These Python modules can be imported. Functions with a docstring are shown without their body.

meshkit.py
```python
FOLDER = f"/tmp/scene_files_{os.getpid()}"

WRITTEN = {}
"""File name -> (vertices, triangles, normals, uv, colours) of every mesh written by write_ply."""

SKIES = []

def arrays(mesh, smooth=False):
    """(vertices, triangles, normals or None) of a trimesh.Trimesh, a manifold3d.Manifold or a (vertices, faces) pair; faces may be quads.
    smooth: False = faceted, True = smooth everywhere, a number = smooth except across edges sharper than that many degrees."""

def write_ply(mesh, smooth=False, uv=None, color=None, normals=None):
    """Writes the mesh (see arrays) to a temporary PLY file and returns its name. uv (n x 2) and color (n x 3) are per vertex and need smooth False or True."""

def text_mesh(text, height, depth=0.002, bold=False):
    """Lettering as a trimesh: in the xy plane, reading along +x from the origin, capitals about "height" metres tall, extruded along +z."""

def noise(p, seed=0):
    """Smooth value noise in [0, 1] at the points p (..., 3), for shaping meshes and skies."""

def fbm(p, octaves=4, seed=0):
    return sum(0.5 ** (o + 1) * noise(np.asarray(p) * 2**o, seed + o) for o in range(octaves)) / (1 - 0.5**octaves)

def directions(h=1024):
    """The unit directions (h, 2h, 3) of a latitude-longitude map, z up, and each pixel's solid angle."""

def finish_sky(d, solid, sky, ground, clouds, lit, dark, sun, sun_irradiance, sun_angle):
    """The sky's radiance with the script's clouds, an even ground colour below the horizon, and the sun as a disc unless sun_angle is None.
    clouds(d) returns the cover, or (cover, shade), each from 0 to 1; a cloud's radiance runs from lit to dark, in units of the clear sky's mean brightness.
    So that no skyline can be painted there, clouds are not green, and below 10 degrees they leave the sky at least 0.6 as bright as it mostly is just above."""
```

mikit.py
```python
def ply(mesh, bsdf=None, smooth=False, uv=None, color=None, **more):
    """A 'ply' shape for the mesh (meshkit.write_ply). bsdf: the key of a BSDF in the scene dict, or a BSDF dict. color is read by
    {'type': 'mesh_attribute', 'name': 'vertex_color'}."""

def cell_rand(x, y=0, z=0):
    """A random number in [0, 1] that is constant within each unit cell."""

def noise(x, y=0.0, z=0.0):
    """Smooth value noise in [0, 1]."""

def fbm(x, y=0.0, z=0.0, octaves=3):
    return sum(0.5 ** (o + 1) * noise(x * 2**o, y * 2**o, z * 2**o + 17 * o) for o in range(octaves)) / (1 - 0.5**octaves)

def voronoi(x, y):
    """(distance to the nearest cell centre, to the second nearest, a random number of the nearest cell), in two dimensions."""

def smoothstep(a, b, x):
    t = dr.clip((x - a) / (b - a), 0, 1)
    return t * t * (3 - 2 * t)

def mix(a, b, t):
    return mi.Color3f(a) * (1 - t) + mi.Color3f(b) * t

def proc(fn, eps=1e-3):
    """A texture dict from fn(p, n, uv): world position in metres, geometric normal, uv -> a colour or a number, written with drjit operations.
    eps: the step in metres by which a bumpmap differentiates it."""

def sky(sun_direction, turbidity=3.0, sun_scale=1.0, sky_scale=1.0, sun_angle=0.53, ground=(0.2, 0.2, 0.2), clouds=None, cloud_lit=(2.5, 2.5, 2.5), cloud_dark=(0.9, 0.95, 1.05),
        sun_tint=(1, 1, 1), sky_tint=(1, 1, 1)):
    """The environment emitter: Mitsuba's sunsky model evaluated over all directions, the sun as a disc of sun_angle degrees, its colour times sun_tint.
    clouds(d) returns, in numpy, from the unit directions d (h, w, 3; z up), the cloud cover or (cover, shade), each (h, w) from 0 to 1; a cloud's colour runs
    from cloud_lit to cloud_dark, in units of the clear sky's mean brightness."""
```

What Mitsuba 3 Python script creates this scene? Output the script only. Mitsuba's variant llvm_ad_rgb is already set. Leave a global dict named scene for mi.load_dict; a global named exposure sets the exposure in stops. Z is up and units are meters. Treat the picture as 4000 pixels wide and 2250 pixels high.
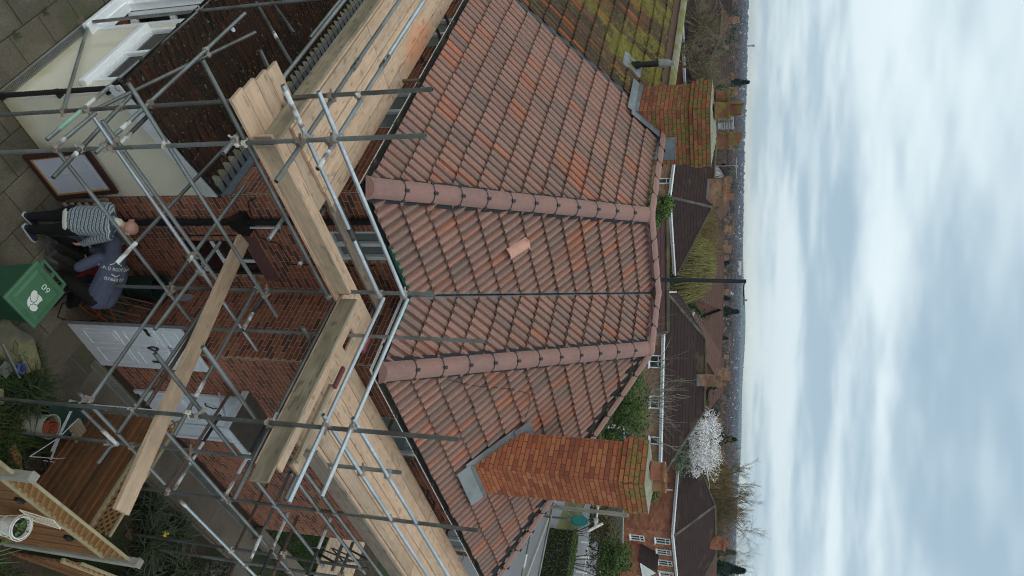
import math, random
import numpy as np, trimesh, drjit as dr, mitsuba as mi
import manifold3d as m3d
from shapely.geometry import Polygon
import mikit, meshkit
from mikit import noise, fbm, voronoi, cell_rand, smoothstep, mix
from mitsuba import ScalarTransform4f as T

# ---------------------------------------------------------------- camera, sky, exposure
# world: x and y run along the two house fronts, z is up, metres; the drone camera is rolled a quarter turn as in the photograph
CAM = np.array([-5.13, -6.51, 9.372])
FW = np.array([0.692641, 0.659313, -0.292498])
RT = np.array([0.694370, -0.719250, 0.023038])
UP = np.array([0.195190, 0.219059, 0.955988])
FPX = 2914.2
scene = {'type': 'scene'}
labels = {}
scene['camera'] = {'type': 'perspective', 'fov': math.degrees(2*math.atan(2000/FPX)), 'fov_axis': 'x', 'near_clip': 0.3, 'far_clip': 20000.0,
                   'to_world': T().look_at(origin=CAM.tolist(), target=(CAM+FW).tolist(), up=(-RT).tolist())}
exposure = 1.8


def _lat(x, y, s):
    """value noise on arrays, for the clouds"""
    xi, yi = np.floor(x), np.floor(y)
    fx, fy = x-xi, y-yi
    fx, fy = fx*fx*(3-2*fx), fy*fy*(3-2*fy)
    def h(a, b):
        v = np.sin(a*127.1+b*311.7+s*74.7)*43758.5453
        return v-np.floor(v)
    return (h(xi, yi)*(1-fx)+h(xi+1, yi)*fx)*(1-fy)+(h(xi, yi+1)*(1-fx)+h(xi+1, yi+1)*fx)*fy


def cloud_deck(d):
    """a full cover of stratocumulus, flattened towards the horizon; (cover, shade)"""
    z = np.maximum(d[..., 2], 0.0)+0.085
    x, y = d[..., 0]/z, d[..., 1]/z
    # the banks lie across the line of sight
    a, b = x*0.69+y*0.66, x*0.70-y*0.72
    n = sum(0.5**k*_lat(a*0.75*2**k+3.1*k, b*0.42*2**k-1.7*k, k) for k in range(5))/1.94
    m = sum(0.5**k*_lat(a*0.30*2**k+9.1, b*0.20*2**k+4.7, k+9) for k in range(3))/1.75
    l2 = sum(0.55**k*_lat(a*2.1*2**k+5.3, b*1.5*2**k+2.2*k, k+20) for k in range(4))/1.95
    s = np.clip((0.46*n+0.26*m+0.28*l2-0.395)/0.23, 0, 1)
    s = s*s*(3-2*s)
    low = np.clip(1-d[..., 2]/0.16, 0, 1)
    s = s*(1-0.45*low)+0.30*low
    return np.ones_like(s), s


scene['sky_light'] = mikit.sky([-0.55, -0.25, 0.8], turbidity=4, sun_scale=0.10, sun_angle=25, clouds=cloud_deck, ground=(0.10, 0.095, 0.085),
                               cloud_lit=(2.30, 2.68, 2.84), cloud_dark=(1.12, 1.54, 1.88))

# ---------------------------------------------------------------- naming
PI = math.pi


def numbered(name):
    if name not in scene and not any(k == name or k.startswith(name+'__') for k in (USED if False else [])) and name not in TAKEN:
        TAKEN.add(name)
        return name
    n = COUNT.get(name, 0)+1
    while f'{name}_{n:03d}' in TAKEN:
        n += 1
    COUNT[name] = n
    TAKEN.add(f'{name}_{n:03d}')
    return f'{name}_{n:03d}'


TAKEN, COUNT = set(), {}


def tag(k, label=None, cat=None, group=None, kind=None):
    d = labels.setdefault(k, {})
    for a, b in (('label', label), ('category', cat), ('group', group), ('kind', kind)):
        if b:
            d[a] = b
    return k


def thing(name, label, cat, group=None):
    k = numbered(name)
    return tag(k, label, cat, group)


def obj(name, mesh, mat, parent=None, smooth=False, label=None, cat=None, group=None, kind=None, tw=None, uv=None, color=None, shape=None):
    """one entry of the scene; a part's key starts with its holder's key"""
    k = numbered(parent+'__'+name if parent else name)
    d = dict(shape) if shape is not None else mikit.ply(mesh, mat, smooth, uv, color)
    if tw is not None:
        d['to_world'] = tw
    scene[k] = d
    if label or cat or group or kind:
        tag(k, label, cat, group, kind)
    return k


def at(x, y, dist):
    """the point seen at photograph pixel (x, y) at a distance dist along the line of sight's axis"""
    return CAM+dist*(FW+RT*(y-1125)/FPX+UP*(x-2000)/FPX)


def onz(x, y, z):
    d = FW+RT*(y-1125)/FPX+UP*(x-2000)/FPX
    return CAM+d*((z-CAM[2])/d[2])


# ---------------------------------------------------------------- mesh pieces: every piece is (vertices, triangles)
def cat(ms):
    vs, fs, n = [], [], 0
    for v, f in ms:
        vs.append(v); fs.append(np.asarray(f)+n); n += len(v)
    return np.vstack(vs), np.vstack(fs)


BF = np.array([[0, 2, 1], [1, 2, 3], [4, 5, 6], [5, 7, 6], [0, 1, 4], [1, 5, 4], [2, 6, 3], [3, 6, 7], [0, 4, 2], [2, 4, 6], [1, 3, 5], [3, 7, 5]])


def box(x0, x1, y0, y1, z0, z1):
    return np.array([[x, y, z] for z in (z0, z1) for y in (y0, y1) for x in (x0, x1)], float), BF


def cbox(x0, x1, y0, y1, z0, z1, c=0.01):
    """a box with chamfered edges"""
    pts = []
    for X, sx in ((x0, 1), (x1, -1)):
        for Y, sy in ((y0, 1), (y1, -1)):
            for Z, sz in ((z0, 1), (z1, -1)):
                pts += [[X+sx*c, Y+sy*c, Z], [X+sx*c, Y, Z+sz*c], [X, Y+sy*c, Z+sz*c]]
    h = trimesh.convex.convex_hull(np.array(pts, float))
    return np.array(h.vertices), np.array(h.faces)


def frame_of(d):
    d = np.asarray(d, float)/np.linalg.norm(d)
    a = np.array([0, 0, 1.0]) if abs(d[2]) < 0.9 else np.array([1.0, 0, 0])
    u = np.cross(a, d); u /= np.linalg.norm(u)
    return u, np.cross(d, u), d


def rod(a, b, r, n=8, r2=None, caps=True):
    a, b = np.asarray(a, float), np.asarray(b, float)
    u, w, _ = frame_of(b-a)
    t = np.arange(n)*2*PI/n
    c = np.outer(np.cos(t), u)+np.outer(np.sin(t), w)
    v = np.vstack([a+c*r, b+c*(r if r2 is None else r2)])
    i = np.arange(n); j = (i+1) % n
    f = np.vstack([np.stack([i, j, j+n], 1), np.stack([i, j+n, i+n], 1)])
    if caps:
        v = np.vstack([v, a, b])
        f = np.vstack([f, np.stack([j, i, np.full(n, 2*n)], 1), np.stack([i+n, j+n, np.full(n, 2*n+1)], 1)])
    return v, f


def pipe(a, b, r=0.02415, wall=0.005, n=12):
    """a hollow tube with open ends"""
    a, b = np.asarray(a, float), np.asarray(b, float)
    u, w, _ = frame_of(b-a)
    t = np.arange(n)*2*PI/n
    c = np.outer(np.cos(t), u)+np.outer(np.sin(t), w)
    v = np.vstack([a+c*r, b+c*r, b+c*(r-wall), a+c*(r-wall)])
    i = np.arange(n); j = (i+1) % n
    f = [np.vstack([np.stack([i+k*n, j+k*n, j+l*n], 1), np.stack([i+k*n, j+l*n, i+l*n], 1)]) for k, l in ((0, 1), (1, 2), (2, 3), (3, 0))]
    return v, np.vstack(f)


def path(pts, r, n=6):
    """a bent round bar through the points"""
    out = []
    for a, b in zip(pts[:-1], pts[1:]):
        out.append(rod(a, b, r, n))
    return cat(out)


def sheet(pts):
    """a flat convex polygon"""
    v = np.array(pts, float)
    return v, np.array([[0, i, i+1] for i in range(1, len(v)-1)])


def slab(poly, z0, z1):
    """an upright prism over a plan polygon"""
    p = Polygon(poly)
    m = trimesh.creation.extrude_polygon(p, z1-z0)
    v = np.array(m.vertices); v[:, 2] += z0
    return v, np.array(m.faces)


def lathe(profile, c=(0, 0, 0), n=20):
    """profile [(radius, z)...] turned about a vertical axis at c"""
    t = np.arange(n)*2*PI/n
    v = np.vstack([np.stack([r*np.cos(t)+c[0], r*np.sin(t)+c[1], np.full(n, z+c[2])], 1) for r, z in profile])
    i = np.arange(n); j = (i+1) % n
    f = [np.vstack([np.stack([i+k*n, j+k*n, j+(k+1)*n], 1), np.stack([i+k*n, j+(k+1)*n, i+(k+1)*n], 1)]) for k in range(len(profile)-1)]
    return v, np.vstack(f)


def move(m, o=(0, 0, 0), ex=(1, 0, 0), ey=(0, 1, 0), ez=(0, 0, 1)):
    """the piece with its axes laid along ex, ey, ez and its origin at o"""
    M = np.stack([np.asarray(e, float) for e in (ex, ey, ez)], 0)
    return np.asarray(m[0])@M+np.asarray(o, float), m[1]


def mat4(o, ex, ey, ez):
    M = np.eye(4); M[:3, 0], M[:3, 1], M[:3, 2], M[:3, 3] = ex, ey, ez, o
    return T(M)


def cut(m, normal, origin):
    """keeps the side that the normal points to"""
    r = trimesh.intersections.slice_mesh_plane(trimesh.Trimesh(m[0], m[1], process=False), np.asarray(normal, float), np.asarray(origin, float))
    return (np.array(r.vertices), np.array(r.faces)) if r is not None and len(r.faces) else None


def leaves(P, N, size, rng, aspect=0.5):
    """one small quad per point P, facing roughly along N"""
    n = len(P)
    N = N+rng.normal(0, 0.6, (n, 3)); N /= np.linalg.norm(N, axis=1, keepdims=True)
    a = np.cross(N, rng.normal(0, 1, (n, 3))); a /= np.linalg.norm(a, axis=1, keepdims=True)+1e-9
    b = np.cross(N, a)
    s = (size*rng.uniform(0.6, 1.4, n))[:, None]
    v = np.stack([P-a*s, P+b*s*aspect, P+a*s, P-b*s*aspect], 1).reshape(-1, 3)
    q = np.arange(n)[:, None]*4
    return v, np.vstack([q+[0, 1, 2], q+[0, 2, 3]])


def blades(P, h, w, rng, lean=0.35):
    """tapered grass blades standing on the points P"""
    n = len(P)
    t = rng.uniform(0, 2*PI, n)
    d = np.stack([np.cos(t), np.sin(t), np.zeros(n)], 1)
    s = np.stack([-np.sin(t), np.cos(t), np.zeros(n)], 1)
    hh = (h*rng.uniform(0.5, 1.3, n))[:, None]; ww = w*rng.uniform(0.7, 1.3, n)[:, None]
    l = (lean*rng.uniform(0.2, 1.6, n))[:, None]
    up = np.array([0, 0, 1.0])
    m = P+up*hh*0.6+d*hh*l*0.4
    e = P+up*hh*(1-0.3*l)+d*hh*l*1.1
    v = np.stack([P-s*ww, P+s*ww, m+s*ww*0.8, m-s*ww*0.8, e], 1).reshape(-1, 3)
    q = np.arange(n)[:, None]*5
    return v, np.vstack([q+[0, 1, 2], q+[0, 2, 3], q+[3, 2, 4]])
# ---------------------------------------------------------------- materials
def principled(color, rough=0.7, spec=0.3, two=True, **more):
    b = {'type': 'principled', 'base_color': color if isinstance(color, dict) else {'type': 'rgb', 'value': list(color)}, 'roughness': rough, 'specular': spec, **more}
    return {'type': 'twosided', 'bsdf': b} if two else b


def mat(name, *a, **k):
    scene['m_'+name] = principled(*a, **k)
    return 'm_'+name


EH, TN, WR, A1, B1, OV = 5.0, 0.8858, 3.2, 1.91, 1.34, 0.30      # eaves height, roof slope, half span, the two steps of the plan, eaves overhang


def brick_fn(base, pale, dark, moss=None, course=0.075, length=0.225, zm=(0, 1)):
    """one tone per brick of the stretcher bond that the geometry uses, plus grain, sooty blotches and lichen"""
    def fn(p, n, uv):
        along = dr.select(dr.abs(n.x) > dr.abs(n.y), p.y, p.x)
        row = dr.floor(p.z/course+1e-3)
        off = 0.5*(row-2*dr.floor(row*0.5))
        col = dr.floor(along/length+off)
        r, r2 = cell_rand(col, row, 1), cell_rand(col, row, 2)
        c = mix(mix(base, pale, smoothstep(0.45, 1, r)), dark, smoothstep(0.58, 0.9, r2)*0.9)
        g = fbm(p.x*60, p.y*60, p.z*60, 2)
        c = c*(0.78+0.44*g)
        b = fbm(p.x*1.3+5, p.y*1.3, p.z*1.3, 3)
        c = c*(0.84+0.32*b)
        if moss is not None:
            h = smoothstep(zm[0], zm[1], p.z)
            k = smoothstep(0.62, 0.42, fbm(p.x*9, p.y*9, p.z*9, 3)+0.30*(1-h))*smoothstep(0.30, 0.6, h+0.25*noise(p.x*2, p.y*2, p.z*2))
            c = mix(c, mi.Color3f(moss)*(0.6+0.8*noise(p.x*40, p.y*40, p.z*40)), k*0.85)
        return c
    return mikit.proc(fn)


mat('brick', brick_fn((0.265, 0.085, 0.050), (0.34, 0.13, 0.075), (0.115, 0.050, 0.042)), 0.85, 0.2)
mat('chimney_brick', brick_fn((0.40, 0.125, 0.060), (0.46, 0.175, 0.080), (0.27, 0.080, 0.050), (0.22, 0.18, 0.05), zm=(7.45, 8.0)), 0.88, 0.2)
mat('mossy_brick', brick_fn((0.30, 0.098, 0.052), (0.34, 0.135, 0.068), (0.19, 0.070, 0.048), (0.17, 0.15, 0.045), zm=(7.0, 8.45)), 0.9, 0.15)
mat('mortar', (0.42, 0.33, 0.25), 0.95, 0.1)
mat('dark_mortar', (0.12, 0.08, 0.06), 0.95, 0.1)


def tile_fn(warm, grey, orange, dark, moss=None, mossy=0.0):
    """each tile its own tone with streaks down the slope; moss grows in patches; shade of the pans is painted into the colour"""
    def fn(p, n, uv):
        s = p.x-p.y
        alongy = (s < 0) | ((s > A1) & (s < A1+B1))
        u, d = dr.select(alongy, p.y, p.x), dr.select(alongy, p.x, p.y)
        t_ = (p.z-EH-0.005)/0.2182
        row = dr.floor(t_)
        colm = dr.floor(u/0.3)
        r, r2 = cell_rand(colm, row, 3), cell_rand(colm, row, 4)
        st = noise(u*28, d*1.6, 3.0)
        st2 = noise(u*19+7, d*1.3, 9.0)
        c = mix(grey, warm, smoothstep(0.2, 0.8, 0.55*r+0.45*st))
        c = mix(c, orange, smoothstep(0.60, 0.90, 0.50*r2+0.55*st2)*0.85)
        c = mix(c, dark, smoothstep(0.60, 0.95, noise(u*17, d*1.1, 5.0))*0.25)
        c = c*(0.80+0.36*fbm(p.x*45, p.y*45, p.z*45, 2))*(0.90+0.18*r)
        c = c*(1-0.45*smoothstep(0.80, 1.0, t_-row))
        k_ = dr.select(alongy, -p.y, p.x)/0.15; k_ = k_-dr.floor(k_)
        c = c*(0.64+0.40*smoothstep(0.32, 0.55, k_))  # painted shade: darkens the pan beside each roll so the ribs stand out
        if moss is not None:
            k = 0.46*fbm(p.x*22, p.y*22, p.z*22, 3)+0.26*noise(u*5.5, d*0.7, 8.0)+0.28*fbm(p.x*1.3, p.y*1.3, p.z*1.3, 2)+(0.10*smoothstep(6.2, 7.8, p.z) if mossy > 0 else 0.0)
            c = mix(c, mi.Color3f(moss)*(0.5+1.0*noise(p.x*50, p.y*50, p.z*50)), smoothstep(0.58-mossy, 0.74-mossy, k)*0.9)
            c = mix(c, (0.33, 0.31, 0.22), smoothstep(0.80, 0.88, noise(p.x*38, p.y*38, p.z*38))*0.35)
        return c
    return mikit.proc(fn)


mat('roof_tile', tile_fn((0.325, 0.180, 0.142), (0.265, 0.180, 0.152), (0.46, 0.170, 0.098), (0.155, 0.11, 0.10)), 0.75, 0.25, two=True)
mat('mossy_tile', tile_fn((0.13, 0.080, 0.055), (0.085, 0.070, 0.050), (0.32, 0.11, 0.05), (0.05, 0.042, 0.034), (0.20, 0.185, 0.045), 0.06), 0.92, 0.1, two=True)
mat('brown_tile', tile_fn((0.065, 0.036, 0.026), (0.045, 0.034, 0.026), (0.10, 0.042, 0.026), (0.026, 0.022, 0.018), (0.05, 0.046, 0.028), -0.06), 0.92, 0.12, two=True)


def speck(c, amp=0.35, f=30.0, big=None, bf=2.0, ba=0.6, oct=3):
    def fn(p, n, uv):
        v = mi.Color3f(c)*(1-amp/2+amp*fbm(p.x*f, p.y*f, p.z*f, 2))
        if big is not None:
            v = mix(v, big, smoothstep(0.42, 0.68, fbm(p.x*bf+3, p.y*bf+1, p.z*bf, oct))*ba)
        return v
    return mikit.proc(fn)


mat('hip_tile', speck((0.275, 0.162, 0.142), 0.30, 26, (0.32, 0.18, 0.15), 2.2), 0.8, 0.2)
mat('lead', speck((0.15, 0.17, 0.185), 0.35, 14, (0.26, 0.28, 0.28), 3.0), 0.6, 0.4)
mat('upvc', (0.80, 0.82, 0.84), 0.35, 0.5)
mat('black_plastic', (0.016, 0.016, 0.017), 0.38, 0.45)
mat('gutter', speck((0.028, 0.028, 0.026), 0.6, 18, (0.085, 0.075, 0.05), 4.0), 0.7, 0.25)
mat('dark', (0.012, 0.011, 0.010), 0.9, 0.1)
mat('green_strip', (0.025, 0.13, 0.085), 0.5, 0.4)
mat('felt', (0.045, 0.045, 0.05), 0.9, 0.1)
mat('cement', speck((0.26, 0.25, 0.20), 0.45, 20, (0.17, 0.17, 0.075), 4.0), 0.95, 0.1)
mat('terracotta', speck((0.30, 0.12, 0.075), 0.4, 12, (0.22, 0.20, 0.09), 4.0), 0.85, 0.2)
mat('mossy_pot', speck((0.21, 0.10, 0.062), 0.4, 12, (0.20, 0.18, 0.055), 7.0, 0.85), 0.9, 0.15)
mat('clay_fresh', speck((0.62, 0.34, 0.26), 0.25, 20), 0.85, 0.2)
scene['m_pane'] = {'type': 'thindielectric', 'int_ior': 1.5}
mat('dark_frame', (0.03, 0.022, 0.02), 0.5, 0.4)
mat('room', (0.055, 0.06, 0.062), 0.9, 0.1)
mat('room_pale', (0.22, 0.25, 0.26), 0.9, 0.1)
# ---------------------------------------------------------------- the house being re-roofed
TH = math.atan(TN); CT, ST = math.cos(TH), math.sin(TH)
SL = WR/CT                                   # slope length
GAUGE, COVER = 0.3285, 0.30
XE = A1+2*WR                                 # far eaves of the hipped end
RH = EH+WR*TN                                # ridge height
house = thing('brick_house', 'red brick house with new brown-red tiled hip roof wrapped in scaffolding', 'house')

# walls: solid brickwork cores (mortar) with every brick of the seen faces proud of it
FACES = {  # axis along which the face runs, the fixed coordinate, the side it faces
    'left': ('y', OV, -1), 'inner_left': ('x', OV, -1), 'inner_right': ('y', A1+OV, -1), 'right': ('x', -B1+OV, -1)}
WX = XE-OV
HOLES = {   # openings (u0, u1, z0, z1) of each face
    'left': [(1.75, 2.75, 3.75, 4.68), (4.05, 5.05, 3.75, 4.68)],
    'inner_left': [(0.98, 1.55, 3.85, 4.68), (1.16, 1.90, 1.30, 2.42)],
    'inner_right': [],
    'right': [(3.20, 4.55, 0.0, 2.12), (3.45, 4.55, 3.75, 4.66), (7.0, 7.9, 3.75, 4.66)]}
mbox = lambda x0, x1, y0, y1, z0, z1: m3d.Manifold.cube((x1-x0, y1-y0, z1-z0)).translate((x0, y0, z0))
core = mbox(OV, WX, OV, 5.8, 0, EH-0.12)+mbox(A1+OV, WX, -B1+OV, OV+0.01, 0, EH-0.12)
for nm_, hs_ in HOLES.items():
    ax_, c_, _s = FACES[nm_]
    for h_ in hs_:
        if h_[2] > 0.1:
            core = core-(mbox(c_-0.1, c_+0.16, *h_) if ax_ == 'y' else mbox(h_[0], h_[1], c_-0.1, c_+0.16, h_[2], h_[3]))
core = (lambda g: (np.array(g.vert_properties[:, :3]), np.array(g.tri_verts)))(core.to_mesh())
wall = obj('wall', core, 'm_mortar', house)


def rng_of(s):
    return np.random.default_rng(s)


def stretcher(face, u0, u1, z0, z1, holes=(), proud=0.003, course=0.075, length=0.225, joint=0.014):
    """the bricks (u0, u1, z0, z1) of a face, cut at its ends and round its holes"""
    out = []
    for row in range(int(math.floor(z0/course+1e-6)), int(math.ceil(z1/course-1e-6))):
        off = 0.5*(row % 2)
        a0, a1 = max(z0, row*course)+joint/2, min(z1, (row+1)*course)-joint/2
        if a1-a0 < 0.02:
            continue
        k0, k1 = int(math.floor(u0/length+off)), int(math.ceil(u1/length+off))
        for k in range(k0, k1+1):
            b0, b1 = max(u0, (k-off)*length)+joint/2, min(u1, (k+1-off)*length)-joint/2
            spans = [(b0, b1)] if b1-b0 > 0.02 else []
            for (h0, h1, g0, g1) in holes:
                if a1 > g0+0.01 and a0 < g1-0.01:
                    spans = [(max(s, c), min(e, d)) for s, e in spans for c, d in ((-1e9, h0), (h1, 1e9)) if min(e, d)-max(s, c) > 0.02]
            out += [(s, e, a0, a1) for s, e in spans]
    return out


def brick_piece(face, b, proud=0.003):
    ax, c, side = face
    u0, u1, z0, z1 = b
    d0, d1 = (c-proud, c+0.03) if side < 0 else (c-0.03, c+proud)
    return box(d0, d1, u0, u1, z0, z1) if ax == 'y' else box(u0, u1, d0, d1, z0, z1)


def lay_bricks(holder, faces, material, most=300, proud=0.003, skip=None):
    """bricks of several faces of one holder: the ones that show largest are parts, the rest one mesh"""
    todo = []
    for face, bricks in faces:
        ax, c, side = face
        nrm = np.array([side, 0, 0.0] if ax == 'y' else [0, side, 0.0])
        for b in bricks:
            m = np.array([c, (b[0]+b[1])/2, (b[2]+b[3])/2] if ax == 'y' else [(b[0]+b[1])/2, c, (b[2]+b[3])/2])
            v = CAM-m; r = np.linalg.norm(v)
            x, y = 2000+FPX*((m-CAM)@UP)/((m-CAM)@FW), 1125+FPX*((m-CAM)@RT)/((m-CAM)@FW)
            seen = 1 if (0 < x < 4000 and 0 < y < 2250 and nrm@v > 0 and not (skip and skip(m))) else 0
            todo.append((seen*(b[1]-b[0])*(b[3]-b[2])*max(nrm@v, 0)/r**3, face, b))
    todo.sort(key=lambda t: -t[0])
    shared = {}
    rest = []
    for i, (s, face, b) in enumerate(todo):
        if i < most and s > 0:
            dims = (face[0], face[2], round(b[1]-b[0], 3), round(b[3]-b[2], 3))
            if dims not in shared:
                shared[dims] = mikit.ply(brick_piece((face[0], 0.0, face[2]), (0, b[1]-b[0], 0, b[3]-b[2]), proud), material)
            o = [face[1], b[0], b[2]] if face[0] == 'y' else [b[0], face[1], b[2]]
            obj('brick', None, None, holder, shape=shared[dims], tw=T().translate(o))
        else:
            rest.append(brick_piece(face, b, proud))
    if rest:
        obj('brickwork', cat(rest), material, holder, kind='stuff')


XC = A1+OV; YC = -B1+OV
behind_ext = lambda m: m[0] < 0.4 and m[2] < 2.5
lay_bricks(wall, [
    (FACES['left'], stretcher(None, OV, 5.8, 2.2, EH-0.12, HOLES['left'])),
    (FACES['inner_left'], stretcher(None, OV+0.002, XC-0.03, 0, EH-0.12, HOLES['inner_left'])),
    (FACES['inner_right'], stretcher(None, YC+0.002, OV-0.03, 0, EH-0.12)),
    (FACES['right'], stretcher(None, XC+0.002, WX, 0, EH-0.12, HOLES['right']))], 'm_brick', 300, skip=behind_ext)


def window(holder, face, u0, u1, z0, z1, bars=(), rails=(), depth=0.09, fw=0.055, sill=True, frame='m_upvc', room='m_room', name='window'):
    """a framed pane set back in its opening with a dim room face behind it"""
    ax, c, side = face
    s = -side
    def bx(a0, a1, b0, b1, d0, d1):
        d0, d1 = sorted((c+s*d0, c+s*d1))
        return box(d0, d1, a0, a1, b0, b1) if ax == 'y' else box(a0, a1, d0, d1, b0, b1)
    ms = [bx(u0, u0+fw, z0, z1, depth-0.05, depth+0.01), bx(u1-fw, u1, z0, z1, depth-0.05, depth+0.01),
          bx(u0+fw, u1-fw, z0, z0+fw, depth-0.05, depth+0.01), bx(u0+fw, u1-fw, z1-fw, z1, depth-0.05, depth+0.01)]
    for b in bars:
        ms.append(bx(b-fw/2, b+fw/2, z0+fw, z1-fw, depth-0.047, depth+0.007))
    for (a0, a1, r) in rails:
        ms.append(bx(a0, a1, r-fw/2, r+fw/2, depth-0.044, depth+0.004))
    w = obj(name, cat(ms), frame, holder)
    g = bx(u0+fw, u1-fw, z0+fw, z1-fw, depth-0.021, depth-0.02)
    k = {('y', -1): [0, 4, 6, 2], ('x', -1): [0, 1, 5, 4], ('y', 1): [1, 3, 7, 5], ('x', 1): [2, 6, 7, 3]}[(ax, side)]
    obj('pane', (g[0][k], np.array([[0, 1, 2], [0, 2, 3]])), 'm_pane', w)
    r = bx(u0, u1, z0, z1, depth+0.02, depth+0.024)
    obj('blind' if room == 'm_room_pale' else 'backing', (r[0], r[1]), room, w)
    if sill:
        obj('sill', bx(u0-0.05, u1+0.05, z0-0.05, z0, -0.06, 0.05), frame, w)
    return w


# the wall core is solid: the openings show as shallow reveals in front of it
for nm in ('left', 'inner_left', 'right'):
    for h in HOLES[nm]:
        if h[2] < 0.1:
            continue
        ax, c, side = FACES[nm]
        if h[2] > 3:
            window(house, FACES[nm], *h, bars=((h[0]+h[1])/2,), depth=0.08, room='m_room_pale', fw=0.06)
        else:
            w_ = window(house, FACES[nm], *h, depth=0.09, room='m_dark', fw=0.05, frame='m_dark_frame', sill=False)
            for b_ in ((1.21, 1.85, 1.78, 1.83), (1.60, 1.65, 1.831, 2.37), (1.68, 1.85, 1.36, 1.40)):
                obj('bar', box(b_[0], b_[1], c+0.04, c+0.065, b_[2], b_[3]), 'm_upvc', w_)

# ---------------------------------------------------------------- roof
TL = {}


def PROF(t):
    """height of the tile over half its width: a sunk channel, then a round roll"""
    if t < 0.04:
        return 0.0-0.026*t/0.04
    if t < 0.36:
        return -0.026-0.003*math.sin(PI*(t-0.04)/0.32)
    return -0.026+0.054*math.sin(PI*(t-0.36)/0.64)**0.75 if t < 0.9 else (-0.026+0.054*math.sin(PI*0.54/0.64)**0.75)*(1-t)/0.1


def tile_mesh(wd=COVER, ln=0.40, nseg=10):
    """a double roll interlocking tile: x across, y up the slope, z off the roof"""
    us, hs = [], []
    for k in range(2):
        for i in range(nseg):
            t = i/nseg
            us.append((k+t)*wd/2)
            hs.append(PROF(t))
    us.append(wd); hs.append(0.0)
    us, hs = np.array(us), np.array(hs)
    n = len(us)
    tail, head = 0.072, 0.024
    v = np.vstack([np.stack([us, np.full(n, -0.0), hs+tail], 1), np.stack([us, np.full(n, ln), hs+head], 1), np.stack([us, np.full(n, 0.004), hs*0.8+tail-0.024], 1)])
    i = np.arange(n-1)
    f = np.vstack([np.stack([i, i+1, i+1+n], 1), np.stack([i, i+1+n, i+n], 1), np.stack([i+2*n, i+1+2*n, i+1], 1), np.stack([i+2*n, i+1, i], 1)])
    return v, f


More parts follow.
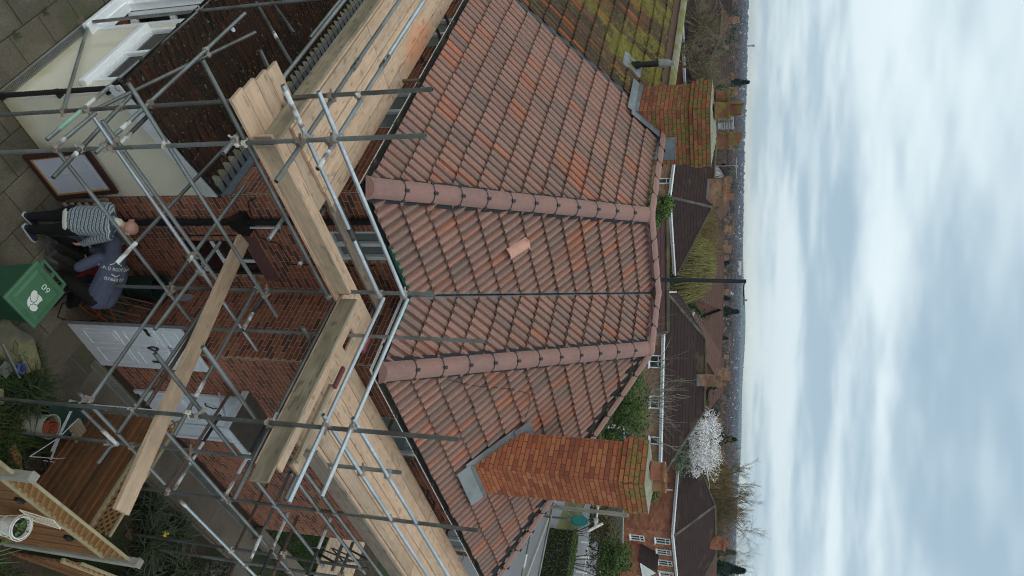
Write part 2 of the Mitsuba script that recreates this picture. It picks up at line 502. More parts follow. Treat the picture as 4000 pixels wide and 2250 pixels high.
TILE = tile_mesh()
PL = {  # origin on the eaves line, across, up the slope, off the roof
    1: (np.array([0, 0, EH]), np.array([0, -1.0, 0]), np.array([CT, 0, ST]), np.array([-ST, 0, CT])),
    2: (np.array([0, 0, EH]), np.array([1.0, 0, 0]), np.array([0, CT, ST]), np.array([0, -ST, CT])),
    3: (np.array([A1, 0, EH]), np.array([0, -1.0, 0]), np.array([CT, 0, ST]), np.array([-ST, 0, CT])),
    4: (np.array([0, -B1, EH]), np.array([1.0, 0, 0]), np.array([0, CT, ST]), np.array([0, -ST, CT])),
    5: (np.array([XE, 0, EH]), np.array([0, 1.0, 0]), np.array([-CT, 0, ST]), np.array([ST, 0, CT]))}
D = 1/math.sqrt(2)
HIP1 = (np.array([-D, D, 0]), np.array([0, 0, 0.0]))           # keeps plane 1
CUTS = {
    1: [(HIP1[0], HIP1[1]), ((0, -1, 0), (0, 5.80, 0))],
    2: [(-HIP1[0], HIP1[1]), ((-D, D, 0), (A1-0.03, 0, 0))],
    3: [((D, -D, 0), (A1+0.03, 0, 0)), ((-D, D, 0), (A1, -B1, 0))],
    4: [((D, -D, 0), (A1, -B1, 0)), ((-D, -D, 0), (XE, -B1, 0))],
    5: [((D, D, 0), (XE, -B1, 0)), ((0, -1, 0), (0, 2.2, 0))]}
RANGE = {1: (0, 5.8), 2: (0, A1+WR), 3: (-B1, WR), 4: (A1, XE), 5: (-B1, 2.2)}
ROOFN = int(SL/GAUGE)+2
_JR = np.random.default_rng(99)


def roof_tiles(planes, cuts, rngs, hole=None, lift=-0.03, n_rows=ROOFN, slope=SL):
    whole, partial = [], []
    for k in planes:
        o, u, s, n = PL[k]
        a = 1 if abs(u[1]) > 0.5 else 0
        lo, hi = rngs[k]
        for r in range(n_rows):
            y0 = r*GAUGE-0.045
            if y0 > slope-0.12:
                continue
            ln = min(0.40, slope-0.03-y0)
            for c in range(int(math.floor(lo/COVER))-1, int(math.ceil(hi/COVER))+1):
                base = o+s*y0+n*lift
                base[a] = c*COVER if u[a] > 0 else (c+1)*COVER
                corners = np.array([base+u*x+s*y for x in (0, COVER) for y in (0, ln)])
                state = 1
                for nn, oo in cuts[k]:
                    d = (corners-np.asarray(oo))@np.asarray(nn, float)
                    state = 0 if d.max() < 0.02 else min(state, 1 if d.min() > -0.001 else 0.5)
                    if state == 0:
                        break
                if state == 0 or (hole and hole(base+u*0.15+s*0.2)):
                    continue
                jr = _JR.normal(0, 1, 4)
                base = base+u*0.0015*jr[0]+s*0.006*jr[1]+n*0.002*jr[2]
                if state == 1 and ln > 0.39:
                    whole.append((base, u, s, n))
                else:
                    m = TILE if ln > 0.39 else (TILE[0]*[1, ln/0.40, 1], TILE[1])
                    m = move(m, base, u, s, n)
                    for nn, oo in cuts[k]:
                        m = cut(m, nn, oo) if m is not None else None
                    if m is not None:
                        partial.append((base, m))
    return whole, partial


def lay_tiles(holder, whole, partial, material, most=300):
    sh = mikit.ply(TILE, material, 50)
    todo = [(np.linalg.norm(CAM-w[0]), w, None) for w in whole]+[(np.linalg.norm(CAM-b), None, m) for b, m in partial]
    todo.sort(key=lambda t: t[0])
    rest = []
    for i, (_, w, m) in enumerate(todo):
        if i < most:
            if w is not None:
                obj('tile', None, None, holder, shape=sh, tw=mat4(*w))
            else:
                obj('tile', m, material, holder, smooth=50)
        else:
            rest.append(m if m is not None else move(TILE, w[0], w[1], w[2], w[3]))
    if rest:
        obj('upper_tiles', cat(rest), material, holder, smooth=50, kind='stuff')


# boarding under the tiles, closed at the back
dz = -0.05
E3 = lambda x, y, z: (x, y, z+dz)
deck = cat([
    sheet([E3(0, 0, EH), E3(WR, WR, RH), E3(WR, 5.8, RH), E3(0, 5.8, EH)]),
    sheet([E3(0, 0, EH), E3(A1, 0, EH), E3(A1+WR, WR, RH), E3(WR, WR, RH)]),
    sheet([E3(A1, 0, EH), E3(A1, -B1, EH), E3(A1+WR, WR-B1, RH), E3(A1+WR, WR, RH)]),
    sheet([E3(A1, -B1, EH), E3(XE, -B1, EH), E3(A1+WR, WR-B1, RH)]),
    sheet([E3(XE, -B1, EH), E3(XE, 2*WR, EH), E3(A1+WR, WR, RH), E3(A1+WR, WR-B1, RH)]),
    sheet([E3(WR, WR, RH), E3(A1+WR, WR, RH), E3(XE, 2*WR, EH), E3(2*WR, 2*WR, EH)]),
    sheet([E3(WR, WR, RH), E3(2*WR, 2*WR, EH), E3(2*WR, 5.8, EH+0.0), E3(WR, 5.8, RH)])])
scene['m_felt2'] = {'type': 'twosided', 'bsdf': dict(scene['m_felt'])}
roof = obj('roof', deck, 'm_felt2', house)
chim_r = lambda m: 4.80 < m[0] < 5.50 and -0.95 < m[1] < -0.32
chim_l = lambda m: 2.75 < m[0] and 5.5 < m[1]
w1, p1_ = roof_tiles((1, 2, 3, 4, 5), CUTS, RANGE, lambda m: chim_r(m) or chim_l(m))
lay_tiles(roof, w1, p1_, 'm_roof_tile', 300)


def ridge_run(a, b, name, clip=True, first=0.0, r=0.15, arc=1.08, lift=0.015):
    """third round ridge or hip tiles from a to b with a black union and clip at each joint"""
    a, b = np.asarray(a, float), np.asarray(b, float)
    d = b-a; L = np.linalg.norm(d); d /= L
    h = np.array([-d[1], d[0], 0.0]); h /= np.linalg.norm(h)
    n = np.cross(h, d) if np.cross(h, d)[2] > 0 else np.cross(d, h)
    k = max(1, round(L/0.45)); st = L/k
    ts = np.linspace(-arc, arc, 9)
    def ring(at, rr):
        return np.array([at+h*math.sin(t)*rr*1.0+n*(math.cos(t)*rr-r*0.62+lift) for t in ts])
    for i in range(k):
        p, q = a+d*(i*st+0.004), a+d*((i+1)*st-0.004)
        R = [ring(p, r), ring(q, r), ring(p, r-0.016), ring(q, r-0.016)]
        v = np.vstack(R); j = np.arange(8); m = 9
        f = np.vstack([np.stack([j, j+1, j+1+m], 1), np.stack([j, j+1+m, j+m], 1), np.stack([j+2*m, j+1+3*m, j+1+2*m], 1), np.stack([j+2*m, j+3*m, j+1+3*m], 1),
                       np.stack([j, j+2*m, j+1+2*m], 1), np.stack([j, j+1+2*m, j+1], 1), np.stack([j+m, j+1+m, j+1+3*m], 1), np.stack([j+m, j+1+3*m, j+3*m], 1)])
        obj(name, (v, f), 'm_hip_tile2', roof, smooth=50)
        if clip and i:
            o = a+d*(i*st)
            R = [ring(o-d*0.009, r+0.003), ring(o+d*0.009, r+0.003), ring(o-d*0.009, r-0.010), ring(o+d*0.009, r-0.010)]
            v2 = np.vstack(R)
            top = o+n*(r*0.38+lift+0.006)
            studs = cat([rod(top-n*0.004, top+n*0.020, 0.020, 6), move(cbox(-0.022, 0.022, -0.03, 0.03, 0, 0.014, 0.004), top+d*0.018, h, d, n),
                         move(cbox(-0.02, 0.02, -0.025, 0.025, 0, 0.02, 0.004), R[1][0], h, d, n), move(cbox(-0.02, 0.02, -0.025, 0.025, 0, 0.02, 0.004), R[1][-1], h, d, n)])
            obj('ridge_clip', cat([(v2, f), studs]), 'm_black_plastic', roof)


scene['m_hip_tile2'] = {'type': 'twosided', 'bsdf': dict(scene['m_hip_tile'])}
UPZ = 0.062
ridge_run((-0.02, -0.02, EH+0.06), (WR-0.05, WR-0.05, RH+UPZ-0.03), 'hip_tile', r=0.145, arc=1.08)
ridge_run((A1-0.02, -B1-0.02, EH+0.06), (A1+WR-0.05, WR-B1-0.05, RH+UPZ-0.03), 'hip_tile', r=0.145, arc=1.08)
ridge_run((XE+0.02, -B1-0.02, EH+0.06), (A1+WR+0.07, WR-B1-0.07, RH+UPZ-0.03), 'hip_tile', r=0.15, arc=1.1)
ridge_run((WR, WR+0.0, RH+UPZ), (WR, 5.45, RH+UPZ), 'ridge_tile')
ridge_run((WR, WR, RH+UPZ), (A1+WR, WR, RH+UPZ), 'ridge_tile')
ridge_run((A1+WR, WR, RH+UPZ), (A1+WR, WR-B1, RH+UPZ), 'ridge_tile')
for x, y, z in ((WR, WR, RH+UPZ), (A1+WR, WR-B1, RH+UPZ), (A1+WR, WR, RH+UPZ)):
    ico_ = trimesh.creation.icosphere(subdivisions=2)
    obj('ridge_bonnet', (np.array(ico_.vertices)*[0.15, 0.15, 0.09]+[x, y, z-0.012], np.array(ico_.faces)), 'm_hip_tile2', roof, smooth=True)
for x, y, sx_, sy_ in ((-0.02, -0.02, -1, -1), (A1-0.02, -B1-0.02, -1, -1), (XE+0.02, -B1-0.02, 1, -1)):
    h_ = np.array([-sy_, sx_, 0])/math.sqrt(2)
    d_ = np.array([sx_, sy_, 0])/math.sqrt(2)
    c_ = np.array([x, y, EH-0.01])
    obj('hip_end', (lambda q: (np.array(q.vertices), np.array(q.faces)))(trimesh.convex.convex_hull(np.array([c_+h_*math.sin(t)*0.15+np.array([0, 0, math.cos(t)*0.13])+d_*e for t in np.linspace(-1.5, 1.5, 9) for e in (0.0, 0.05)]))), 'm_hip_tile2', roof)
# mesh rolls under the hips, and the valley trough
for a, b in (((0, 0), (WR, WR)), ((A1, -B1), (A1+WR, WR-B1)), ((XE, -B1), (A1+WR, WR-B1))):
    a3, b3 = np.array([a[0], a[1], EH+0.0]), np.array([b[0], b[1], RH+0.0])
    d = (b3-a3)/np.linalg.norm(b3-a3); h = np.array([-d[1], d[0], 0]); h /= np.linalg.norm(h)
    rg = rng_of(int(abs(a[0])*10)+3)
    vs = []
    N = 60
    for i in range(N+1):
        c = a3+(b3-a3)*i/N
        for w_, zz in ((-0.165, -0.055), (-0.10, 0.02), (0.10, 0.02), (0.165, -0.055)):
            vs.append(c+h*(w_+rg.normal(0, 0.006))+np.array([0, 0, zz+rg.normal(0, 0.008)]))
    f = []
    for i in range(N):
        for j in range(3):
            q = i*4+j
            f += [[q, q+1, q+5], [q, q+5, q+4]]
    obj('ridge_roll', (np.array(vs), np.array(f)), 'm_felt2', roof)
va, vb = np.array([A1-0.02, -0.02, EH-0.02]), np.array([A1+WR, WR, RH-0.02])
obj('valley', cat([rod(va+[0.03, -0.03, -0.0], vb+[0.03, -0.03, 0], 0.035, 8), rod(va+[-0.03, 0.03, 0.0], vb+[-0.03, 0.03, 0], 0.035, 8)]), 'm_lead', roof)


# fascias, gutters, soffits
def gutter(pts, name='gutter', holder=house, r=0.058, z=EH-0.035, m='m_gutter'):
    ms = []
    ts = np.linspace(PI, 2*PI, 9)
    for (a, b) in zip(pts[:-1], pts[1:]):
        a3, b3 = np.array([a[0], a[1], z]), np.array([b[0], b[1], z])
        d = (b3-a3)/np.linalg.norm(b3-a3); h = np.array([-d[1], d[0], 0])
        R = [np.array([c+h*math.cos(t)*rr+np.array([0, 0, math.sin(t)*rr]) for t in ts]) for c, rr in ((a3, r), (b3, r), (a3, r-0.006), (b3, r-0.006))]
        v = np.vstack(R); j = np.arange(8); mm = 9
        ms.append((v, np.vstack([np.stack([j, j+1, j+1+mm], 1), np.stack([j, j+1+mm, j+mm], 1), np.stack([j+2*mm, j+1+3*mm, j+1+2*mm], 1), np.stack([j+2*mm, j+3*mm, j+1+3*mm], 1)])))
        L = np.linalg.norm(b3-a3)
        for i in range(1, int(L/0.9)+1):
            c = a3+d*min(i*0.9, L-0.05)
            ms.append(box(c[0]-0.02, c[0]+0.02, c[1]-0.02, c[1]+0.02, z-r-0.012, z-r+0.004))
            for t in (PI, 2*PI):
                e = c+h*math.cos(t)*(r+0.004)
                ms.append(move(box(-0.03, 0.03, -0.012, 0.012, -0.02, 0.012), e, d, h, (0, 0, 1)))
    return obj(name, cat(ms), m, holder)


scene['m_gutter2'] = {'type': 'twosided', 'bsdf': dict(scene['m_gutter'])}
GO = -0.045
gutter([(GO, 5.8), (GO, GO), (A1+GO, GO), (A1+GO, -B1+GO), (XE-GO, -B1+GO), (XE-GO, 3.0)], m='m_gutter2')
F0 = 0.035
obj('fascia', cat([box(F0, F0+0.02, F0, 5.8, EH-0.20, EH-0.02), box(F0+0.021, A1+F0, F0, F0+0.02, EH-0.20, EH-0.02), box(A1+F0, A1+F0+0.02, -B1+F0, F0+0.021, EH-0.20, EH-0.02),
                   box(A1+F0+0.021, XE-F0, -B1+F0, -B1+F0+0.02, EH-0.20, EH-0.02), box(XE-F0-0.021, XE-F0, -B1+F0+0.021, 3, EH-0.20, EH-0.02)]), 'm_upvc', house)
obj('soffit', cat([box(F0+0.021, OV+0.02, F0+0.022, 5.8, EH-0.13, EH-0.119), box(OV+0.021, XC+0.01, F0+0.022, OV+0.02, EH-0.132, EH-0.121),
                   box(A1+F0+0.022, XC+0.02, YC-0.2, F0+0.02, EH-0.134, EH-0.123), box(XC+0.021, XE-F0-0.03, -B1+F0+0.022, YC+0.02, EH-0.136, EH-0.125)]), 'm_upvc', house)
# green comb filler under the eaves tiles beside the valley
gs = []
rg = rng_of(8)
for i in range(34):
    y = 0.0
    for ax in (0, 1):
        t = i/34
        if ax == 0:
            x = A1-0.02-0.95*t; gs.append(cbox(x-0.012, x+0.012, -0.052, -0.028, EH-0.055, EH+0.012+0.02*rg.random(), 0.004))
        else:
            y = -0.03-0.62*t; gs.append(cbox(A1-0.052, A1-0.028, y-0.010, y+0.010, EH-0.055, EH+0.012+0.02*rg.random(), 0.004))
gs += [box(A1-0.98, A1-0.03, -0.05, -0.034, EH-0.05, EH-0.02), box(A1-0.05, A1-0.034, -0.67, -0.03, EH-0.05, EH-0.02)]
obj('eaves_strip', cat(gs), 'm_green_strip', roof, label='green plastic comb strip along the eaves beside the valley')


# ---------------------------------------------------------------- chimneys
def chimney(holder, x0, x1, y0, y1, z0, z1, zc, material, most, name='chimney', label=None, steps=((0.0, 0.0),)):
    """a brick stack with oversailing courses at the top from zc up; every brick of the two seen faces is a piece"""
    ms = [box(x0+0.006, x1-0.006, y0+0.006, y1-0.006, z0, zc)]
    over = [(0.0, z0, zc)]
    z = zc
    ov = [0.035, 0.05, 0.05, 0.035]
    n = int(round((z1-zc)/0.075))
    for i in range(n):
        e = ov[min(i, 3)]
        ms.append(box(x0-e+0.006, x1+e-0.006, y0-e+0.006, y1+e-0.006, z+0.002, z+0.075))
        over.append((e, z, z+0.075)); z += 0.075
    k = obj(name, cat(ms), 'm_dark_mortar', holder, label=label)
    faces = []
    for e, a, b in over:
        faces += [(('y', x0-e+0.006, -1), stretcher(None, y0-e, y1+e, a, b)), (('x', y0-e+0.006, -1), stretcher(None, x0-e+0.003, x1+e, a, b)),
                  (('y', x1+e-0.006, 1), stretcher(None, y0-e, y1+e, a, b)), (('x', y1+e-0.006, 1), stretcher(None, x0-e+0.003, x1+e, a, b))]
    lay_bricks(k, faces, material, most, proud=0.006)
    return k


CR = chimney(house, 4.74, 5.56, -0.98, -0.29, 4.9, 8.1, 7.725, 'm_chimney_brick', 300, label='tall plain orange brick chimney stack rising from the roof slope')
CL = chimney(house, 2.62, 3.86, 5.45, 6.32, 7.0, 8.775, 8.4, 'm_mossy_brick', 300, label='lichen covered brick chimney stack on the party wall')


def flaunch(holder, x0, x1, y0, y1, z, h, seed):
    rg = rng_of(seed)
    n, m = 14, 14
    v = []
    for i in range(n+1):
        for j in range(m+1):
            u, w_ = i/n, j/m
            e = min(u, 1-u, w_, 1-w_)
            v.append([x0+(x1-x0)*u, y0+(y1-y0)*w_, z+h*min(1, e*3.2)+(rg.normal(0, 0.006) if e > 0 else 0)])
    f = [[i*(m+1)+j, (i+1)*(m+1)+j, (i+1)*(m+1)+j+1] for i in range(n) for j in range(m)]+[[i*(m+1)+j, (i+1)*(m+1)+j+1, i*(m+1)+j+1] for i in range(n) for j in range(m)]
    return obj('mortar_cap', cat([(np.array(v), np.array(f)), box(x0, x1, y0, y1, z-0.012, z-0.001)]), 'm_cement', holder, smooth=60)


flaunch(CR, 4.70, 5.60, -1.02, -0.25, 8.112, 0.05, 4)
flaunch(CL, 2.58, 3.90, 5.41, 6.36, 8.787, 0.08, 5)
pot = [(0.0, 0.0), (0.135, 0.0), (0.150, 0.02), (0.140, 0.08), (0.130, 0.20), (0.140, 0.24), (0.150, 0.26), (0.150, 0.30), (0.125, 0.30), (0.115, 0.10), (0.0, 0.09)]
for x, y in ((4.97, -0.62), (5.30, -0.62)):
    obj('chimney_pot', lathe([(r, z*0.72) for r, z in pot], (x, y, 8.145)), 'm_terracotta', CR, smooth=40)
for i, (x, y, s) in enumerate(((2.84, 5.70, 1.1), (3.66, 5.92, 1.1), (2.84, 6.12, 1.0))):
    q = obj('chimney_pot', lathe([(r*s, z*s*0.85) for r, z in pot], (x, y, 8.84)), 'm_mossy_pot', CL, smooth=40)
    if i == 0 or i == 1:
        # half round hood standing in the pot
        hv = []
        ts = np.linspace(0, PI, 11)
        for rr in (0.155, 0.135):
            for zz in (0.20, 0.50):
                hv += [[x+math.cos(t+0.3+i*1.3)*rr, y+math.sin(t+0.3+i*1.3)*rr*1.0, 8.86+zz-(0.05*abs(math.cos(t)) if zz > 0.3 else 0)] for t in ts]
        j = np.arange(10); m_ = 11
        obj('pot_hood', (np.array(hv), np.vstack([np.stack([j, j+1, j+1+m_], 1), np.stack([j, j+1+m_, j+m_], 1), np.stack([j+2*m_, j+1+3*m_, j+1+2*m_], 1), np.stack([j+2*m_, j+3*m_, j+1+3*m_], 1),
                                                  np.stack([j+m_, j+1+m_, j+1+3*m_], 1), np.stack([j+m_, j+1+3*m_, j+3*m_], 1)])), 'm_mossy_pot', CL, smooth=40)
scene['m_terracotta2'] = {'type': 'twosided', 'bsdf': dict(scene['m_terracotta'])}
mat('steel_cowl', (0.55, 0.57, 0.58), 0.3, 0.5, metallic=0.8)
cow = [lathe([(0.0, 0), (0.10, 0), (0.10, 0.05)], (3.24, 5.86, 8.9), 16)]
for i in range(7):
    cow.append(lathe([(0.07, 0.05+i*0.03), (0.115, 0.052+i*0.03), (0.115, 0.066+i*0.03), (0.07, 0.068+i*0.03)], (3.24, 5.86, 8.9), 16))
cow.append(lathe([(0.07, 0.255), (0.125, 0.258), (0.125, 0.275), (0.0, 0.28)], (3.24, 5.86, 8.9), 16))
obj('flue_cowl', cat(cow), 'm_steel_cowl', CL, label='louvred bright steel flue cowl')

# lead: stepped flashings, aprons
ld = []
for i in range(9):          # right chimney, its left face climbs with the slope
    y = -0.98+i*0.078
    z = EH+(y+B1)*TN
    ld.append(box(4.722, 4.732, y, y+0.079, z-0.08, math.floor((z+0.20)/0.075)*0.075))
ld.append(move(cbox(-0.08, 0.90, -0.22, 0.02, 0.055, 0.068, 0.004), (4.74, -0.98, EH+(B1-0.98)*TN+0.045), (1, 0, 0), (0, CT, ST), (0, -ST, CT)))
ld.append(box(4.70, 5.60, -0.999, -0.989, EH+(B1-0.98)*TN-0.05, EH+(B1-0.98)*TN+0.17))
ld.append(move(cbox(-0.13, 0.03, -0.02, 0.95, 0.055, 0.068, 0.004), (4.74, -0.98, EH+(B1-0.98)*TN+0.03), (1, 0, 0), (0, CT, ST), (0, -ST, CT)))
ld.append(move(cbox(-0.12, 0.95, -0.02, 0.30, 0.06, 0.075, 0.004), (4.74, -0.31, EH+(B1-0.31)*TN+0.06), (1, 0, 0), (0, CT, ST), (0, -ST, CT)))
obj('lead_flashing', cat(ld), 'm_lead', CR)
ld = []
for i in range(8):          # left chimney, the face towards the new roof
    x = 2.62+i*0.075
    z = EH+min(x, WR)*TN
    ld.append(box(x, x+0.076, 5.432, 5.442, z-0.10, math.floor((z+0.21)/0.075)*0.075))
ld.append(box(3.2, 3.72, 5.430, 5.441, RH-0.4, RH+0.30))
ld.append(move(cbox(-0.16, 0.05, -0.03, 0.75, 0.07, 0.082, 0.004), (2.62, 5.45, EH+2.62*TN+0.03), (0, 1, 0), (CT, 0, ST), (-ST, 0, CT)))
ld.append(move(cbox(-0.06, 0.92, -0.14, 0.02, 0.07, 0.082, 0.004), (2.62, 5.45, EH+2.62*TN+0.03), (0, 1, 0), (CT, 0, ST), (-ST, 0, CT)))
ld.append(box(2.596, 2.606, 5.43, 6.34, EH+2.62*TN-0.06, EH+2.62*TN+0.18))
obj('lead_flashing', cat(ld), 'm_lead', CL)
# verge trim on the party line
o, u, s, n = PL[1]
obj('verge_trim', move(cbox(-0.06, 0.06, 0.0, SL-0.75, 0.0, 0.05, 0.01), (0.0, 5.83, EH+0.0), (0, -1, 0), s, n), 'm_black_plastic', roof)
# the loose half tile lying on the slope
ht = []
ts = np.linspace(-1.25, 1.25, 11)
v = []
for rr in (0.115, 0.100):
    for yy in (0, 0.36):
        v += [[math.sin(t)*rr, yy, math.cos(t)*rr-0.03] for t in ts]
j = np.arange(10); m_ = 11
f = np.vstack([np.stack([j, j+1+m_, j+1], 1), np.stack([j, j+m_, j+1+m_], 1), np.stack([j+2*m_, j+1+2*m_, j+1+3*m_], 1), np.stack([j+2*m_, j+1+3*m_, j+3*m_], 1),
               np.stack([j, j+1, j+1+2*m_], 1), np.stack([j, j+1+2*m_, j+2*m_], 1), np.stack([j+m_, j+1+3*m_, j+1+m_], 1), np.stack([j+m_, j+3*m_, j+1+3*m_], 1)])
o2 = np.array([2.17, 1.16, EH+1.16*TN])+PL[2][3]*0.045
obj('vent_tile', cat([move((np.array(v), f), o2, PL[2][1], PL[2][2], PL[2][3]), move(box(-0.10, 0.10, 0.34, 0.355, -0.03, 0.075), o2, PL[2][1], PL[2][2], PL[2][3])]), 'm_clay_fresh', roof, smooth=40,
    label='pale clay hooded vent tile in the middle of the slope')
# thin cable lying across the right slope and chimney
cb = [np.array([x, y, EH+(y+B1)*TN+0.06]) for x, y in ((2.75, -0.80), (3.2, -0.55), (3.7, -0.2), (4.1, 0.02), (4.35, 0.0), (4.6, -0.12), (4.72, -0.2))]
obj('cable', path(cb, 0.005, 5), 'm_black_plastic', roof)
# ---------------------------------------------------------------- neighbour's half of the pair
nb = thing('neighbour_house', 'adjoining house with old mossy tiled roof and thick lichen covered ridge', 'house')
obj('wall', box(OV, 2*WR-OV, 5.802, 15.0, 0, EH-0.1), 'm_mortar', nb)
nr = obj('roof', cat([sheet([E3(0, 5.9, EH), E3(WR, 5.9, RH), E3(WR, 15, RH), E3(0, 15, EH)]), sheet([E3(WR, 5.9, RH), E3(2*WR, 5.9, EH), E3(2*WR, 15, EH), E3(WR, 15, RH)])]), 'm_felt2', nb)
wn, pn = roof_tiles((1,), {1: [((0, 1, 0), (0, 5.88, 0)), ((0, -1, 0), (0, 15, 0))]}, {1: (5.9, 15)}, lambda m: 2.62 < m[0] and m[1] < 6.30, lift=-0.02)
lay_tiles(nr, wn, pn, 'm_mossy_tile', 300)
mat('mossy_ridge', speck((0.24, 0.23, 0.17), 0.5, 25, (0.17, 0.17, 0.05), 3.5, 0.9), 0.95, 0.1)
_keep, roof_ = roof, None
for i in range(20):
    a, b = np.array([WR, 6.36+i*0.43, RH+0.075]), np.array([WR, 6.36+(i+1)*0.43-0.006, RH+0.075])
    ts = np.linspace(-1.35, 1.35, 9); rr = 0.15
    v = np.vstack([[[WR+math.sin(t)*r, y, RH+0.03+math.cos(t)*r] for t in ts] for y in (a[1], b[1]) for r in (rr, rr-0.02)])
    j = np.arange(8); m_ = 9
    obj('ridge_tile', (v, np.vstack([np.stack([j, j+1, j+1+2*m_], 1), np.stack([j, j+1+2*m_, j+2*m_], 1), np.stack([j, j+m_, j+1+m_], 1), np.stack([j, j+1+m_, j+1], 1), np.stack([j+2*m_, j+1+2*m_, j+1+3*m_], 1), np.stack([j+2*m_, j+1+3*m_, j+3*m_], 1)])), 'm_mossy_ridge', nr, smooth=50)
# mortar bed under the ridge, mossy
rg = rng_of(21)
v = []
for i in range(90):
    y = 6.34+i*0.097
    v += [[WR-0.20+rg.normal(0, 0.012), y, RH-0.09+rg.normal(0, 0.012)], [WR-0.10, y, RH+0.04]]
q = np.arange(89)*2
obj('ridge_bedding', (np.array(v), np.vstack([np.stack([q, q+1, q+3], 1), np.stack([q, q+3, q+2], 1)])), 'm_dark_mortar', nr)
o, u, s, n = PL[1]
pb = np.array([2.48, 6.88, EH+2.48*TN+0.05])
obj('lead_slate', move(cbox(-0.24, 0.24, -0.26, 0.22, 0.0, 0.015, 0.003), pb, u, s, n), 'm_lead', nr)
vp = obj('vent_pipe', cat([rod(pb-[0, 0, 0.05], pb+[0, 0, 0.56], 0.057, 14), rod(pb-[0, 0, 0.02], pb+[0, 0, 0.15], 0.075, 14), rod(pb+[0, 0, 0.30], pb+[0, 0, 0.33], 0.064, 14)]), 'm_black_plastic', nb, smooth=40)
mat('grey_plastic', speck((0.27, 0.29, 0.28), 0.3, 15, (0.20, 0.21, 0.10), 6.0), 0.6, 0.3)
obj('cowl', cat([lathe([(0.065, 0.50), (0.085, 0.51), (0.085, 0.60), (0.065, 0.72), (0.0, 0.725)], pb, 16), lathe([(0.04, 0.72), (0.04, 0.80), (0.0, 0.80)], pb, 10)]), 'm_grey_plastic', vp, smooth=40)
gutter([(GO, 15), (GO, 5.86)], holder=nb, m='m_gutter2')

# ---------------------------------------------------------------- cream rendered extension with its brown tiled lean-to roof
ext = thing('rear_extension', 'cream rendered single storey extension with a dark brown tiled lean-to roof', 'building')


def render_fn(p, n, uv):
    c = mix((0.70, 0.655, 0.53), (0.62, 0.58, 0.47), fbm(p.x*1.5, p.y*1.5, p.z*1.5, 3))
    c = mix(c, (0.42, 0.37, 0.22), smoothstep(0.34, 0.0, p.z+0.25*(noise(p.x*5, p.y*5, 2)-0.5))*0.75)
    c = mix(c, (0.47, 0.43, 0.32), smoothstep(0.55, 0.8, fbm(p.x*3, p.y*3, p.z*0.9, 3))*0.35)
    return c*(0.93+0.14*noise(p.x*90, p.y*90, p.z*90))


mat('render', mikit.proc(render_fn), 0.9, 0.15)
EX, EY0, EZ = -1.33, 0.29, 2.06
AL = math.atan2(2.56-2.10, 1.75)
ca, sa = math.cos(AL), math.sin(AL)
zr = lambda x: 2.03+(x+1.45)*math.tan(AL)
WIN = (0.62, 2.00, 1.26, 2.00); DOOR = (2.16, 3.02, 0.16, 2.03); WIN2 = (3.7, 5.0, 1.26, 2.0)
ys = [EY0, WIN[0], WIN[1], DOOR[0], DOOR[1], WIN2[0], WIN2[1], 8.0]
TK = 0.14
ms = []
for a, b, z0, z1 in ((ys[0], ys[1], 0, 2.04), (ys[1], ys[2], 0, WIN[2]), (ys[2], ys[3], 0, 2.04), (ys[3], ys[4], 0, 0.15), (ys[4], ys[5], 0, 2.04), (ys[5], ys[6], 0, WIN2[2]), (ys[6], ys[7], 0, 2.04)):
    ms.append(box(EX, EX+TK, a, b, z0, z1))
ew = np.array([[EX+TK, EY0, 0], [OV-0.004, EY0, 0], [OV-0.004, EY0, zr(OV)], [EX+TK, EY0, zr(EX+TK)]])
ms.append((np.vstack([ew, ew+[0, 0.14, 0]]), np.array([[0, 1, 2], [0, 2, 3], [4, 6, 5], [4, 7, 6], [3, 2, 6], [3, 6, 7], [0, 3, 7], [0, 7, 4], [1, 5, 6], [1, 6, 2]])))
obj('wall', cat(ms), 'm_render', ext)
mat('inside', speck((0.16, 0.15, 0.14), 0.3, 3), 0.9, 0.1)
obj('room', cat([box(OV-0.02, OV-0.01, EY0+0.15, 8, 0.1, 2.3), box(EX+TK, OV-0.03, 2.02, 2.04, 0.1, 2.1), box(EX+TK, OV-0.03, 3.3, 3.32, 0.1, 2.1)]), 'm_inside', ext)
mat('lino', (0.16, 0.06, 0.03), 0.6, 0.3)
obj('floor', box(EX+0.02, OV-0.03, EY0+0.16, 8, 0.10, 0.152), 'm_lino', ext)
mat('blue_curtain', (0.05, 0.05, 0.16), 0.8, 0.1); mat('red_handle', (0.45, 0.05, 0.04), 0.5, 0.4)
obj('shelf', cat([box(-0.6, OV-0.04, 2.05, 2.3, z, z+0.03) for z in (0.6, 1.0, 1.4, 1.8)]), 'm_dark', ext)
ll = ('y', EX, -1)
w = window(ext, ll, *WIN, bars=(1.34,), rails=((0.66, 1.31, 1.76), (1.37, 1.96, 1.76)), depth=0.03, fw=0.062, sill=False, room='m_room')
obj('sill', cbox(EX-0.085, EX+0.04, WIN[0]-0.08, WIN[1]+0.07, WIN[2]-0.13, WIN[2]-0.03, 0.012), 'm_upvc', w)
w = window(ext, ll, *WIN2, bars=(4.3,), rails=((4.3, 5.0, 1.76),), depth=0.05, fw=0.075, sill=False)
obj('sill', cbox(EX-0.10, EX+0.04, WIN2[0]-0.08, WIN2[1]+0.07, WIN2[2]-0.12, WIN2[2]-0.02, 0.012), 'm_upvc', w)
dr_ = obj('door_frame', cat([box(EX-0.02, EX+0.09, DOOR[0]-0.01, DOOR[0]+0.07, 0.2, 2.03), box(EX-0.02, EX+0.09, DOOR[1]-0.08, DOOR[1]+0.01, 0.2, 2.03), box(EX-0.02, EX+0.09, DOOR[0]+0.07, DOOR[1]-0.08, 1.95, 2.03)]), 'm_upvc', ext)
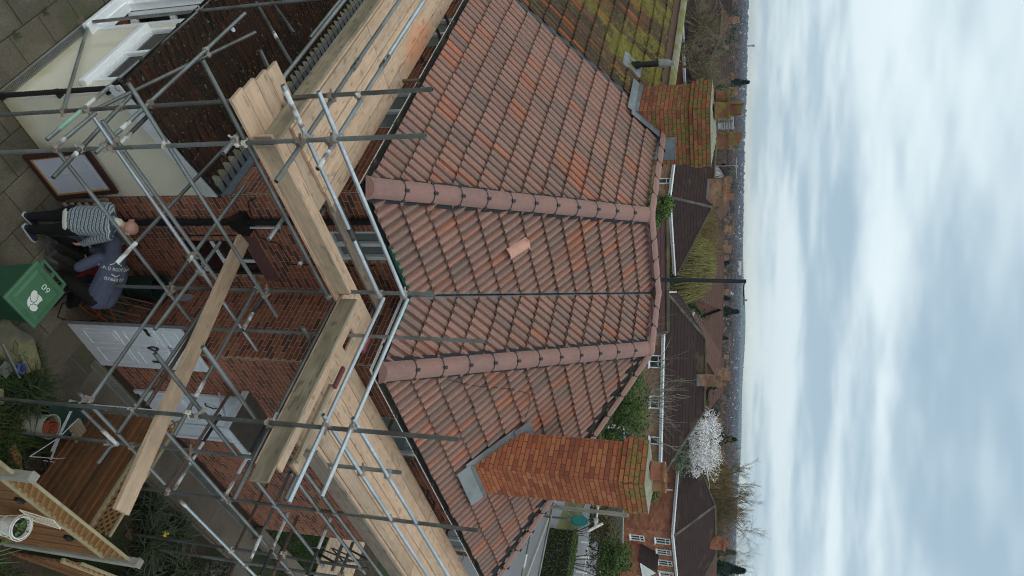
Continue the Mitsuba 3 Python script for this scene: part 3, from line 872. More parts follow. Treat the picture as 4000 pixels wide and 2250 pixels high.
obj('threshold', cat([cbox(EX-0.16, EX+0.10, DOOR[0]-0.12, DOOR[1]+0.10, 0.10, 0.2, 0.012), box(EX-0.05, EX+0.08, DOOR[0]+0.07, DOOR[1]-0.08, 0.2, 0.235)]), 'm_upvc', dr_)
lf = obj('open_door', cat([box(EX+0.10, EX+0.17, 2.24, 2.31, 0.2, 1.94)]+[move(b_, (EX+0.10, DOOR[1]-0.09, 0.2), (0.94, -0.34, 0), (0.34, 0.94, 0)) for b_ in
         (box(0, 0.09, -0.06, 0, 0, 1.73), box(0.68, 0.77, -0.06, 0, 0, 1.73), box(0.09, 0.68, -0.06, 0, 0, 0.12), box(0.09, 0.68, -0.06, 0, 1.62, 1.73), box(0.09, 0.68, -0.06, 0, 0.75, 0.84))]), 'm_upvc', ext)
obj('mop', rod((-0.9, 2.5, 0.16), (-0.5, 2.1, 1.5), 0.012, 6), 'm_red_handle', ext)
obj('curtain', box(-0.35, -0.31, 2.06, 2.5, 1.0, 2.0), 'm_blue_curtain', ext)
# roof
EO, EU, ES, EN = np.array([-1.42, 0, zr(-1.42)+0.03]), np.array([0, -1.0, 0]), np.array([ca, 0, sa]), np.array([-sa, 0, ca])
erf = obj('roof', cat([sheet([EO+[0, 0.24, 0], EO+[0, 8, 0], EO+ES*1.80+[0, 8, 0], EO+ES*1.80+[0, 0.24, 0]])]), 'm_felt2', ext)
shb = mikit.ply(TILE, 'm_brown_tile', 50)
eg = 0.30
for r in range(6):
    for c in range(22):
        y1 = 0.22+(c+1)*COVER
        ln = min(0.40, 1.80-r*eg)
        if y1 > 6.6:
            continue
        if ln > 0.39:
            obj('tile', None, None, erf, shape=shb, tw=mat4(np.array([EO[0], y1, EO[2]])+ES*(r*eg-0.05)+EN*0.012, EU, ES, EN))
        else:
            obj('tile', move((TILE[0]*[1, ln/0.40, 1], TILE[1]), np.array([EO[0], y1, EO[2]])+ES*(r*eg-0.05)+EN*0.012, EU, ES, EN), 'm_brown_tile', erf, smooth=50)
mat('white_board', speck((0.62, 0.64, 0.67), 0.15, 8, (0.5, 0.5, 0.46), 1.5, 0.5), 0.6, 0.3)
vb_ = np.array([[-1.47, 0.225, zr(-1.47)-0.17], [0.28, 0.225, zr(0.28)-0.17], [0.28, 0.225, zr(0.28)+0.03], [-1.47, 0.225, zr(-1.47)+0.03]])
obj('barge_board', (np.vstack([vb_, vb_+[0, 0.022, 0]]), np.array([[0, 1, 2], [0, 2, 3], [4, 6, 5], [4, 7, 6], [3, 2, 6], [3, 6, 7], [0, 4, 5], [0, 5, 1], [0, 3, 7], [0, 7, 4], [1, 5, 6], [1, 6, 2]])), 'm_white_board', ext)
gutter([(-1.445, 8.0), (-1.445, 0.22)], holder=ext, z=2.035, r=0.05, m='m_gutter2')
obj('eaves_board', box(-1.385, -1.365, 0.25, 8, 1.97, 2.05), 'm_white_board', ext)
DP = np.array([-1.405, 0.30, 0])
obj('downpipe', cat([rod(DP+[0, 0, 0.02], DP+[0, 0, 1.85], 0.034, 12), rod(DP+[0, 0, 1.83], DP+[-0.08, 0.03, 2.02], 0.034, 12)]+[rod(DP+[0, 0, z], DP+[0, 0, z+0.05], 0.041, 12) for z in (0.02, 0.95, 1.8)]+[box(-1.42, -1.33, 0.26, 0.34, z, z+0.03) for z in (0.97, 1.75)]), 'm_black_plastic', ext, smooth=40)
fl = [cbox(0.12, 0.30, 0.26, 7.9, zr(0.2)+0.085, zr(0.2)+0.097, 0.003), box(0.275, 0.293, 0.27, 7.9, zr(0.2)+0.05, zr(0.2)+0.24)]
obj('lead_flashing', cat(fl), 'm_lead', ext)
rg = rng_of(5)
v = []
for i in range(61):
    y = 0.26+i*0.125
    v += [[0.02+rg.normal(0, 0.01), y, zr(0.02)+0.10], [0.07, y, zr(0.07)+0.125], [0.13+rg.normal(0, 0.006), y, zr(0.13)+0.115]]
q = np.arange(60)*3
obj('mortar_fillet', (np.array(v), np.vstack([np.stack([q, q+3, q+4], 1), np.stack([q, q+4, q+1], 1), np.stack([q+1, q+4, q+5], 1), np.stack([q+1, q+5, q+2], 1)])), 'm_cement', ext)
# bits of grit and broken tile lying on it
rg = rng_of(77)
bits = []
for _ in range(90):
    y, d_ = rg.uniform(0.4, 5), rg.uniform(0.1, 1.6)
    c = EO+ES*d_+EN*0.062+np.array([0, y, 0]); s_ = rg.uniform(0.006, 0.016)
    bits.append(move(cbox(-s_, s_, -s_*0.7, s_*0.7, -s_*0.4, s_*0.4, s_*0.3), c, *np.linalg.qr(rg.normal(0, 1, (3, 3)))[0]))
obj('roof_grit', cat(bits), 'm_cement', ext, kind='stuff')
lid = thing('paint_tin_lid', 'round cream tin lid lying on the dark brown extension roof', 'lid')
obj('lid', None, None, lid, shape=mikit.ply(move(lathe([(0, 0.012), (0.030, 0.012), (0.034, 0.02), (0.040, 0.02), (0.040, 0.0), (0, 0)], n=20), EO+ES*0.42+EN*0.075+np.array([0, 2.42, 0]), EU, ES, EN), 'm_white_board'))
# ---------------------------------------------------------------- scaffold: clamped tubes, one thing
def steel(c, big, bf=3.0, ba=0.8, metal=0.55, rough=0.42):
    return {'type': 'principled', 'base_color': speck(c, 0.35, 28, big, bf, ba), 'roughness': rough, 'metallic': metal, 'specular': 0.5}


for nm, c, big in (('steel', (0.255, 0.275, 0.275), (0.165, 0.165, 0.15)), ('steel_bright', (0.56, 0.61, 0.65), (0.42, 0.45, 0.47)), ('steel_dark', (0.17, 0.18, 0.175), (0.11, 0.105, 0.095)),
                   ('steel_rust', (0.19, 0.135, 0.115), (0.16, 0.085, 0.055))):
    scene['m_'+nm] = {'type': 'twosided', 'bsdf': steel(c, big, metal=0.75 if nm == 'steel_bright' else 0.5)}
mat('old_white', speck((0.66, 0.67, 0.66), 0.3, 18, (0.16, 0.13, 0.11), 9.0, 0.9), 0.7, 0.3)
mat('black_paint', speck((0.03, 0.03, 0.03), 0.5, 15, (0.10, 0.10, 0.10), 8.0, 0.5), 0.6, 0.3)
mat('green_paint', speck((0.22, 0.46, 0.32), 0.3, 15, (0.40, 0.45, 0.42), 9.0, 0.7), 0.6, 0.3)
mat('coupler', speck((0.26, 0.20, 0.165), 0.6, 30, (0.40, 0.40, 0.38), 8.0, 0.7), 0.6, 0.4)
mat('coupler_white', speck((0.62, 0.58, 0.52), 0.5, 30, (0.22, 0.12, 0.08), 9.0, 0.7), 0.7, 0.3)
scaf = thing('scaffold', 'galvanised tube scaffold with rusty couplers wrapped round the house', 'scaffolding')
TUBES = []


def tube(name, a, b, m='steel', paint=()):
    a, b = np.array(a, float), np.array(b, float)
    k = obj(name, pipe(a, b), 'm_'+m, scaf, smooth=40)
    for t0, t1, c in paint:
        obj('paint_band', pipe(a+(b-a)*t0, a+(b-a)*t1, 0.0249, 0.002), 'm_'+c, k, smooth=40)
    if name in ('standard', 'ledger', 'transom', 'handrail', 'brace'):
        TUBES.append((a, b, k))
    return k


ST_ = [((-1.46, 2.17), 0, 5.75, 'steel'), ((-1.43, -0.22), 0, 6.33, 'steel_dark'), ((-1.43, -1.04), 0, 6.52, 'steel'), ((0.87, -0.93), 4.35, 5.90, 'steel'), ((0.92, -0.90), 0.03, 4.75, 'steel_dark'),
       ((1.44, -1.15), 0, 6.45, 'steel'), ((0.93, -2.83), 0, 6.74, 'steel_dark'), ((1.98, -2.69), 0, 5.72, 'steel'), ((3.10, -2.75), 0, 6.40, 'steel_dark'), ((4.80, -2.76), 0, 4.30, 'steel_dark'),
       ((-0.05, 2.40), 3.2, 4.90, 'steel_rust'), ((5.3, -2.76), 0, 6.2, 'steel'), ((7.4, -2.76), 0, 6.2, 'steel'), ((9.6, -2.76), 0, 6.2, 'steel'), ((-1.46, 4.6), 0, 6.2, 'steel'), ((-1.46, 7.0), 0, 6.2, 'steel'),
       ((9.75, 0.8), 0, 6.1, 'steel'), ((9.75, 3.2), 0, 6.1, 'steel')]
for (x, y), z0, z1, m in ST_:
    k = tube('standard', (x, y, z0+0.012), (x, y, z1), m)
    if z0 == 0:
        obj('base_plate', cat([box(x-0.075, x+0.075, y-0.075, y+0.075, 0.0, 0.008), rod((x, y, 0.008), (x, y, 0.05), 0.018, 8)]), 'm_steel_rust', k)
R, Q = 'ledger', 'transom'
# guard rails
tube('handrail', (-1.36, -1.42, 5.50), (-1.36, 2.6, 5.49), 'steel', ((0.0, 0.07, 'old_white'),)); tube('handrail', (-1.37, 0.55, 5.49), (-1.37, 6.8, 5.50), 'steel_bright')
tube('handrail', (-1.375, -1.62, 5.15), (-1.375, 1.9, 5.14), 'steel_dark'); tube('handrail', (-1.375, 0.50, 5.14), (-1.375, 6.8, 5.15), 'steel')
tube('handrail', (-1.93, -0.99, 5.56), (0.90, -0.98, 5.53), 'steel_bright'); tube('handrail', (-2.02, -0.99, 5.22), (0.89, -0.98, 5.20), 'steel_bright', ((0.02, 0.16, 'old_white'), (0.62, 0.68, 'black_paint')))
tube('handrail', (0.90, -1.00, 5.57), (0.89, -3.62, 5.56), 'steel_bright'); tube('handrail', (0.89, -1.00, 5.26), (0.88, -3.72, 5.25), 'steel_bright')
tube('handrail', (0.80, -2.77, 5.59), (10.2, -2.72, 5.58), 'steel_bright'); tube('handrail', (0.78, -2.77, 5.25), (10.2, -2.72, 5.24), 'steel_bright')
tube('handrail', (9.70, -2.9, 5.55), (9.70, 4.8, 5.55), 'steel'); tube('handrail', (9.70, -2.9, 5.20), (9.70, 4.8, 5.20), 'steel', ((0.3, 0.36, 'old_white'), (0.1, 0.14, 'old_white')))
# ledgers under the decks
tube(R, (-1.49, -1.3, 4.44), (-1.49, 6.5, 4.45), 'steel'); tube(R, (-1.49, 1.0, 4.38), (-1.49, 5.0, 4.38), 'steel')
tube(R, (-2.35, -1.02, 4.52), (0.95, -1.02, 4.51), 'steel_dark'); tube(R, (0.99, -0.95, 4.55), (1.02, -3.7, 4.53), 'steel_dark', ((0.62, 0.66, 'old_white'),)); tube(R, (1.5, -2.76, 4.45), (10.1, -2.75, 4.45), 'steel')
tube(R, (0.10, -0.6, 4.46), (0.10, 6.5, 4.46), 'steel_dark'); tube(R, (1.2, -1.28, 4.44), (9.8, -1.25, 4.45), 'steel_dark'); tube(R, (-1.6, 0.08, 4.44), (2.0, 0.08, 4.44), 'steel_dark'); tube(R, (1.94, -3.2, 4.46), (1.94, 0.1, 4.46), 'steel_dark')
# bracing and lower lifts
tube('ledger', (-1.45, -0.85, 1.78), (-1.45, 2.52, 2.08), 'steel', ((0.06,0.17,'green_paint'),(0.18,0.28,'old_white')))
tube('ledger', (-1.47, -1.18, 2.74), (-1.47, 1.92, 2.96), 'steel', ((0.14,0.19,'old_white'),))
tube('brace', (-1.40, -0.25, 1.88), (-1.40, 1.49, 3.32), 'steel_dark')
tube('transom', (-1.47, -1.04, 2.06), (-1.47, -0.37, 2.14), 'steel', ((0.02,0.25,'old_white'),))
tube('transom', (-1.45, -1.57, 2.45), (-1.45, -0.00, 2.37), 'steel_dark', ((0.22,0.28,'old_white'),))
tube('transom', (-1.36, -0.95, 2.76), (-1.36, -0.25, 2.78), 'black_paint', ((0.02,0.42,'old_white'),))
tube('brace', (-1.43, 2.13, 0.12), (-1.44, -0.20, 1.50), 'steel')
tube('ledger', (-2.16, -1.00, 3.52), (1.31, -1.00, 3.57), 'steel')
tube('ledger', (-1.80, -1.00, 2.82), (2.04, -1.00, 2.89), 'steel_bright')
tube('ledger', (-1.72, -0.95, 2.84), (0.77, -0.95, 2.95), 'steel')
tube('ledger', (-1.37, -1.00, 2.01), (1.47, -1.00, 2.11), 'steel')
tube('ledger', (-0.07, -2.62, 4.15), (1.30, -2.62, 4.13), 'steel')
tube('transom', (-0.30, -1.68, 2.55), (-0.30, 1.03, 2.83), 'steel_dark', ((0.0,0.13,'old_white'),))
tube('transom', (0.20, -1.13, 2.90), (0.20, 0.37, 2.92), 'steel', ((0.0,0.12,'old_white'),))
tube('transom', (0.50, -1.97, 2.76), (0.50, -0.45, 2.82), 'steel')
tube('ledger', (0.93, -2.79, 2.06), (0.93, -0.35, 2.01), 'steel')
tube('ledger', (0.93, -3.14, 2.74), (0.93, -0.94, 2.80), 'steel_dark')
tube('ledger', (1.05, -2.67, 2.75), (1.05, -0.80, 2.70), 'steel_rust')
tube('ledger', (0.88, -3.13, 3.53), (0.88, -0.81, 3.41), 'steel_dark', ((0.22,0.32,'old_white'),))
tube('transom', (0.93, -1.56, 3.54), (0.93, -1.01, 3.54), 'black_paint', ((0.0,0.5,'old_white'),))
tube('ledger', (-0.08, -2.75, 3.65), (1.84, -2.75, 3.61), 'steel_dark')
tube('ledger', (1.06, -2.78, 2.87), (5.49, -2.78, 2.76), 'steel', ((0.02,0.05,'old_white'),))
tube('ledger', (0.82, -2.73, 1.97), (2.91, -2.73, 1.87), 'steel')
tube('ledger', (3.22, -2.80, 1.98), (5.81, -2.80, 1.95), 'steel_bright', ((0.0,0.06,'old_white'),))
tube('ledger', (1.02, -2.82, 1.91), (1.79, -2.82, 1.91), 'steel_dark', ((0.55,1.0,'old_white'),))
tube('transom', (2.05, -2.97, 1.52), (2.05, -2.67, 1.54), 'steel')
tube('transom', (3.05, -2.82, 1.83), (3.05, -1.07, 1.94), 'steel_rust')
tube('transom', (3.14, -2.70, 1.86), (3.14, -1.43, 1.91), 'old_white', ((0.62,1.0,'black_paint'),))
tube('transom', (3.10, -2.74, 2.74), (3.10, -1.56, 2.80), 'old_white', ((0.6,1.0,'black_paint'),))
tube('transom', (4.90, -2.78, 1.95), (4.90, -1.50, 1.95), 'steel_rust')
tube('transom', (4.00, -3.17, 2.92), (4.00, -1.76, 2.90), 'steel_dark', ((0.0,0.25,'old_white'),))
tube('transom', (4.50, -3.20, 2.85), (4.50, -2.20, 2.84), 'old_white', ((0.0,0.45,'black_paint'),))
tube('transom', (4.70, -3.10, 2.91), (4.70, -2.14, 2.89), 'steel_rust')
tube('transom', (4.35, -3.15, 3.66), (4.35, -2.27, 3.66), 'old_white', ((0.0,0.45,'black_paint'),))
tube('transom', (5.00, -2.79, 3.64), (5.00, -2.37, 3.64), 'steel_dark')
tube('transom', (5.20, -2.78, 3.68), (5.20, -2.23, 3.69), 'steel_dark')
tube('ledger', (2.31, -2.75, 3.58), (4.99, -2.75, 3.48), 'steel')
tube('ledger', (2.15, -2.75, 4.22), (5.00, -2.75, 4.17), 'steel')
tube('transom', (-0.30, -1.26, 4.36), (-0.30, -0.83, 4.38), 'steel_bright')
tube('transom', (0.28, -1.08, 4.40), (0.28, -0.85, 4.41), 'steel', ((0.0,0.2,'old_white'),))
tube('transom', (0.82, -1.57, 4.43), (1.14, -1.57, 4.43), 'steel')
tube('transom', (3.56, -1.20, 4.48), (3.55, -0.94, 4.48), 'steel_rust')
tube('transom', (4.40, -1.25, 4.48), (4.50, -1.10, 4.48), 'steel_rust')
tube('transom', (5.60, -1.28, 4.48), (5.59, -0.95, 4.48), 'steel_rust')
tube('transom', (5.97, -1.19, 4.48), (5.94, -0.96, 4.48), 'steel_rust')
tube('transom', (6.88, -1.28, 4.48), (6.86, -1.07, 4.48), 'steel_rust')
tube('transom', (0.13, 3.55, 4.48), (0.34, 3.56, 4.48), 'steel_rust')
tube('transom', (0.13, 4.91, 4.48), (0.49, 4.98, 4.48), 'steel_rust')
tube('transom', (0.18, 4.42, 4.48), (0.44, 4.48, 4.48), 'steel_rust')
tube('transom', (-1.90, -0.01, 4.40), (-1.57, -0.01, 4.40), 'steel_dark')
tube('brace', (-1.30, 2.63, 2.68), (-1.30, 0.64, 4.25), 'steel_dark', ((0.5,0.6,'old_white'),))
tube('transom', (-1.20, 2.90, 2.74), (-1.20, 1.78, 3.66), 'steel_dark')
# swivel and right angle couplers wherever two tubes pass close to each other
def near(a, b, c, d):
    u, v, w = b-a, d-c, a-c
    A, B, C_, D_, E_ = u@u, u@v, v@v, u@w, v@w
    den = A*C_-B*B
    if den < 1e-6*A*C_:
        return None
    s, t = (B*E_-C_*D_)/den, (A*E_-B*D_)/den
    if not (-0.01 < s < 1.01 and -0.01 < t < 1.01):
        return None
    p, q = a+u*min(max(s, 0), 1), c+v*min(max(t, 0), 1)
    return p, q, u/math.sqrt(A), v/math.sqrt(C_)


def coupler(p, q, u, v, m, rg):
    ms = [rod(p-u*0.024, p+u*0.024, 0.033, 8), rod(q-v*0.024, q+v*0.024, 0.033, 8)]
    w = q-p
    if np.linalg.norm(w) > 0.02:
        ms.append(rod(p, q, 0.022, 6))
    n = np.cross(u, v); n /= np.linalg.norm(n)+1e-9
    for c, ax in ((p, u), (q, v)):
        s = np.cross(ax, n)*(1 if rg.random() < 0.5 else -1)
        ms += [rod(c+s*0.028+n*0.03, c+s*0.062-n*0.035, 0.007, 5), rod(c+s*0.055-n*0.020, c+s*0.064-n*0.042, 0.014, 6), move(box(-0.012, 0.012, -0.02, 0.02, -0.012, 0.012), c+s*0.038, ax, n, s)]
    return cat(ms)


rg = rng_of(31)
done = []
for i in range(len(TUBES)):
    for j in range(i):
        r = near(TUBES[i][0], TUBES[i][1], TUBES[j][0], TUBES[j][1])
        if r is None or np.linalg.norm(r[0]-r[1]) > 0.10 or abs(r[2]@r[3]) > 0.95:
            continue
        m = (r[0]+r[1])/2
        if any(np.linalg.norm(m-e) < 0.07 for e in done):
            continue
        done.append(m)
        obj('coupler', coupler(*r, None, rg), 'm_coupler_white' if rg.random() < 0.12 else 'm_coupler', scaf)
for a, b in ((( -1.36, 2.58, 5.49), (-1.36, 2.72, 5.49)), ((-1.36, 0.42, 5.49), (-1.36, 0.66, 5.49)), ((-1.375, 0.40, 5.145), (-1.375, 0.62, 5.145))):
    obj('sleeve_coupler', cat([rod(a, b, 0.032, 10)]+[rod(np.array(a)*(1-t)+np.array(b)*t+[-0.03, 0, 0.02], np.array(a)*(1-t)+np.array(b)*t+[-0.055, 0, 0.05], 0.012, 6) for t in (0.25, 0.75)]), 'm_steel_dark', scaf, smooth=40)

# ---------------------------------------------------------------- scaffold boards: each one lies loose on the tubes


def wood_fn(pale, tan, grey, wear, seed, dirt=0.35):
    def fn(p, n, uv):
        u, v = uv.x, uv.y
        g = noise(u*2.2+seed, v*95, seed)*0.6+noise(u*7, v*260, seed+3)*0.4
        c = mix(pale, tan, smoothstep(0.25, 0.8, g))
        k = fbm(u*1.6+seed*7, v*5, p.z*2, 4)
        c = mix(c, grey, smoothstep(0.45, 0.75, k)*wear)
        c = c*(0.86+0.26*fbm(u*9+seed, v*14, 2.0, 2))
        sp_ = dr.exp(-(dr.square((p.x+0.20)/0.28)+dr.square((p.y-3.25)/0.75)))*smoothstep(4.5, 4.55, p.z)
        c = mix(c, (0.72, 0.22, 0.08), smoothstep(0.25, 0.95, sp_*(0.6+0.9*fbm(p.x*9, p.y*9, 1.0, 3)))*0.45)
        c = mix(c, (0.10, 0.08, 0.06), smoothstep(0.80, 0.90, noise(u*9+seed*3, v*22, 7.0))*dirt)
        return c
    return mikit.proc(fn)


mat('board', wood_fn((0.60, 0.425, 0.295), (0.52, 0.345, 0.23), (0.40, 0.31, 0.225), 0.35, 1.0), 0.8, 0.2)
mat('board_mid', wood_fn((0.54, 0.39, 0.275), (0.44, 0.31, 0.21), (0.33, 0.26, 0.19), 0.5, 4.0), 0.82, 0.2)
mat('board_old', wood_fn((0.33, 0.27, 0.19), (0.24, 0.195, 0.135), (0.145, 0.13, 0.095), 0.75, 9.0, 0.6), 0.85, 0.15)
mat('board_grey', wood_fn((0.27, 0.215, 0.17), (0.21, 0.17, 0.14), (0.15, 0.13, 0.115), 0.7, 13.0, 0.6), 0.85, 0.15)
mat('pink_paint', (0.42, 0.11, 0.20), 0.8, 0.2)
mat('red_band', (0.13, 0.045, 0.045), 0.7, 0.3)


def board(label, a, b, width=0.225, t=0.038, up=(0, 0, 1), m='board', group=None, ends=None, bow=0.0, name='scaffold_board', cat_='scaffold board', notch=True):
    """a board from a to b (centre line of its underside); up is the direction of its thickness"""
    a, b, up = np.array(a, float), np.array(b, float), np.array(up, float)
    L = np.linalg.norm(b-a); d = (b-a)/L
    s = np.cross(up, d); s /= np.linalg.norm(s); up = np.cross(d, s)
    c, ch = width/2, 0.004
    prof = [(-c+ch, 0), (c-ch, 0), (c, ch), (c, t-ch), (c-ch, t), (-c+ch, t), (-c, t-ch), (-c, ch)]
    N = 4
    v, uv = [], []
    ring = prof+[prof[0]]
    for i in range(N+1):
        f_ = i/N
        o_ = a+d*L*f_+up*(bow*4*f_*(1-f_))
        run = 0
        for k, (x, z) in enumerate(ring):
            if k:
                run += math.hypot(x-ring[k-1][0], z-ring[k-1][1])
            v.append(o_+s*x+up*z); uv.append((L*f_+a[0]*3.1+a[1]*1.7, run+a[0]*0.7+a[1]*1.3))
    m_ = len(ring)
    f = []
    for i in range(N):
        for k in range(m_-1):
            q = i*m_+k
            f += [[q, q+1, q+1+m_], [q, q+1+m_, q+m_]]
    e0 = len(v)
    for i, base in ((0, 0), (1, N*m_)):
        for k in range(8):
            v.append(v[base+k]); uv.append((0.3*k+50, 0.05*k))
        o_ = e0+i*8
        for k in range(1, 7):
            f.append([o_, o_+k+1, o_+k] if i == 0 else [o_, o_+k, o_+k+1])
    key_ = thing(name, label, cat_, group)
    scene[key_] = mikit.ply((np.array(v), np.array(f)), 'm_'+m, False, uv=np.array(uv))
    for e in (ends or ()):
        o_ = a if e == 'a' else b
        sg = 1 if e == 'a' else -1
        obj('end_band', move(box(-0.012 if sg > 0 else -0.04, 0.04 if sg > 0 else 0.012, -c-0.003, c+0.003, -0.003, t+0.003), o_, d, s, up), 'm_pink_paint' if ends == 'A' else 'm_steel_dark', key_)
    return key_


ORD = ['outermost', 'second', 'third', 'fourth', 'fifth', 'sixth']
rg = rng_of(12)
# left deck, along y
for i in range(6):
    x = -1.265+0.232*i
    dz_ = 0.004 if i % 2 else 0
    nm = ORD[i] if i < 5 else 'innermost'
    m = ('board', 'board_mid', 'board', 'board', 'board', 'board_mid')[i]
    board(f'pale {nm} deck board of the left platform, nearer length below the rails', (x, -0.40+0.012*i, 4.60+dz_), (x, 1.945, 4.60+dz_), m=m, group='deck boards on the left platform')
    board(f'{nm} deck board of the left platform, further length at the photo edge', (x+0.004, 1.958, 4.60+dz_), (x+0.004, 5.86, 4.60+dz_), m=('board', 'board', 'board_mid', 'board', 'board', 'board_mid')[i], group='deck boards on the left platform')
board('weathered toe board on edge along the left platform', (-1.405, -1.06, 4.745), (-1.405, 2.9, 4.745), up=(1, 0, 0), m='board_old', group='toe boards')
board('weathered further toe board of the left platform', (-1.405, 2.93, 4.745), (-1.405, 6.8, 4.745), up=(1, 0, 0), m='board_old', group='toe boards')
# centre deck, along x
for i in range(4):
    y = -0.885+0.232*i
    if i < 2:
        board(('outer', 'inner')[i]+' pale deck board of the centre platform below the inner corner', (-1.90+0.03*i, y, 4.555), (1.98-0.1*i, y, 4.555), m=('board', 'board')[i], ends='A' if i == 0 else None, group='deck boards on the centre platform')
    else:
        board(('third', 'fourth')[i-2]+' short board end jutting out left of the platform corner', (-1.90+0.035*i, y, 4.555), (0.0-0.5*(i-2)-0.1, y, 4.555), m='board_mid', ends='B' if i == 3 else None, group='deck boards on the centre platform')
board('dark board by the wall below the inner corner of the gutter', (-0.35, -0.16, 4.50), (2.05, -0.16, 4.50), m='board_grey', group='deck boards on the centre platform')
board('wide toe board on edge along the centre platform', (-1.46, -0.985, 4.705), (0.85, -0.985, 4.705), up=(0, 1, 0), m='board_mid', group='toe boards')
board('short worn board laid across the left deck corner', (-1.42, -0.31, 4.60), (0.1, -0.31, 4.60), width=0.05, m='board_old', group='deck boards on the centre platform')
# right inner deck, along y
for i in range(2):
    x = 1.075+0.232*i
    board(('outer', 'inner')[i]+' pale deck board of the short platform at the brick corner', (x, -0.72+0.05*i, 4.602), (x, -3.30+0.16*i, 4.602), m=('board', 'board')[i], group='deck boards on the short platform')
board('third board of the short platform, set apart beyond the gap', (1.70, -0.55, 4.56), (1.70, -2.95, 4.56), m='board_mid', group='deck boards on the short platform')
board('mossy brown toe board on edge along the short platform', (0.945, -0.98, 4.755), (0.945, -3.50, 4.755), up=(1, 0, 0), m='board_old', group='toe boards')
board('narrow timber between the boards of the short platform', (1.50, -1.9, 4.66), (1.50, -2.95, 4.66), width=0.07, t=0.05, m='board_old', group='deck boards on the short platform')
pb_ = board('red painted block of wood lying in the gap of the short platform', (1.50, -1.62, 4.71), (1.50, -1.92, 4.71), width=0.06, t=0.04, m='red_band', name='wood_block', cat_='wood block')
# right deck, along x
for i in range(6):
    y = -2.60+0.236*i
    nm = ORD[i] if i < 5 else 'innermost'
    m = ('board', 'board_mid', 'board', 'board', 'board', 'board_mid')[i]
    board(f'pale {nm} deck board of the right platform, nearer length', (1.05 if i < 4 else 1.4, y, 4.558), (5.62+0.01*i, y, 4.558), m=m, group='deck boards on the right platform')
    board(f'{nm} deck board of the right platform, further length at the photo edge', (5.635+0.01*i, y+0.003, 4.558), (9.55, y, 4.558), m=('board_mid', 'board', 'board', 'board_mid', 'board', 'board')[i], group='deck boards on the right platform')
board('grey toe board on edge along the right platform', (1.62, -2.715, 4.70), (5.5, -2.715, 4.70), up=(0, -1, 0), m='board_grey', group='toe boards')
board('grey further toe board of the right platform', (5.53, -2.715, 4.70), (9.5, -2.715, 4.70), up=(0, -1, 0), m='board_grey', group='toe boards')
# the long loose plank low down across the scaffold
board('long thick pale plank slanting across the lower scaffold tubes', (1.29, -3.87, 3.02), (0.66, -0.22, 2.94), t=0.055, m='board_mid', name='loose_plank', cat_='plank')
# ---------------------------------------------------------------- ground round the house
def soil_fn(p, n, uv):
    c = mix((0.038, 0.030, 0.022), (0.075, 0.058, 0.040), fbm(p.x*6, p.y*6, 1.0, 3))
    c = mix(c, (0.030, 0.046, 0.018), smoothstep(0.40, 0.66, fbm(p.x*1.2+4, p.y*1.2, 2.0, 3))*0.85)
    return c*(0.75+0.5*noise(p.x*40, p.y*40, 3.0))


def slab_fn(p, n, uv):
    r = cell_rand(dr.floor((p.x+1.89)/0.47), dr.floor(p.y/0.6), 4)
    c = mix((0.125, 0.108, 0.080), (0.085, 0.076, 0.060), r)
    c = mix(c, (0.19, 0.168, 0.125), smoothstep(0.50, 0.75, fbm(p.x*2.3, p.y*2.3, 3.0, 3))*0.6)
    c = mix(c, (0.085, 0.09, 0.045), smoothstep(0.56, 0.75, fbm(p.x*3.1+9, p.y*3.1, 5.0, 3))*0.6)
    return c*(0.72+0.55*fbm(p.x*55, p.y*55, 2.0, 2))


def concrete_fn(p, n, uv):
    c = mix((0.125, 0.106, 0.086), (0.185, 0.158, 0.126), fbm(p.x*1.7, p.y*1.7, 3.0, 3))
    c = mix(c, (0.09, 0.078, 0.062), smoothstep(0.55, 0.72, fbm(p.x*1.1+3, p.y*1.1+8, 5.0, 3))*0.6)
    return c*(0.78+0.42*fbm(p.x*60, p.y*60, 2.0, 2))


def field_fn(p, n, uv):
    c = mix((0.075, 0.085, 0.035), (0.10, 0.082, 0.052), fbm(p.x*0.05, p.y*0.05, 1.0, 4))
    return mix(c, (0.06, 0.052, 0.045), smoothstep(0.5, 0.7, fbm(p.x*0.013+4, p.y*0.013, 1.0, 4))*0.8)


mat('soil', mikit.proc(soil_fn), 0.95, 0.1)
mat('slab', mikit.proc(slab_fn), 0.9, 0.2)
mat('concrete', mikit.proc(concrete_fn), 0.9, 0.2)
mat('field', mikit.proc(field_fn), 0.95, 0.1)


def terrain(dist):
    """the land falls gently behind the near houses and rises again far off"""
    return -0.05-3.2*smooth01((dist-80)/120)+9.0*smooth01((dist-900)/1700)


def smooth01(t):
    t = np.clip(t, 0, 1)
    return t*t*(3-2*t)


FWH = V3 = np.array([FW[0], FW[1], 0.0]); FWH = FWH/np.linalg.norm(FWH); RTH = np.array([RT[0], RT[1], 0.0]); RTH /= np.linalg.norm(RTH)
ds = np.concatenate([[-800, -60, 40, 60], np.linspace(70, 180, 23), [300, 600, 900], np.linspace(1000, 2600, 17), [3600, 5400]])
ls = np.linspace(-3200, 3200, 41)
gv = np.array([[*(CAM+FWH*d+RTH*l)[:2], float(terrain(d))] for d in ds for l in ls])
ii, jj = np.meshgrid(np.arange(len(ds)-1), np.arange(len(ls)-1), indexing='ij'); q = (ii*len(ls)+jj).ravel(); m_ = len(ls)
obj('ground', (gv, np.vstack([np.stack([q, q+m_+1, q+m_], 1), np.stack([q, q+1, q+m_+1], 1)])), 'm_field', kind='structure', smooth=True)
obj('garden_soil', sheet([(-9, -12, -0.02), (15, -12, -0.02), (15, 3, -0.02), (-9, 14, -0.02)]), 'm_soil', kind='structure')
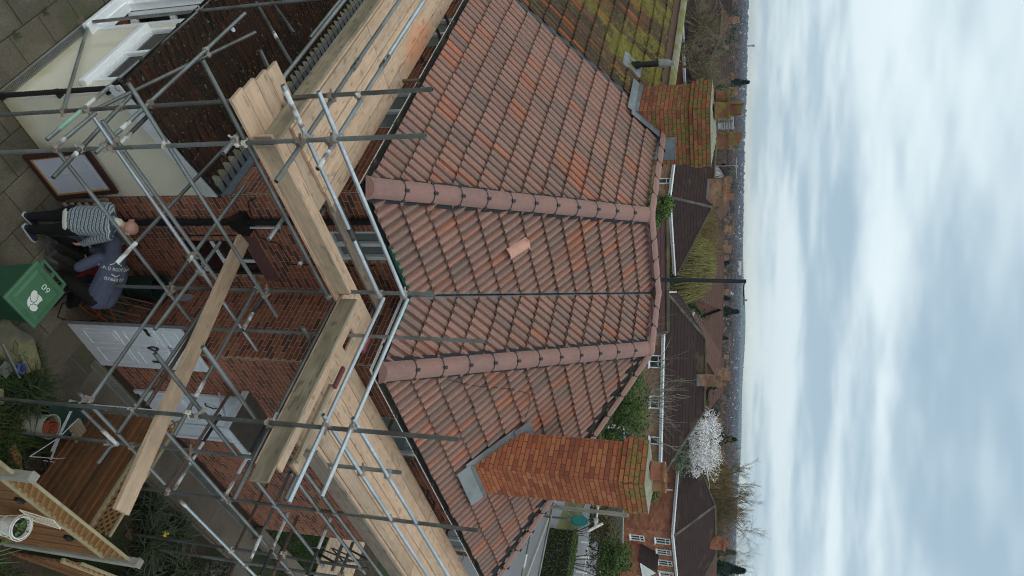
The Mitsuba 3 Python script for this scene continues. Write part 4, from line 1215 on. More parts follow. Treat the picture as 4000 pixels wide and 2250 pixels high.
pat = obj('patio', sheet([(-7.5, -1.9, -0.006), (1.36, -1.9, -0.006), (2.2, -1.05, -0.006), (2.2, 0.3, -0.006), (-1.30, 0.3, -0.006), (-1.30, 9, -0.006), (-7.5, 9, -0.006)]), 'm_soil', kind='structure')
rg = rng_of(41)
for i in range(-9, 9):
    x0 = -1.89+0.47*i
    for j in range(-4, 16):
        y0 = 0.6*j+(0.30 if i % 2 else 0.0)-0.24
        if x0 > 2.0 or y0+0.6 < -1.95 or (x0+0.47 > -1.30 and y0 > 0.2):
            continue
        x1, y1 = x0+0.47, y0+0.6
        if x0 < -1.5 < x1 and y1 > 0.3:
            x1 = min(x1, -1.46)
        if x0 >= -1.5 and y1 > 0.28:
            y1 = 0.28
        if y1-y0 < 0.1:
            continue
        c = np.array([(x0+x1)/2, (y0+y1)/2, 0])
        h = rg.uniform(0.004, 0.012)
        obj('slab', cbox(x0+0.006, x1-0.006, max(y0, -1.88)+0.006, y1-0.006, -0.03, h, 0.006), 'm_slab', pat)
pth = obj('path', slab([(1.36, -1.62), (2.19, -2.08), (4.5, -1.93), (8.2, -1.90), (8.2, -1.16), (2.2, -1.16), (2.2, -1.05), (1.37, -1.05)], -0.05, 0.006), 'm_concrete', kind='structure')
obj('path_bay', cat([box(a, b, -1.90, -1.42, 0.004, 0.012) for a, b in ((2.75, 4.95), (4.97, 6.4), (6.42, 8.18))]), 'm_concrete', pth)
ke = []
for (a, b) in (((1.33, -1.63), (2.18, -2.10)), ((2.20, -2.10), (4.5, -1.95)), ((4.5, -1.95), (8.2, -1.92))):
    a, b = np.array([*a, 0]), np.array([*b, 0]); L = np.linalg.norm(b-a); d = (b-a)/L; s = np.array([-d[1], d[0], 0])
    for i in range(int(L/0.9)+1):
        l0, l1 = i*0.9, min(L, i*0.9+0.89)
        if l1-l0 > 0.1:
            ke.append(move(cbox(l0, l1, -0.045, 0.0, -0.05, 0.03+0.006*(i % 2), 0.006), a, d, s, (0, 0, 1)))
obj('path_edging', cat(ke), 'm_concrete', pth)


def grating(label, x0, x1, y0, y1, along):
    k = thing('drain_grating', label, 'drain grating', 'drain channel gratings')
    L = (y1-y0) if along == 'y' else (x1-x0); w_ = (x1-x0) if along == 'y' else (y1-y0)
    ms = [box(0, L, 0, 0.018, 0.0, 0.022), box(0, L, w_-0.018, w_, 0.0, 0.022)]
    ms += [box(i*0.030, i*0.030+0.014, 0.018, w_-0.018, 0.006, 0.021) for i in range(int(L/0.030))]
    m = cat(ms); dk = box(0, L, 0.002, w_-0.002, -0.03, 0.001)
    o, ex, ey = ((x0, y0, 0), (0, 1, 0), (1, 0, 0)) if along == 'y' else ((x0, y0, 0), (1, 0, 0), (0, 1, 0))
    obj('grid', move(m, o, ex, ey), 'm_grating', k); obj('channel', move(dk, o, ex, ey), 'm_dark', k)


mat('grating', speck((0.20, 0.205, 0.20), 0.3, 12, (0.15, 0.15, 0.09), 3.0), 0.8, 0.2)
grating('grey slotted drain grating along the foot of the cream wall', -1.455, -1.335, 0.34, 6.0, 'y')
grating('slotted drain grating along the foot of the brick wall beside the concrete path', 2.25, 8.1, -1.33, -1.20, 'x')


# ---------------------------------------------------------------- grass and plants
mat('grass', speck((0.058, 0.098, 0.028), 0.5, 8, (0.034, 0.062, 0.022), 2.0), 0.8, 0.2)
mat('dark_leaf', speck((0.050, 0.085, 0.032), 0.6, 6, (0.035, 0.06, 0.025), 1.5), 0.6, 0.35)
mat('strap_leaf', speck((0.042, 0.064, 0.026), 0.5, 6, (0.028, 0.045, 0.020), 1.5), 0.55, 0.4)
mat('purple_leaf', speck((0.055, 0.060, 0.042), 0.6, 9, (0.10, 0.11, 0.09), 3.0), 0.6, 0.35)
mat('light_leaf', speck((0.12, 0.19, 0.06), 0.5, 6), 0.6, 0.3)


def scatter(poly, n, rg, z=-0.015):
    p = Polygon(poly); x0, y0, x1, y1 = p.bounds
    from shapely import contains_xy
    q = rg.uniform((x0, y0), (x1, y1), (n*3, 2)); q = q[contains_xy(p, q[:, 0], q[:, 1])][:n]
    return np.column_stack([q, np.full(len(q), z)])


rg = rng_of(50)
obj('lawn', blades(scatter([(1.2, -4.0), (2.8, -4.0), (4.2, -4.1), (4.2, -6.5), (-0.5, -6.5), (-0.5, -4.0)], 9000, rg), 0.13, 0.006, rg, 0.6), 'm_grass', kind='stuff', label='long green grass in front of the timber fence', cat='grass')
obj('bed_grass', blades(np.vstack([scatter([(1.1, -2.0), (2.3, -2.1), (2.4, -3.4), (0.8, -3.4)], 2600, rg), scatter([(1.3, -1.68), (2.1, -2.12), (1.6, -2.4), (1.0, -2.0)], 700, rg)]), 0.16, 0.007, rg, 0.7), 'm_grass', kind='stuff', label='tufts of grass among the rubble beside the bin', cat='grass')
obj('side_grass', blades(np.vstack([scatter([(8.25, -1.0), (11.0, 0.6), (11.0, -0.6), (9.6, -1.1), (8.6, -1.05)], 3000, rg), scatter([(8.9, -2.6), (12, -2.6), (12, -1.3), (9.4, -1.3)], 2500, rg)]), 0.09, 0.006, rg, 0.5), 'm_grass', kind='stuff', label='rough grass beyond the end corner of the house', cat='grass')
obj('moss_tufts', blades(np.vstack([np.array([[x, y, 0.0]])+rg.normal(0, 0.035, (40, 3))*[1, 1, 0] for x, y in ((-1.89, 0.62), (-1.88, 1.7), (-1.86, 1.05), (-1.88, 2.7), (-1.42, -0.3), (-2.36, 1.4))]), 0.06, 0.004, rg, 0.5), 'm_grass', kind='stuff', label='small weeds growing in the joints of the patio slabs', cat='weeds')


def clump(name, label, cat_, group, c, r, n, h, w_, m, lean=0.9):
    k = thing(name, label, cat_, group)
    P = np.array([c[0], c[1], -0.02])+np.column_stack([rg.normal(0, r, n), rg.normal(0, r, n), np.zeros(n)])
    obj('foliage', blades(P, h, w_, rg, lean), m, k)


for c, s, lb in (((4.75, -2.35), 0.11, 'dark strap leaved plant beside the concrete path edging'), ((5.15, -2.75), 0.14, 'broad dark strap leaved plant below the end of the loose plank'), ((5.6, -2.3), 0.12, 'strap leaved plant in the bed along the path'),
                 ((5.45, -3.3), 0.14, 'strap leaved plant behind the lattice fence'), ((6.1, -2.9), 0.13, 'strap leaved plant next to the dark shrub')):
    clump('strap_leaf_plant', lb, 'plant', 'strap leaved plants in the bed', c, s, 150, 0.46, 0.012, 'm_strap_leaf')
clump('strap_leaf_plant', 'bright green spiky plant in the grass at the bottom left corner', 'plant', 'strap leaved plants in the bed', (1.95, -4.55), 0.05, 130, 0.75, 0.014, 'm_light_leaf')
clump('strap_leaf_plant', 'green strap leaved plant among rubble left of the scaffold foot', 'plant', 'strap leaved plants in the bed', (1.62, -2.30), 0.09, 150, 0.45, 0.012, 'm_strap_leaf')


def bush(name, label, cat_, group, c, rad, n, size, m, seed, squash=1.0, holes=0.35, stems=True, stem_m='m_twig', lower=-0.3):
    """leaf clumps through an uneven crown over a few stems"""
    rg = rng_of(seed)
    k = thing(name, label, cat_, group)
    c = np.array(c, float); rad = np.array(rad, float)
    nb_ = max(8, int(14*rad.prod()**0.15))
    lob = rg.normal(0, 1, (nb_, 3)); lob /= np.linalg.norm(lob, axis=1, keepdims=True)
    lob[:, 2] = np.maximum(lob[:, 2], lower); lob *= rg.uniform(0.45, 0.8, (nb_, 1)); lr = rg.uniform(0.25, 0.48, nb_)
    pick = rg.integers(0, nb_, n)
    d = rg.normal(0, 1, (n, 3)); d /= np.linalg.norm(d, axis=1, keepdims=True)
    P = lob[pick]+d*(lr[pick]*rg.uniform(0.55, 1.1, n)**0.7)[:, None]
    keep = np.sin(P[:, 0]*9+seed)+np.sin(P[:, 1]*11+seed*2)+np.sin(P[:, 2]*10) > -1.6+holes
    P, d = P[keep], d[keep]
    obj('crown', leaves(c+P*rad, d+[0, 0, 0.3], size, rg), m, k)
    if stems:
        b = np.array([c[0], c[1], -0.05])
        ms = []
        for i in range(7):
            e = c+lob[i]*rad*0.9
            ms.append(rod(b+rg.normal(0, 0.05, 3)*[1, 1, 0]*rad[0], b*0.4+e*0.6+rg.normal(0, 0.05, 3)*rad, 0.02*rad[2]+0.008, 5, 0.012*rad[2]+0.005)); ms.append(rod(b*0.4+e*0.6, e, 0.012*rad[2]+0.005, 5, 0.004))
        obj('stem', cat(ms), stem_m, k)
    return k


mat('twig', speck((0.13, 0.10, 0.075), 0.5, 10), 0.9, 0.1)
for c, r_, lb in (((6.6, -2.75, 0.30), (0.75, 0.62, 0.45), 'dark purplish shrub filling the bed beside the path'), ((7.7, -2.75, 0.30), (0.8, 0.62, 0.45), 'dark small leaved shrub near the path end'), ((7.2, -3.4, 0.3), (0.9, 0.6, 0.5), 'dark shrub at the bottom edge of the photo'), ((8.9, -2.5, 0.28), (0.6, 0.5, 0.42), 'dark shrub beside the stone coping')):
    bush('dark_shrub', lb, 'shrub', 'dark shrubs along the path', c, r_, 2600, 0.026, 'm_purple_leaf', int(c[0]*10))
fl_ = thing('daffodil', 'single yellow flower among dark strap leaves below the plank', 'flower')
obj('bloom', leaves(np.array([[4.98, -2.62, 0.50]])+rg.normal(0, 0.02, (24, 3)), np.tile([0, 0, 1.0], (24, 1)), 0.03, rg), mat('yellow', (0.75, 0.52, 0.04), 0.6, 0.2), fl_)
obj('stalk', rod((4.98, -2.62, 0), (4.98, -2.62, 0.5), 0.006, 5), 'm_strap_leaf', fl_)

# ---------------------------------------------------------------- timber fences with lattice tops
mat('fence_board', wood_fn((0.235, 0.105, 0.045), (0.165, 0.072, 0.032), (0.115, 0.082, 0.040), 0.5, 3.0, 0.5), 0.75, 0.25)
mat('fence_board_dark', wood_fn((0.165, 0.075, 0.035), (0.12, 0.055, 0.027), (0.085, 0.062, 0.032), 0.5, 5.0, 0.5), 0.75, 0.25)
mat('lattice', wood_fn((0.36, 0.19, 0.075), (0.29, 0.145, 0.06), (0.30, 0.24, 0.13), 0.4, 6.0, 0.3), 0.8, 0.2)
mat('pale_rail', wood_fn((0.40, 0.34, 0.21), (0.33, 0.27, 0.16), (0.28, 0.25, 0.17), 0.5, 8.0, 0.3), 0.85, 0.15)
mat('grey_post', wood_fn((0.30, 0.28, 0.24), (0.23, 0.215, 0.18), (0.33, 0.32, 0.29), 0.6, 11.0, 0.3), 0.88, 0.15)


def uvbox(m, axis):
    """planar wood uv: u along the axis"""
    v, f = m
    o = [a for a in range(3) if a != axis]
    v2 = v[f.ravel()]; f2 = np.arange(len(v2)).reshape(-1, 3)
    return (v2, f2), np.column_stack([v2[:, axis]+v2[:, o[0]].mean()*3, v2[:, o[0]]*0.8+v2[:, o[1]]])


def wooden(name, m, axis, mt, parent, **k):
    mm, uv = uvbox(m, axis)
    return obj(name, mm, mt, parent, uv=uv, **k)


def fboard(L, z0, z1, t):
    """a feather edged board: its upper edge is shaped proud to catch the sky light"""
    v = np.array([[x, y, z] for x in (0, L) for y, z in ((-0.012-t, z0), (0.006, z0), (0.006, z1), (-0.036-t, z1))], float)
    return v, np.array([[0, 1, 2], [0, 2, 3], [4, 6, 5], [4, 7, 6], [0, 4, 5], [0, 5, 1], [1, 5, 6], [1, 6, 2], [2, 6, 7], [2, 7, 3], [3, 7, 4], [3, 4, 0]])


def fence(label, o, ex, L, h, lat, posts=(True, True), nb=11, post_h=None, horiz=True, mt='m_fence_board'):
    """boards between posts, pale rails and a diagonal lattice on top; local x along the run, y through it"""
    k = thing('timber_fence', label, 'fence')
    ex = np.array([*ex, 0.0]); ey = np.array([-ex[1], ex[0], 0]); o = np.array(o, float)
    def put(nm, m, ax, mt_):
        mm, uv = uvbox(m, ax)
        obj(nm, move(mm, o, ex, ey), mt_, k, uv=uv)
    hb = h-lat
    if horiz:
        for i in range(nb):
            z0 = hb*i/nb
            t = 0.010*((i*7) % 3)/3
            put('fence_board', taper(0.0, L, -0.030-t, 0.006, z0+0.006, z0+hb/nb-0.006, 1.0, 1.0) if False else fboard(L, z0+0.010, z0+hb/nb-0.010, t), 0, (mt, mt+'_dark', mt)[(i*5+i//3) % 3])
    else:
        n = int(L/0.115)
        for i in range(n):
            t = 0.008*(i % 2)
            put('fence_board', cbox(i*L/n+0.002, (i+1)*L/n-0.002, -0.012-t, 0.006-t, 0.02, hb, 0.003), 2, mt)
    put('rail', cbox(-0.02, L+0.02, -0.032, 0.03, hb, hb+0.05, 0.006), 0, 'm_pale_rail')
    put('rail', cbox(-0.02, L+0.02, -0.018, 0.018, h-0.035, h, 0.006), 0, 'm_pale_rail')
    step = 0.105
    z0, z1 = hb+0.055, h-0.035
    H = z1-z0
    for sgn, y in ((1, 0.006), (-1, -0.006)):
        i = -int(H/step)-1
        while i*step < L:
            a, b = (i*step, i*step+H) if sgn > 0 else (i*step+H, i*step)
            t0, t1 = 0.0, 1.0
            da = b-a
            ts = sorted(((0-a)/da, (L-a)/da)); t0, t1 = max(0, ts[0]), min(1, ts[1])
            if t1-t0 > 0.08:
                p, q = np.array([a+da*t0, y, z0+H*t0]), np.array([a+da*t1, y, z0+H*t1])
                d = q-p; ln = np.linalg.norm(d); d /= ln
                mm, uv = uvbox(box(0, ln, -0.004, 0.004, -0.014, 0.014), 0)
                mm = move(mm, p, d, (0, 1, 0), np.cross(d, (0, 1, 0)))
                obj('lattice_slat', move(mm, o, ex, ey), 'm_lattice', k, uv=uv)
            i += 1
    ph = post_h or h+0.08
    for i, x in enumerate((-0.06, L+0.06)):
        if posts[i]:
            put('post', cbox(x-0.05, x+0.05, -0.05, 0.05, -0.02, ph, 0.010), 2, 'm_grey_post')
            put('post_cap', cbox(x-0.056, x+0.056, -0.056, 0.056, ph, ph+0.03, 0.010), 0, 'm_grey_post')
    return k


fence('timber fence panel with lattice top carrying a hanging white flower pot', (0.84, -3.84, 0), (1, 0), 1.96, 2.13, 0.46, nb=13, horiz=False)
f2 = fence('brown horizontal board fence panel with lattice top beside the rubble', (2.67, -1.88, 0), (0, -1), 1.74, 1.76, 0.40, posts=(False, False), nb=11)
fence('darker timber fence run continuing past the post at the bottom edge', (2.98, -3.92, 0), (0.985, 0.17), 2.4, 1.30, 0.36, posts=(False, True), nb=8)
fence('leftmost timber fence panel running off the left bottom edge with lattice top', (-1.25, -3.86, 0), (1, 0), 1.92, 2.05, 0.46, posts=(False, False), nb=13, horiz=False)
for x in (1.35, 2.27):
    obj('bracket', cbox(x-0.05, x+0.05, -3.90, -3.856, 1.53, 1.61, 0.006), 'm_black_plastic', 'timber_fence')
wb = thing('white_post', 'narrow white plastic gate post standing at the end of the brown fence panel', 'post')
obj('post', cbox(2.60, 2.66, -1.80, -1.76, 0, 1.35, 0.006), 'm_upvc', wb)
# hanging planter: white wire basket bracket with a white pot
mat('cream_wire', (0.74, 0.68, 0.55), 0.5, 0.4); mat('white_pot', (0.72, 0.74, 0.74), 0.5, 0.4)
pl = thing('hanging_planter', 'cream wire wall bracket holding a white pot on the timber fence', 'planter')
py = -3.90
wires = [path([(1.55, py, 1.42), (1.83, py, 1.42), (1.95, py, 1.72), (1.72, py, 1.80), (1.55, py, 1.42)], 0.007, 5)]
for t in np.linspace(0.15, 0.85, 5):
    wires.append(path([(1.55+0.28*t, py, 1.42), (1.60+0.22*t, py-0.02, 1.60), (1.72+0.23*t, py, 1.79)], 0.004, 5))
for z, r_ in ((1.42, 0.15), (1.22, 0.12), (1.06, 0.10)):
    wires.append(path([(1.72+math.cos(t)*r_, py-0.14+math.sin(t)*r_, z) for t in np.linspace(0, 2*PI, 17)], 0.006, 5))
for t in np.linspace(0, 2*PI, 9)[:-1]:
    wires.append(path([(1.72+math.cos(t)*0.15, py-0.14+math.sin(t)*0.15, 1.42), (1.72+math.cos(t)*0.12, py-0.14+math.sin(t)*0.12, 1.22), (1.72+math.cos(t)*0.10, py-0.14+math.sin(t)*0.10, 1.06)], 0.005, 5))
obj('wire_basket', cat(wires), 'm_cream_wire', pl)
pt = obj('pot', lathe([(0.0, 1.10), (0.085, 1.10), (0.125, 1.40), (0.132, 1.40), (0.132, 1.43), (0.118, 1.43), (0.110, 1.36), (0.0, 1.36)], (1.72, py-0.14, 0), 20), 'm_white_pot', pl, smooth=40)
obj('soil', lathe([(0.0, 1.385), (0.112, 1.38)], (1.72, py-0.14, 0), 16), 'm_soil', pl)
obj('plant', leaves(np.array([1.70, py-0.12, 1.43])+rg.normal(0, 0.035, (60, 3))*[1, 1, 0.5], np.tile([0, 0, 1.0], (60, 1)), 0.022, rg), 'm_light_leaf', pl, kind='stuff')

# ---------------------------------------------------------------- wheelie bin
mat('bin_green', speck((0.055, 0.150, 0.080), 0.25, 10, (0.075, 0.18, 0.10), 2.0, 0.5), 0.5, 0.4)
mat('bin_dark', speck((0.022, 0.075, 0.042), 0.25, 8), 0.55, 0.4)
mat('white_print', (0.72, 0.73, 0.70), 0.7, 0.2)
mat('rubber', (0.02, 0.02, 0.02), 0.8, 0.2)
bn = thing('wheelie_bin', 'green wheelie bin with a white number 60 and round emblem on its lid', 'bin')
BO = np.array([0.185, -1.73, 0.0])


def taper(x0, x1, y0, y1, z0, z1, sx, sy):
    v, f = box(x0, x1, y0, y1, z0, z1)
    v = v.copy(); lowm = v[:, 2] < (z0+z1)/2
    c = np.array([(x0+x1)/2, (y0+y1)/2])
    v[lowm, :2] = c+(v[lowm, :2]-c)*[sx, sy]
    return v, f


obj('body', move(cat([taper(-0.25, 0.25, -0.29, 0.27, 0.05, 0.98, 0.82, 0.80), cbox(-0.265, 0.265, -0.31, 0.29, 0.95, 0.995, 0.01)]), BO), 'm_bin_dark', bn)
hull = lambda p: (lambda h: (np.array(h.vertices), np.array(h.faces)))(trimesh.convex.convex_hull(np.array(p, float)))
lidp = [(sx*(0.285-i), (-0.345+i if sy < 0 else 0.28-i), z) for sx in (-1, 1) for sy in (-1, 1) for i, z in ((0.0, 0.99), (0.0, 1.02), (0.02, 1.035))]
lid_ = obj('lid', move(cat([hull(lidp), hull([(sx*(0.225-i), (-0.27+i if sy < 0 else 0.20-i), z) for sx in (-1, 1) for sy in (-1, 1) for i, z in ((0.0, 1.03), (0.035, 1.062))])]), BO), 'm_bin_green', bn)
obj('handle', move(cat([rod((-0.20, 0.36, 1.0), (0.20, 0.36, 1.0), 0.017, 10)]+[hull([(x-0.02, 0.27, 0.96), (x+0.02, 0.27, 0.96), (x-0.02, 0.27, 1.03), (x+0.02, 0.27, 1.03), (x-0.016, 0.37, 0.985), (x+0.016, 0.37, 0.985), (x-0.016, 0.37, 1.015), (x+0.016, 0.37, 1.015)]) for x in (-0.21, 0.0, 0.21)]), BO), 'm_bin_green', bn)
for x in (-0.22, 0.22):
    wh = obj('wheel', move(rod((x-0.025, 0.24, 0.10), (x+0.025, 0.24, 0.10), 0.10, 18), BO), 'm_rubber', bn, smooth=40)


def text_piece(s, h, o, ex, ey, thick=0.003):
    m = meshkit.text_mesh(s, h)
    v, f = np.array(m.vertices, float), np.array(m.faces)
    lo, hi = v.min(0), v.max(0)
    v = v-[(lo[0]+hi[0])/2, (lo[1]+hi[1])/2, lo[2]]
    v[:, 2] *= thick/max(hi[2]-lo[2], 1e-6)
    ex, ey = np.asarray(ex, float), np.asarray(ey, float)
    return v@np.stack([ex, ey, np.cross(ex, ey)])+o, f


obj('number', text_piece('60', 0.075, BO+[0.02, 0.09, 1.0625], (-1, 0, 0), (0, -1, 0)), 'm_white_print', lid_, label='white number 60 on the lid')
em = []
def disc(cx, cy, rx, ry, ang, a0=0, a1=2*PI, n=24):
    t = np.linspace(a0, a1, n); p = np.stack([rx*np.cos(t), ry*np.sin(t)], 1)
    c, s = math.cos(ang), math.sin(ang)
    return Polygon(p@np.array([[c, s], [-s, c]])+[cx, cy])
big = disc(0, 0, 0.105, 0.105, 0)
e1, e2 = disc(-0.035, 0.062, 0.055, 0.042, 0.6), disc(0.062, -0.045, 0.072, 0.048, 2.2)
e3 = disc(-0.085, -0.035, 0.045, 0.045, 0.0)
shp = big.difference(e1.buffer(0.011)).difference(e2.buffer(0.011)).difference(disc(-0.13, -0.02, 0.085, 0.12, 0))
parts_ = [g for s_ in (shp, e1, e2) for g in (s_.geoms if hasattr(s_, 'geoms') else [s_])]
ems = [trimesh.creation.extrude_polygon(g, 0.003) for g in parts_ if g.area > 1e-4]
obj('emblem', move(cat([(np.array(m.vertices), np.array(m.faces)) for m in ems]), BO+[0.03, -0.13, 1.0622], (-1, 0, 0), (0, -1, 0)), 'm_white_print', lid_, label='round white three part emblem on the lid')

# ---------------------------------------------------------------- people


def limbs(bones, target=0.02, it=8, skip=None):
    """one smooth skin over bones [(p, r, q, s)...]: hulls of the spheres at their joints"""
    m = m3d.Manifold()
    for p, r, q, s in bones:
        a = m3d.Manifold.sphere(r, 16).translate(tuple(map(float, p)))
        b = m3d.Manifold.sphere(s, 16).translate(tuple(map(float, q)))
        m = m+m3d.Manifold.batch_hull([a, b])
    m = m.refine_to_length(target)
    g = m.to_mesh()
    t = trimesh.Trimesh(g.vert_properties[:, :3], g.tri_verts, process=True)
    trimesh.smoothing.filter_taubin(t, iterations=it)
    return np.array(t.vertices), np.array(t.faces)


def hand_bones(w, d, side, up, curl=0.5):
    """palm, four fingers and a thumb from the wrist w along d"""
    w, d, side, up = (np.array(x, float) for x in (w, d, side, up))
    out = [(w, 0.026, w+d*0.085+side*0.022, 0.017), (w, 0.026, w+d*0.085-side*0.026, 0.017)]
    for i, (o_, l) in enumerate(((0.030, 0.070), (0.010, 0.080), (-0.011, 0.074), (-0.031, 0.058))):
        a = w+d*0.085+side*o_; b = a+d*l*0.5+up*curl*0.02; c = b+d*l*0.5*(1-curl*0.4)+up*curl*0.05
        out += [(a, 0.010, b, 0.009), (b, 0.009, c, 0.008)]
    t = w+d*0.03+side*0.028
    out += [(t, 0.012, t+d*0.035+side*0.025+up*0.01, 0.011), (t+d*0.035+side*0.025+up*0.01, 0.011, t+d*0.065+side*0.024+up*0.03, 0.009)]
    return out


mat('skin', speck((0.52, 0.29, 0.22), 0.15, 15, (0.46, 0.22, 0.16), 8.0, 0.6), 0.5, 0.35)
mat('black_cloth', speck((0.016, 0.015, 0.015), 0.4, 20), 0.9, 0.1)
mat('navy', (0.02, 0.028, 0.055), 0.8, 0.2); mat('sole', (0.55, 0.57, 0.56), 0.7, 0.2)
mat('shirt', (0.62, 0.64, 0.56), 0.85, 0.1)
mat('hoodie', speck((0.085, 0.095, 0.145), 0.35, 20, (0.10, 0.11, 0.16), 4.0, 0.6), 0.9, 0.1)


def stripe_fn(p, n, uv):
    t = (p.z+0.10*(p.x-0.1)+0.005*dr.sin(p.x*22)+0.005*dr.sin(p.y*26))/0.050
    f = t-dr.floor(t)
    c = mix((0.055, 0.075, 0.11), (0.34, 0.38, 0.38), smoothstep(0.28, 0.38, f))
    c = mix(c, (0.13, 0.16, 0.19), smoothstep(0.56, 0.62, f))
    c = mix(c, (0.46, 0.48, 0.46), smoothstep(0.74, 0.80, f)*(1-smoothstep(0.92, 0.98, f)))
    return c*(0.85+0.3*noise(p.x*120, p.y*120, p.z*120))


mat('striped_knit', mikit.proc(stripe_fn), 0.9, 0.1)
V = lambda *a: np.array(a, float)
F2, R2 = V(0.72, 0.69, 0), V(0.69, -0.72, 0)                    # the way the standing man faces, and his right
man = thing('person', 'bald person in a striped jumper and black trousers standing with back turned', 'person')
hip, sh = V(0.02, -0.55, 0.84), V(0.11, -0.475, 1.28)
nk = V(0.155, -0.445, 1.36); hd = V(0.265, -0.420, 1.475)
hR, hL = hip+R2*0.10, hip-R2*0.10
sR, sL = sh+R2*0.185, sh-R2*0.185
kR, kL = V(0.115, -0.63, 0.46), V(-0.015, -0.50, 0.46)
aR, aL = V(0.085, -0.655, 0.085), V(-0.035, -0.535, 0.085)
eR, eL = V(0.285, -0.655, 1.00), V(0.03, -0.26, 1.01)
wR, wL = V(0.335, -0.665, 0.80), V(0.22, -0.16, 0.93)
neck = [(nk-V(0.01, 0.01, 0.05), 0.056, nk+V(0.05, 0.012, 0.05), 0.052)]
hdir = V(0.62, 0.30, -0.72); hdir /= np.linalg.norm(hdir)        # the face looks down and to the right
hup = V(0.55, 0.22, 0.80); hup -= hdir*(hup@hdir); hup /= np.linalg.norm(hup); hs = np.cross(hdir, hup)
head = [(hd-hdir*0.015+hup*0.02, 0.092, hd+hdir*0.02+hup*0.035, 0.088), (hd+hdir*0.045-hup*0.05, 0.060, hd+hdir*0.03+hup*0.02, 0.078), (hd+hdir*0.06-hup*0.085, 0.034, hd+hdir*0.03-hup*0.03, 0.06),
        (hd+hdir*0.095-hup*0.005, 0.012, hd+hdir*0.115-hup*0.03, 0.014), (hd+hdir*0.092+hup*0.02+hs*0.03, 0.014, hd+hdir*0.092+hup*0.02-hs*0.03, 0.014), (hd+hdir*0.085-hup*0.06+hs*0.02, 0.012, hd+hdir*0.085-hup*0.06-hs*0.02, 0.012)]
for s_ in (1, -1):
    e0 = hd+hs*s_*0.093-hdir*0.01
    head += [(e0-hup*0.025, 0.011, e0+hup*0.022+hs*s_*0.012-hdir*0.012, 0.014)]
skin = head+neck+[(hip, 0.09, sh, 0.08), (sR, 0.05, eR, 0.042), (eR, 0.042, wR, 0.030), (sL, 0.05, eL, 0.042), (eL, 0.042, wL, 0.03), (hR, 0.08, kR, 0.055), (kR, 0.055, aR, 0.04), (hL, 0.08, kL, 0.055), (kL, 0.055, aL, 0.04)]
skin += hand_bones(wR, V(0.16, -0.05, -0.985), V(0.72, 0.69, 0)*0.9, V(-0.5, 0.5, 0), 0.5)+hand_bones(wL, V(0.8, 0.5, -0.3), V(0.3, 0.2, 0.9), V(0.4, -0.7, 0), 0.6)
obj('body', limbs(skin, 0.012, 6), 'm_skin', man, smooth=True)
obj('jumper', limbs([(hip+V(0, 0, 0.02), 0.13, sh-V(0, 0, 0.05), 0.14), (hip+R2*0.075+V(0, 0, 0.02), 0.125, sh+R2*0.07-V(0, 0, 0.05), 0.135), (hip-R2*0.075+V(0, 0, 0.02), 0.125, sh-R2*0.07-V(0, 0, 0.05), 0.135), (hip+R2*0.07+V(0, 0, 0.02), 0.125, hip-R2*0.07+V(0, 0, 0.02), 0.125), (sR, 0.075, sL, 0.075), (sh, 0.105, nk-V(0, 0, 0.03), 0.072),
                     (sR, 0.078, eR, 0.062), (eR, 0.062, wR+V(0, 0, 0.03), 0.046), (sL, 0.078, eL, 0.062), (eL, 0.062, wL, 0.046)], 0.02, 5), 'm_striped_knit', man, smooth=True)
obj('shirt_hem', limbs([(hip+R2*0.075-V(0, 0, 0.055), 0.122, hip-R2*0.075-V(0, 0, 0.055), 0.122)], 0.025, 3), 'm_shirt', man, smooth=True)
obj('shirt_collar', limbs([(nk+V(-0.01, -0.004, 0.0), 0.066, nk+V(0.008, 0.004, 0.02), 0.063)], 0.02, 2), 'm_shirt', man, smooth=True)
obj('trousers', limbs([(hR-V(0, 0, 0.03), 0.112, kR, 0.078), (kR, 0.078, aR+V(0, 0, 0.02), 0.062), (hL-V(0, 0, 0.03), 0.112, kL, 0.078), (kL, 0.078, aL+V(0, 0, 0.02), 0.062), (hR, 0.115, hL, 0.115)], 0.025, 5), 'm_black_cloth', man, smooth=True)
for a_, d_ in ((aR, V(0.90, -0.10, 0)), (aL, V(0.86, 0.10, 0))):
    s = obj('shoe', limbs([(a_+V(0, 0, -0.025), 0.046, a_+d_*0.09+V(0, 0, -0.035), 0.040), (a_+d_*0.09+V(0, 0, -0.035), 0.042, a_+d_*0.19+V(0, 0, -0.045), 0.033), (a_-d_*0.03+V(0, 0, -0.03), 0.045, a_, 0.045)], 0.015, 4), 'm_navy', man, smooth=True)
    n_ = np.array([-d_[1], d_[0], 0])
    obj('sole', hull([a_+d_*t+n_*w_*sg+V(0, 0, z-a_[2]) for t, w_ in ((-0.085, 0.03), (-0.06, 0.047), (0.10, 0.052), (0.19, 0.046), (0.235, 0.025)) for sg in (1, -1) for z in (0.012, 0.042)]), 'm_sole', s)

wk = thing('person', 'person in a grey hooded top bending low with white lettering on the back', 'person')
neck2, mid2, hip2 = V(0.68, -0.52, 0.98), V(0.87, -0.76, 1.00), V(1.10, -0.97, 0.80)
hood = V(0.585, -0.40, 0.95)
side = np.cross(V(0, 0, 1), (hip2-neck2)/np.linalg.norm(hip2-neck2)); side /= np.linalg.norm(side)      # towards the camera or away
if side@(CAM-mid2) < 0:
    side = -side
sN, sF = neck2+side*0.18+V(0.04, -0.05, -0.05), neck2-side*0.18+V(0.05, -0.05, -0.05)
eN, eF = V(0.60, -0.86, 0.70), V(0.93, -0.30, 0.72)
wN, wF = V(0.74, -0.60, 0.52), V(0.72, -0.40, 0.50)
kN, kF = V(0.80, -0.95, 0.42), V(1.02, -0.70, 0.42)
hN, hF = hip2+side*0.10, hip2-side*0.10
fN, fF = V(1.02, -1.16, 0.10), V(1.28, -0.92, 0.10)
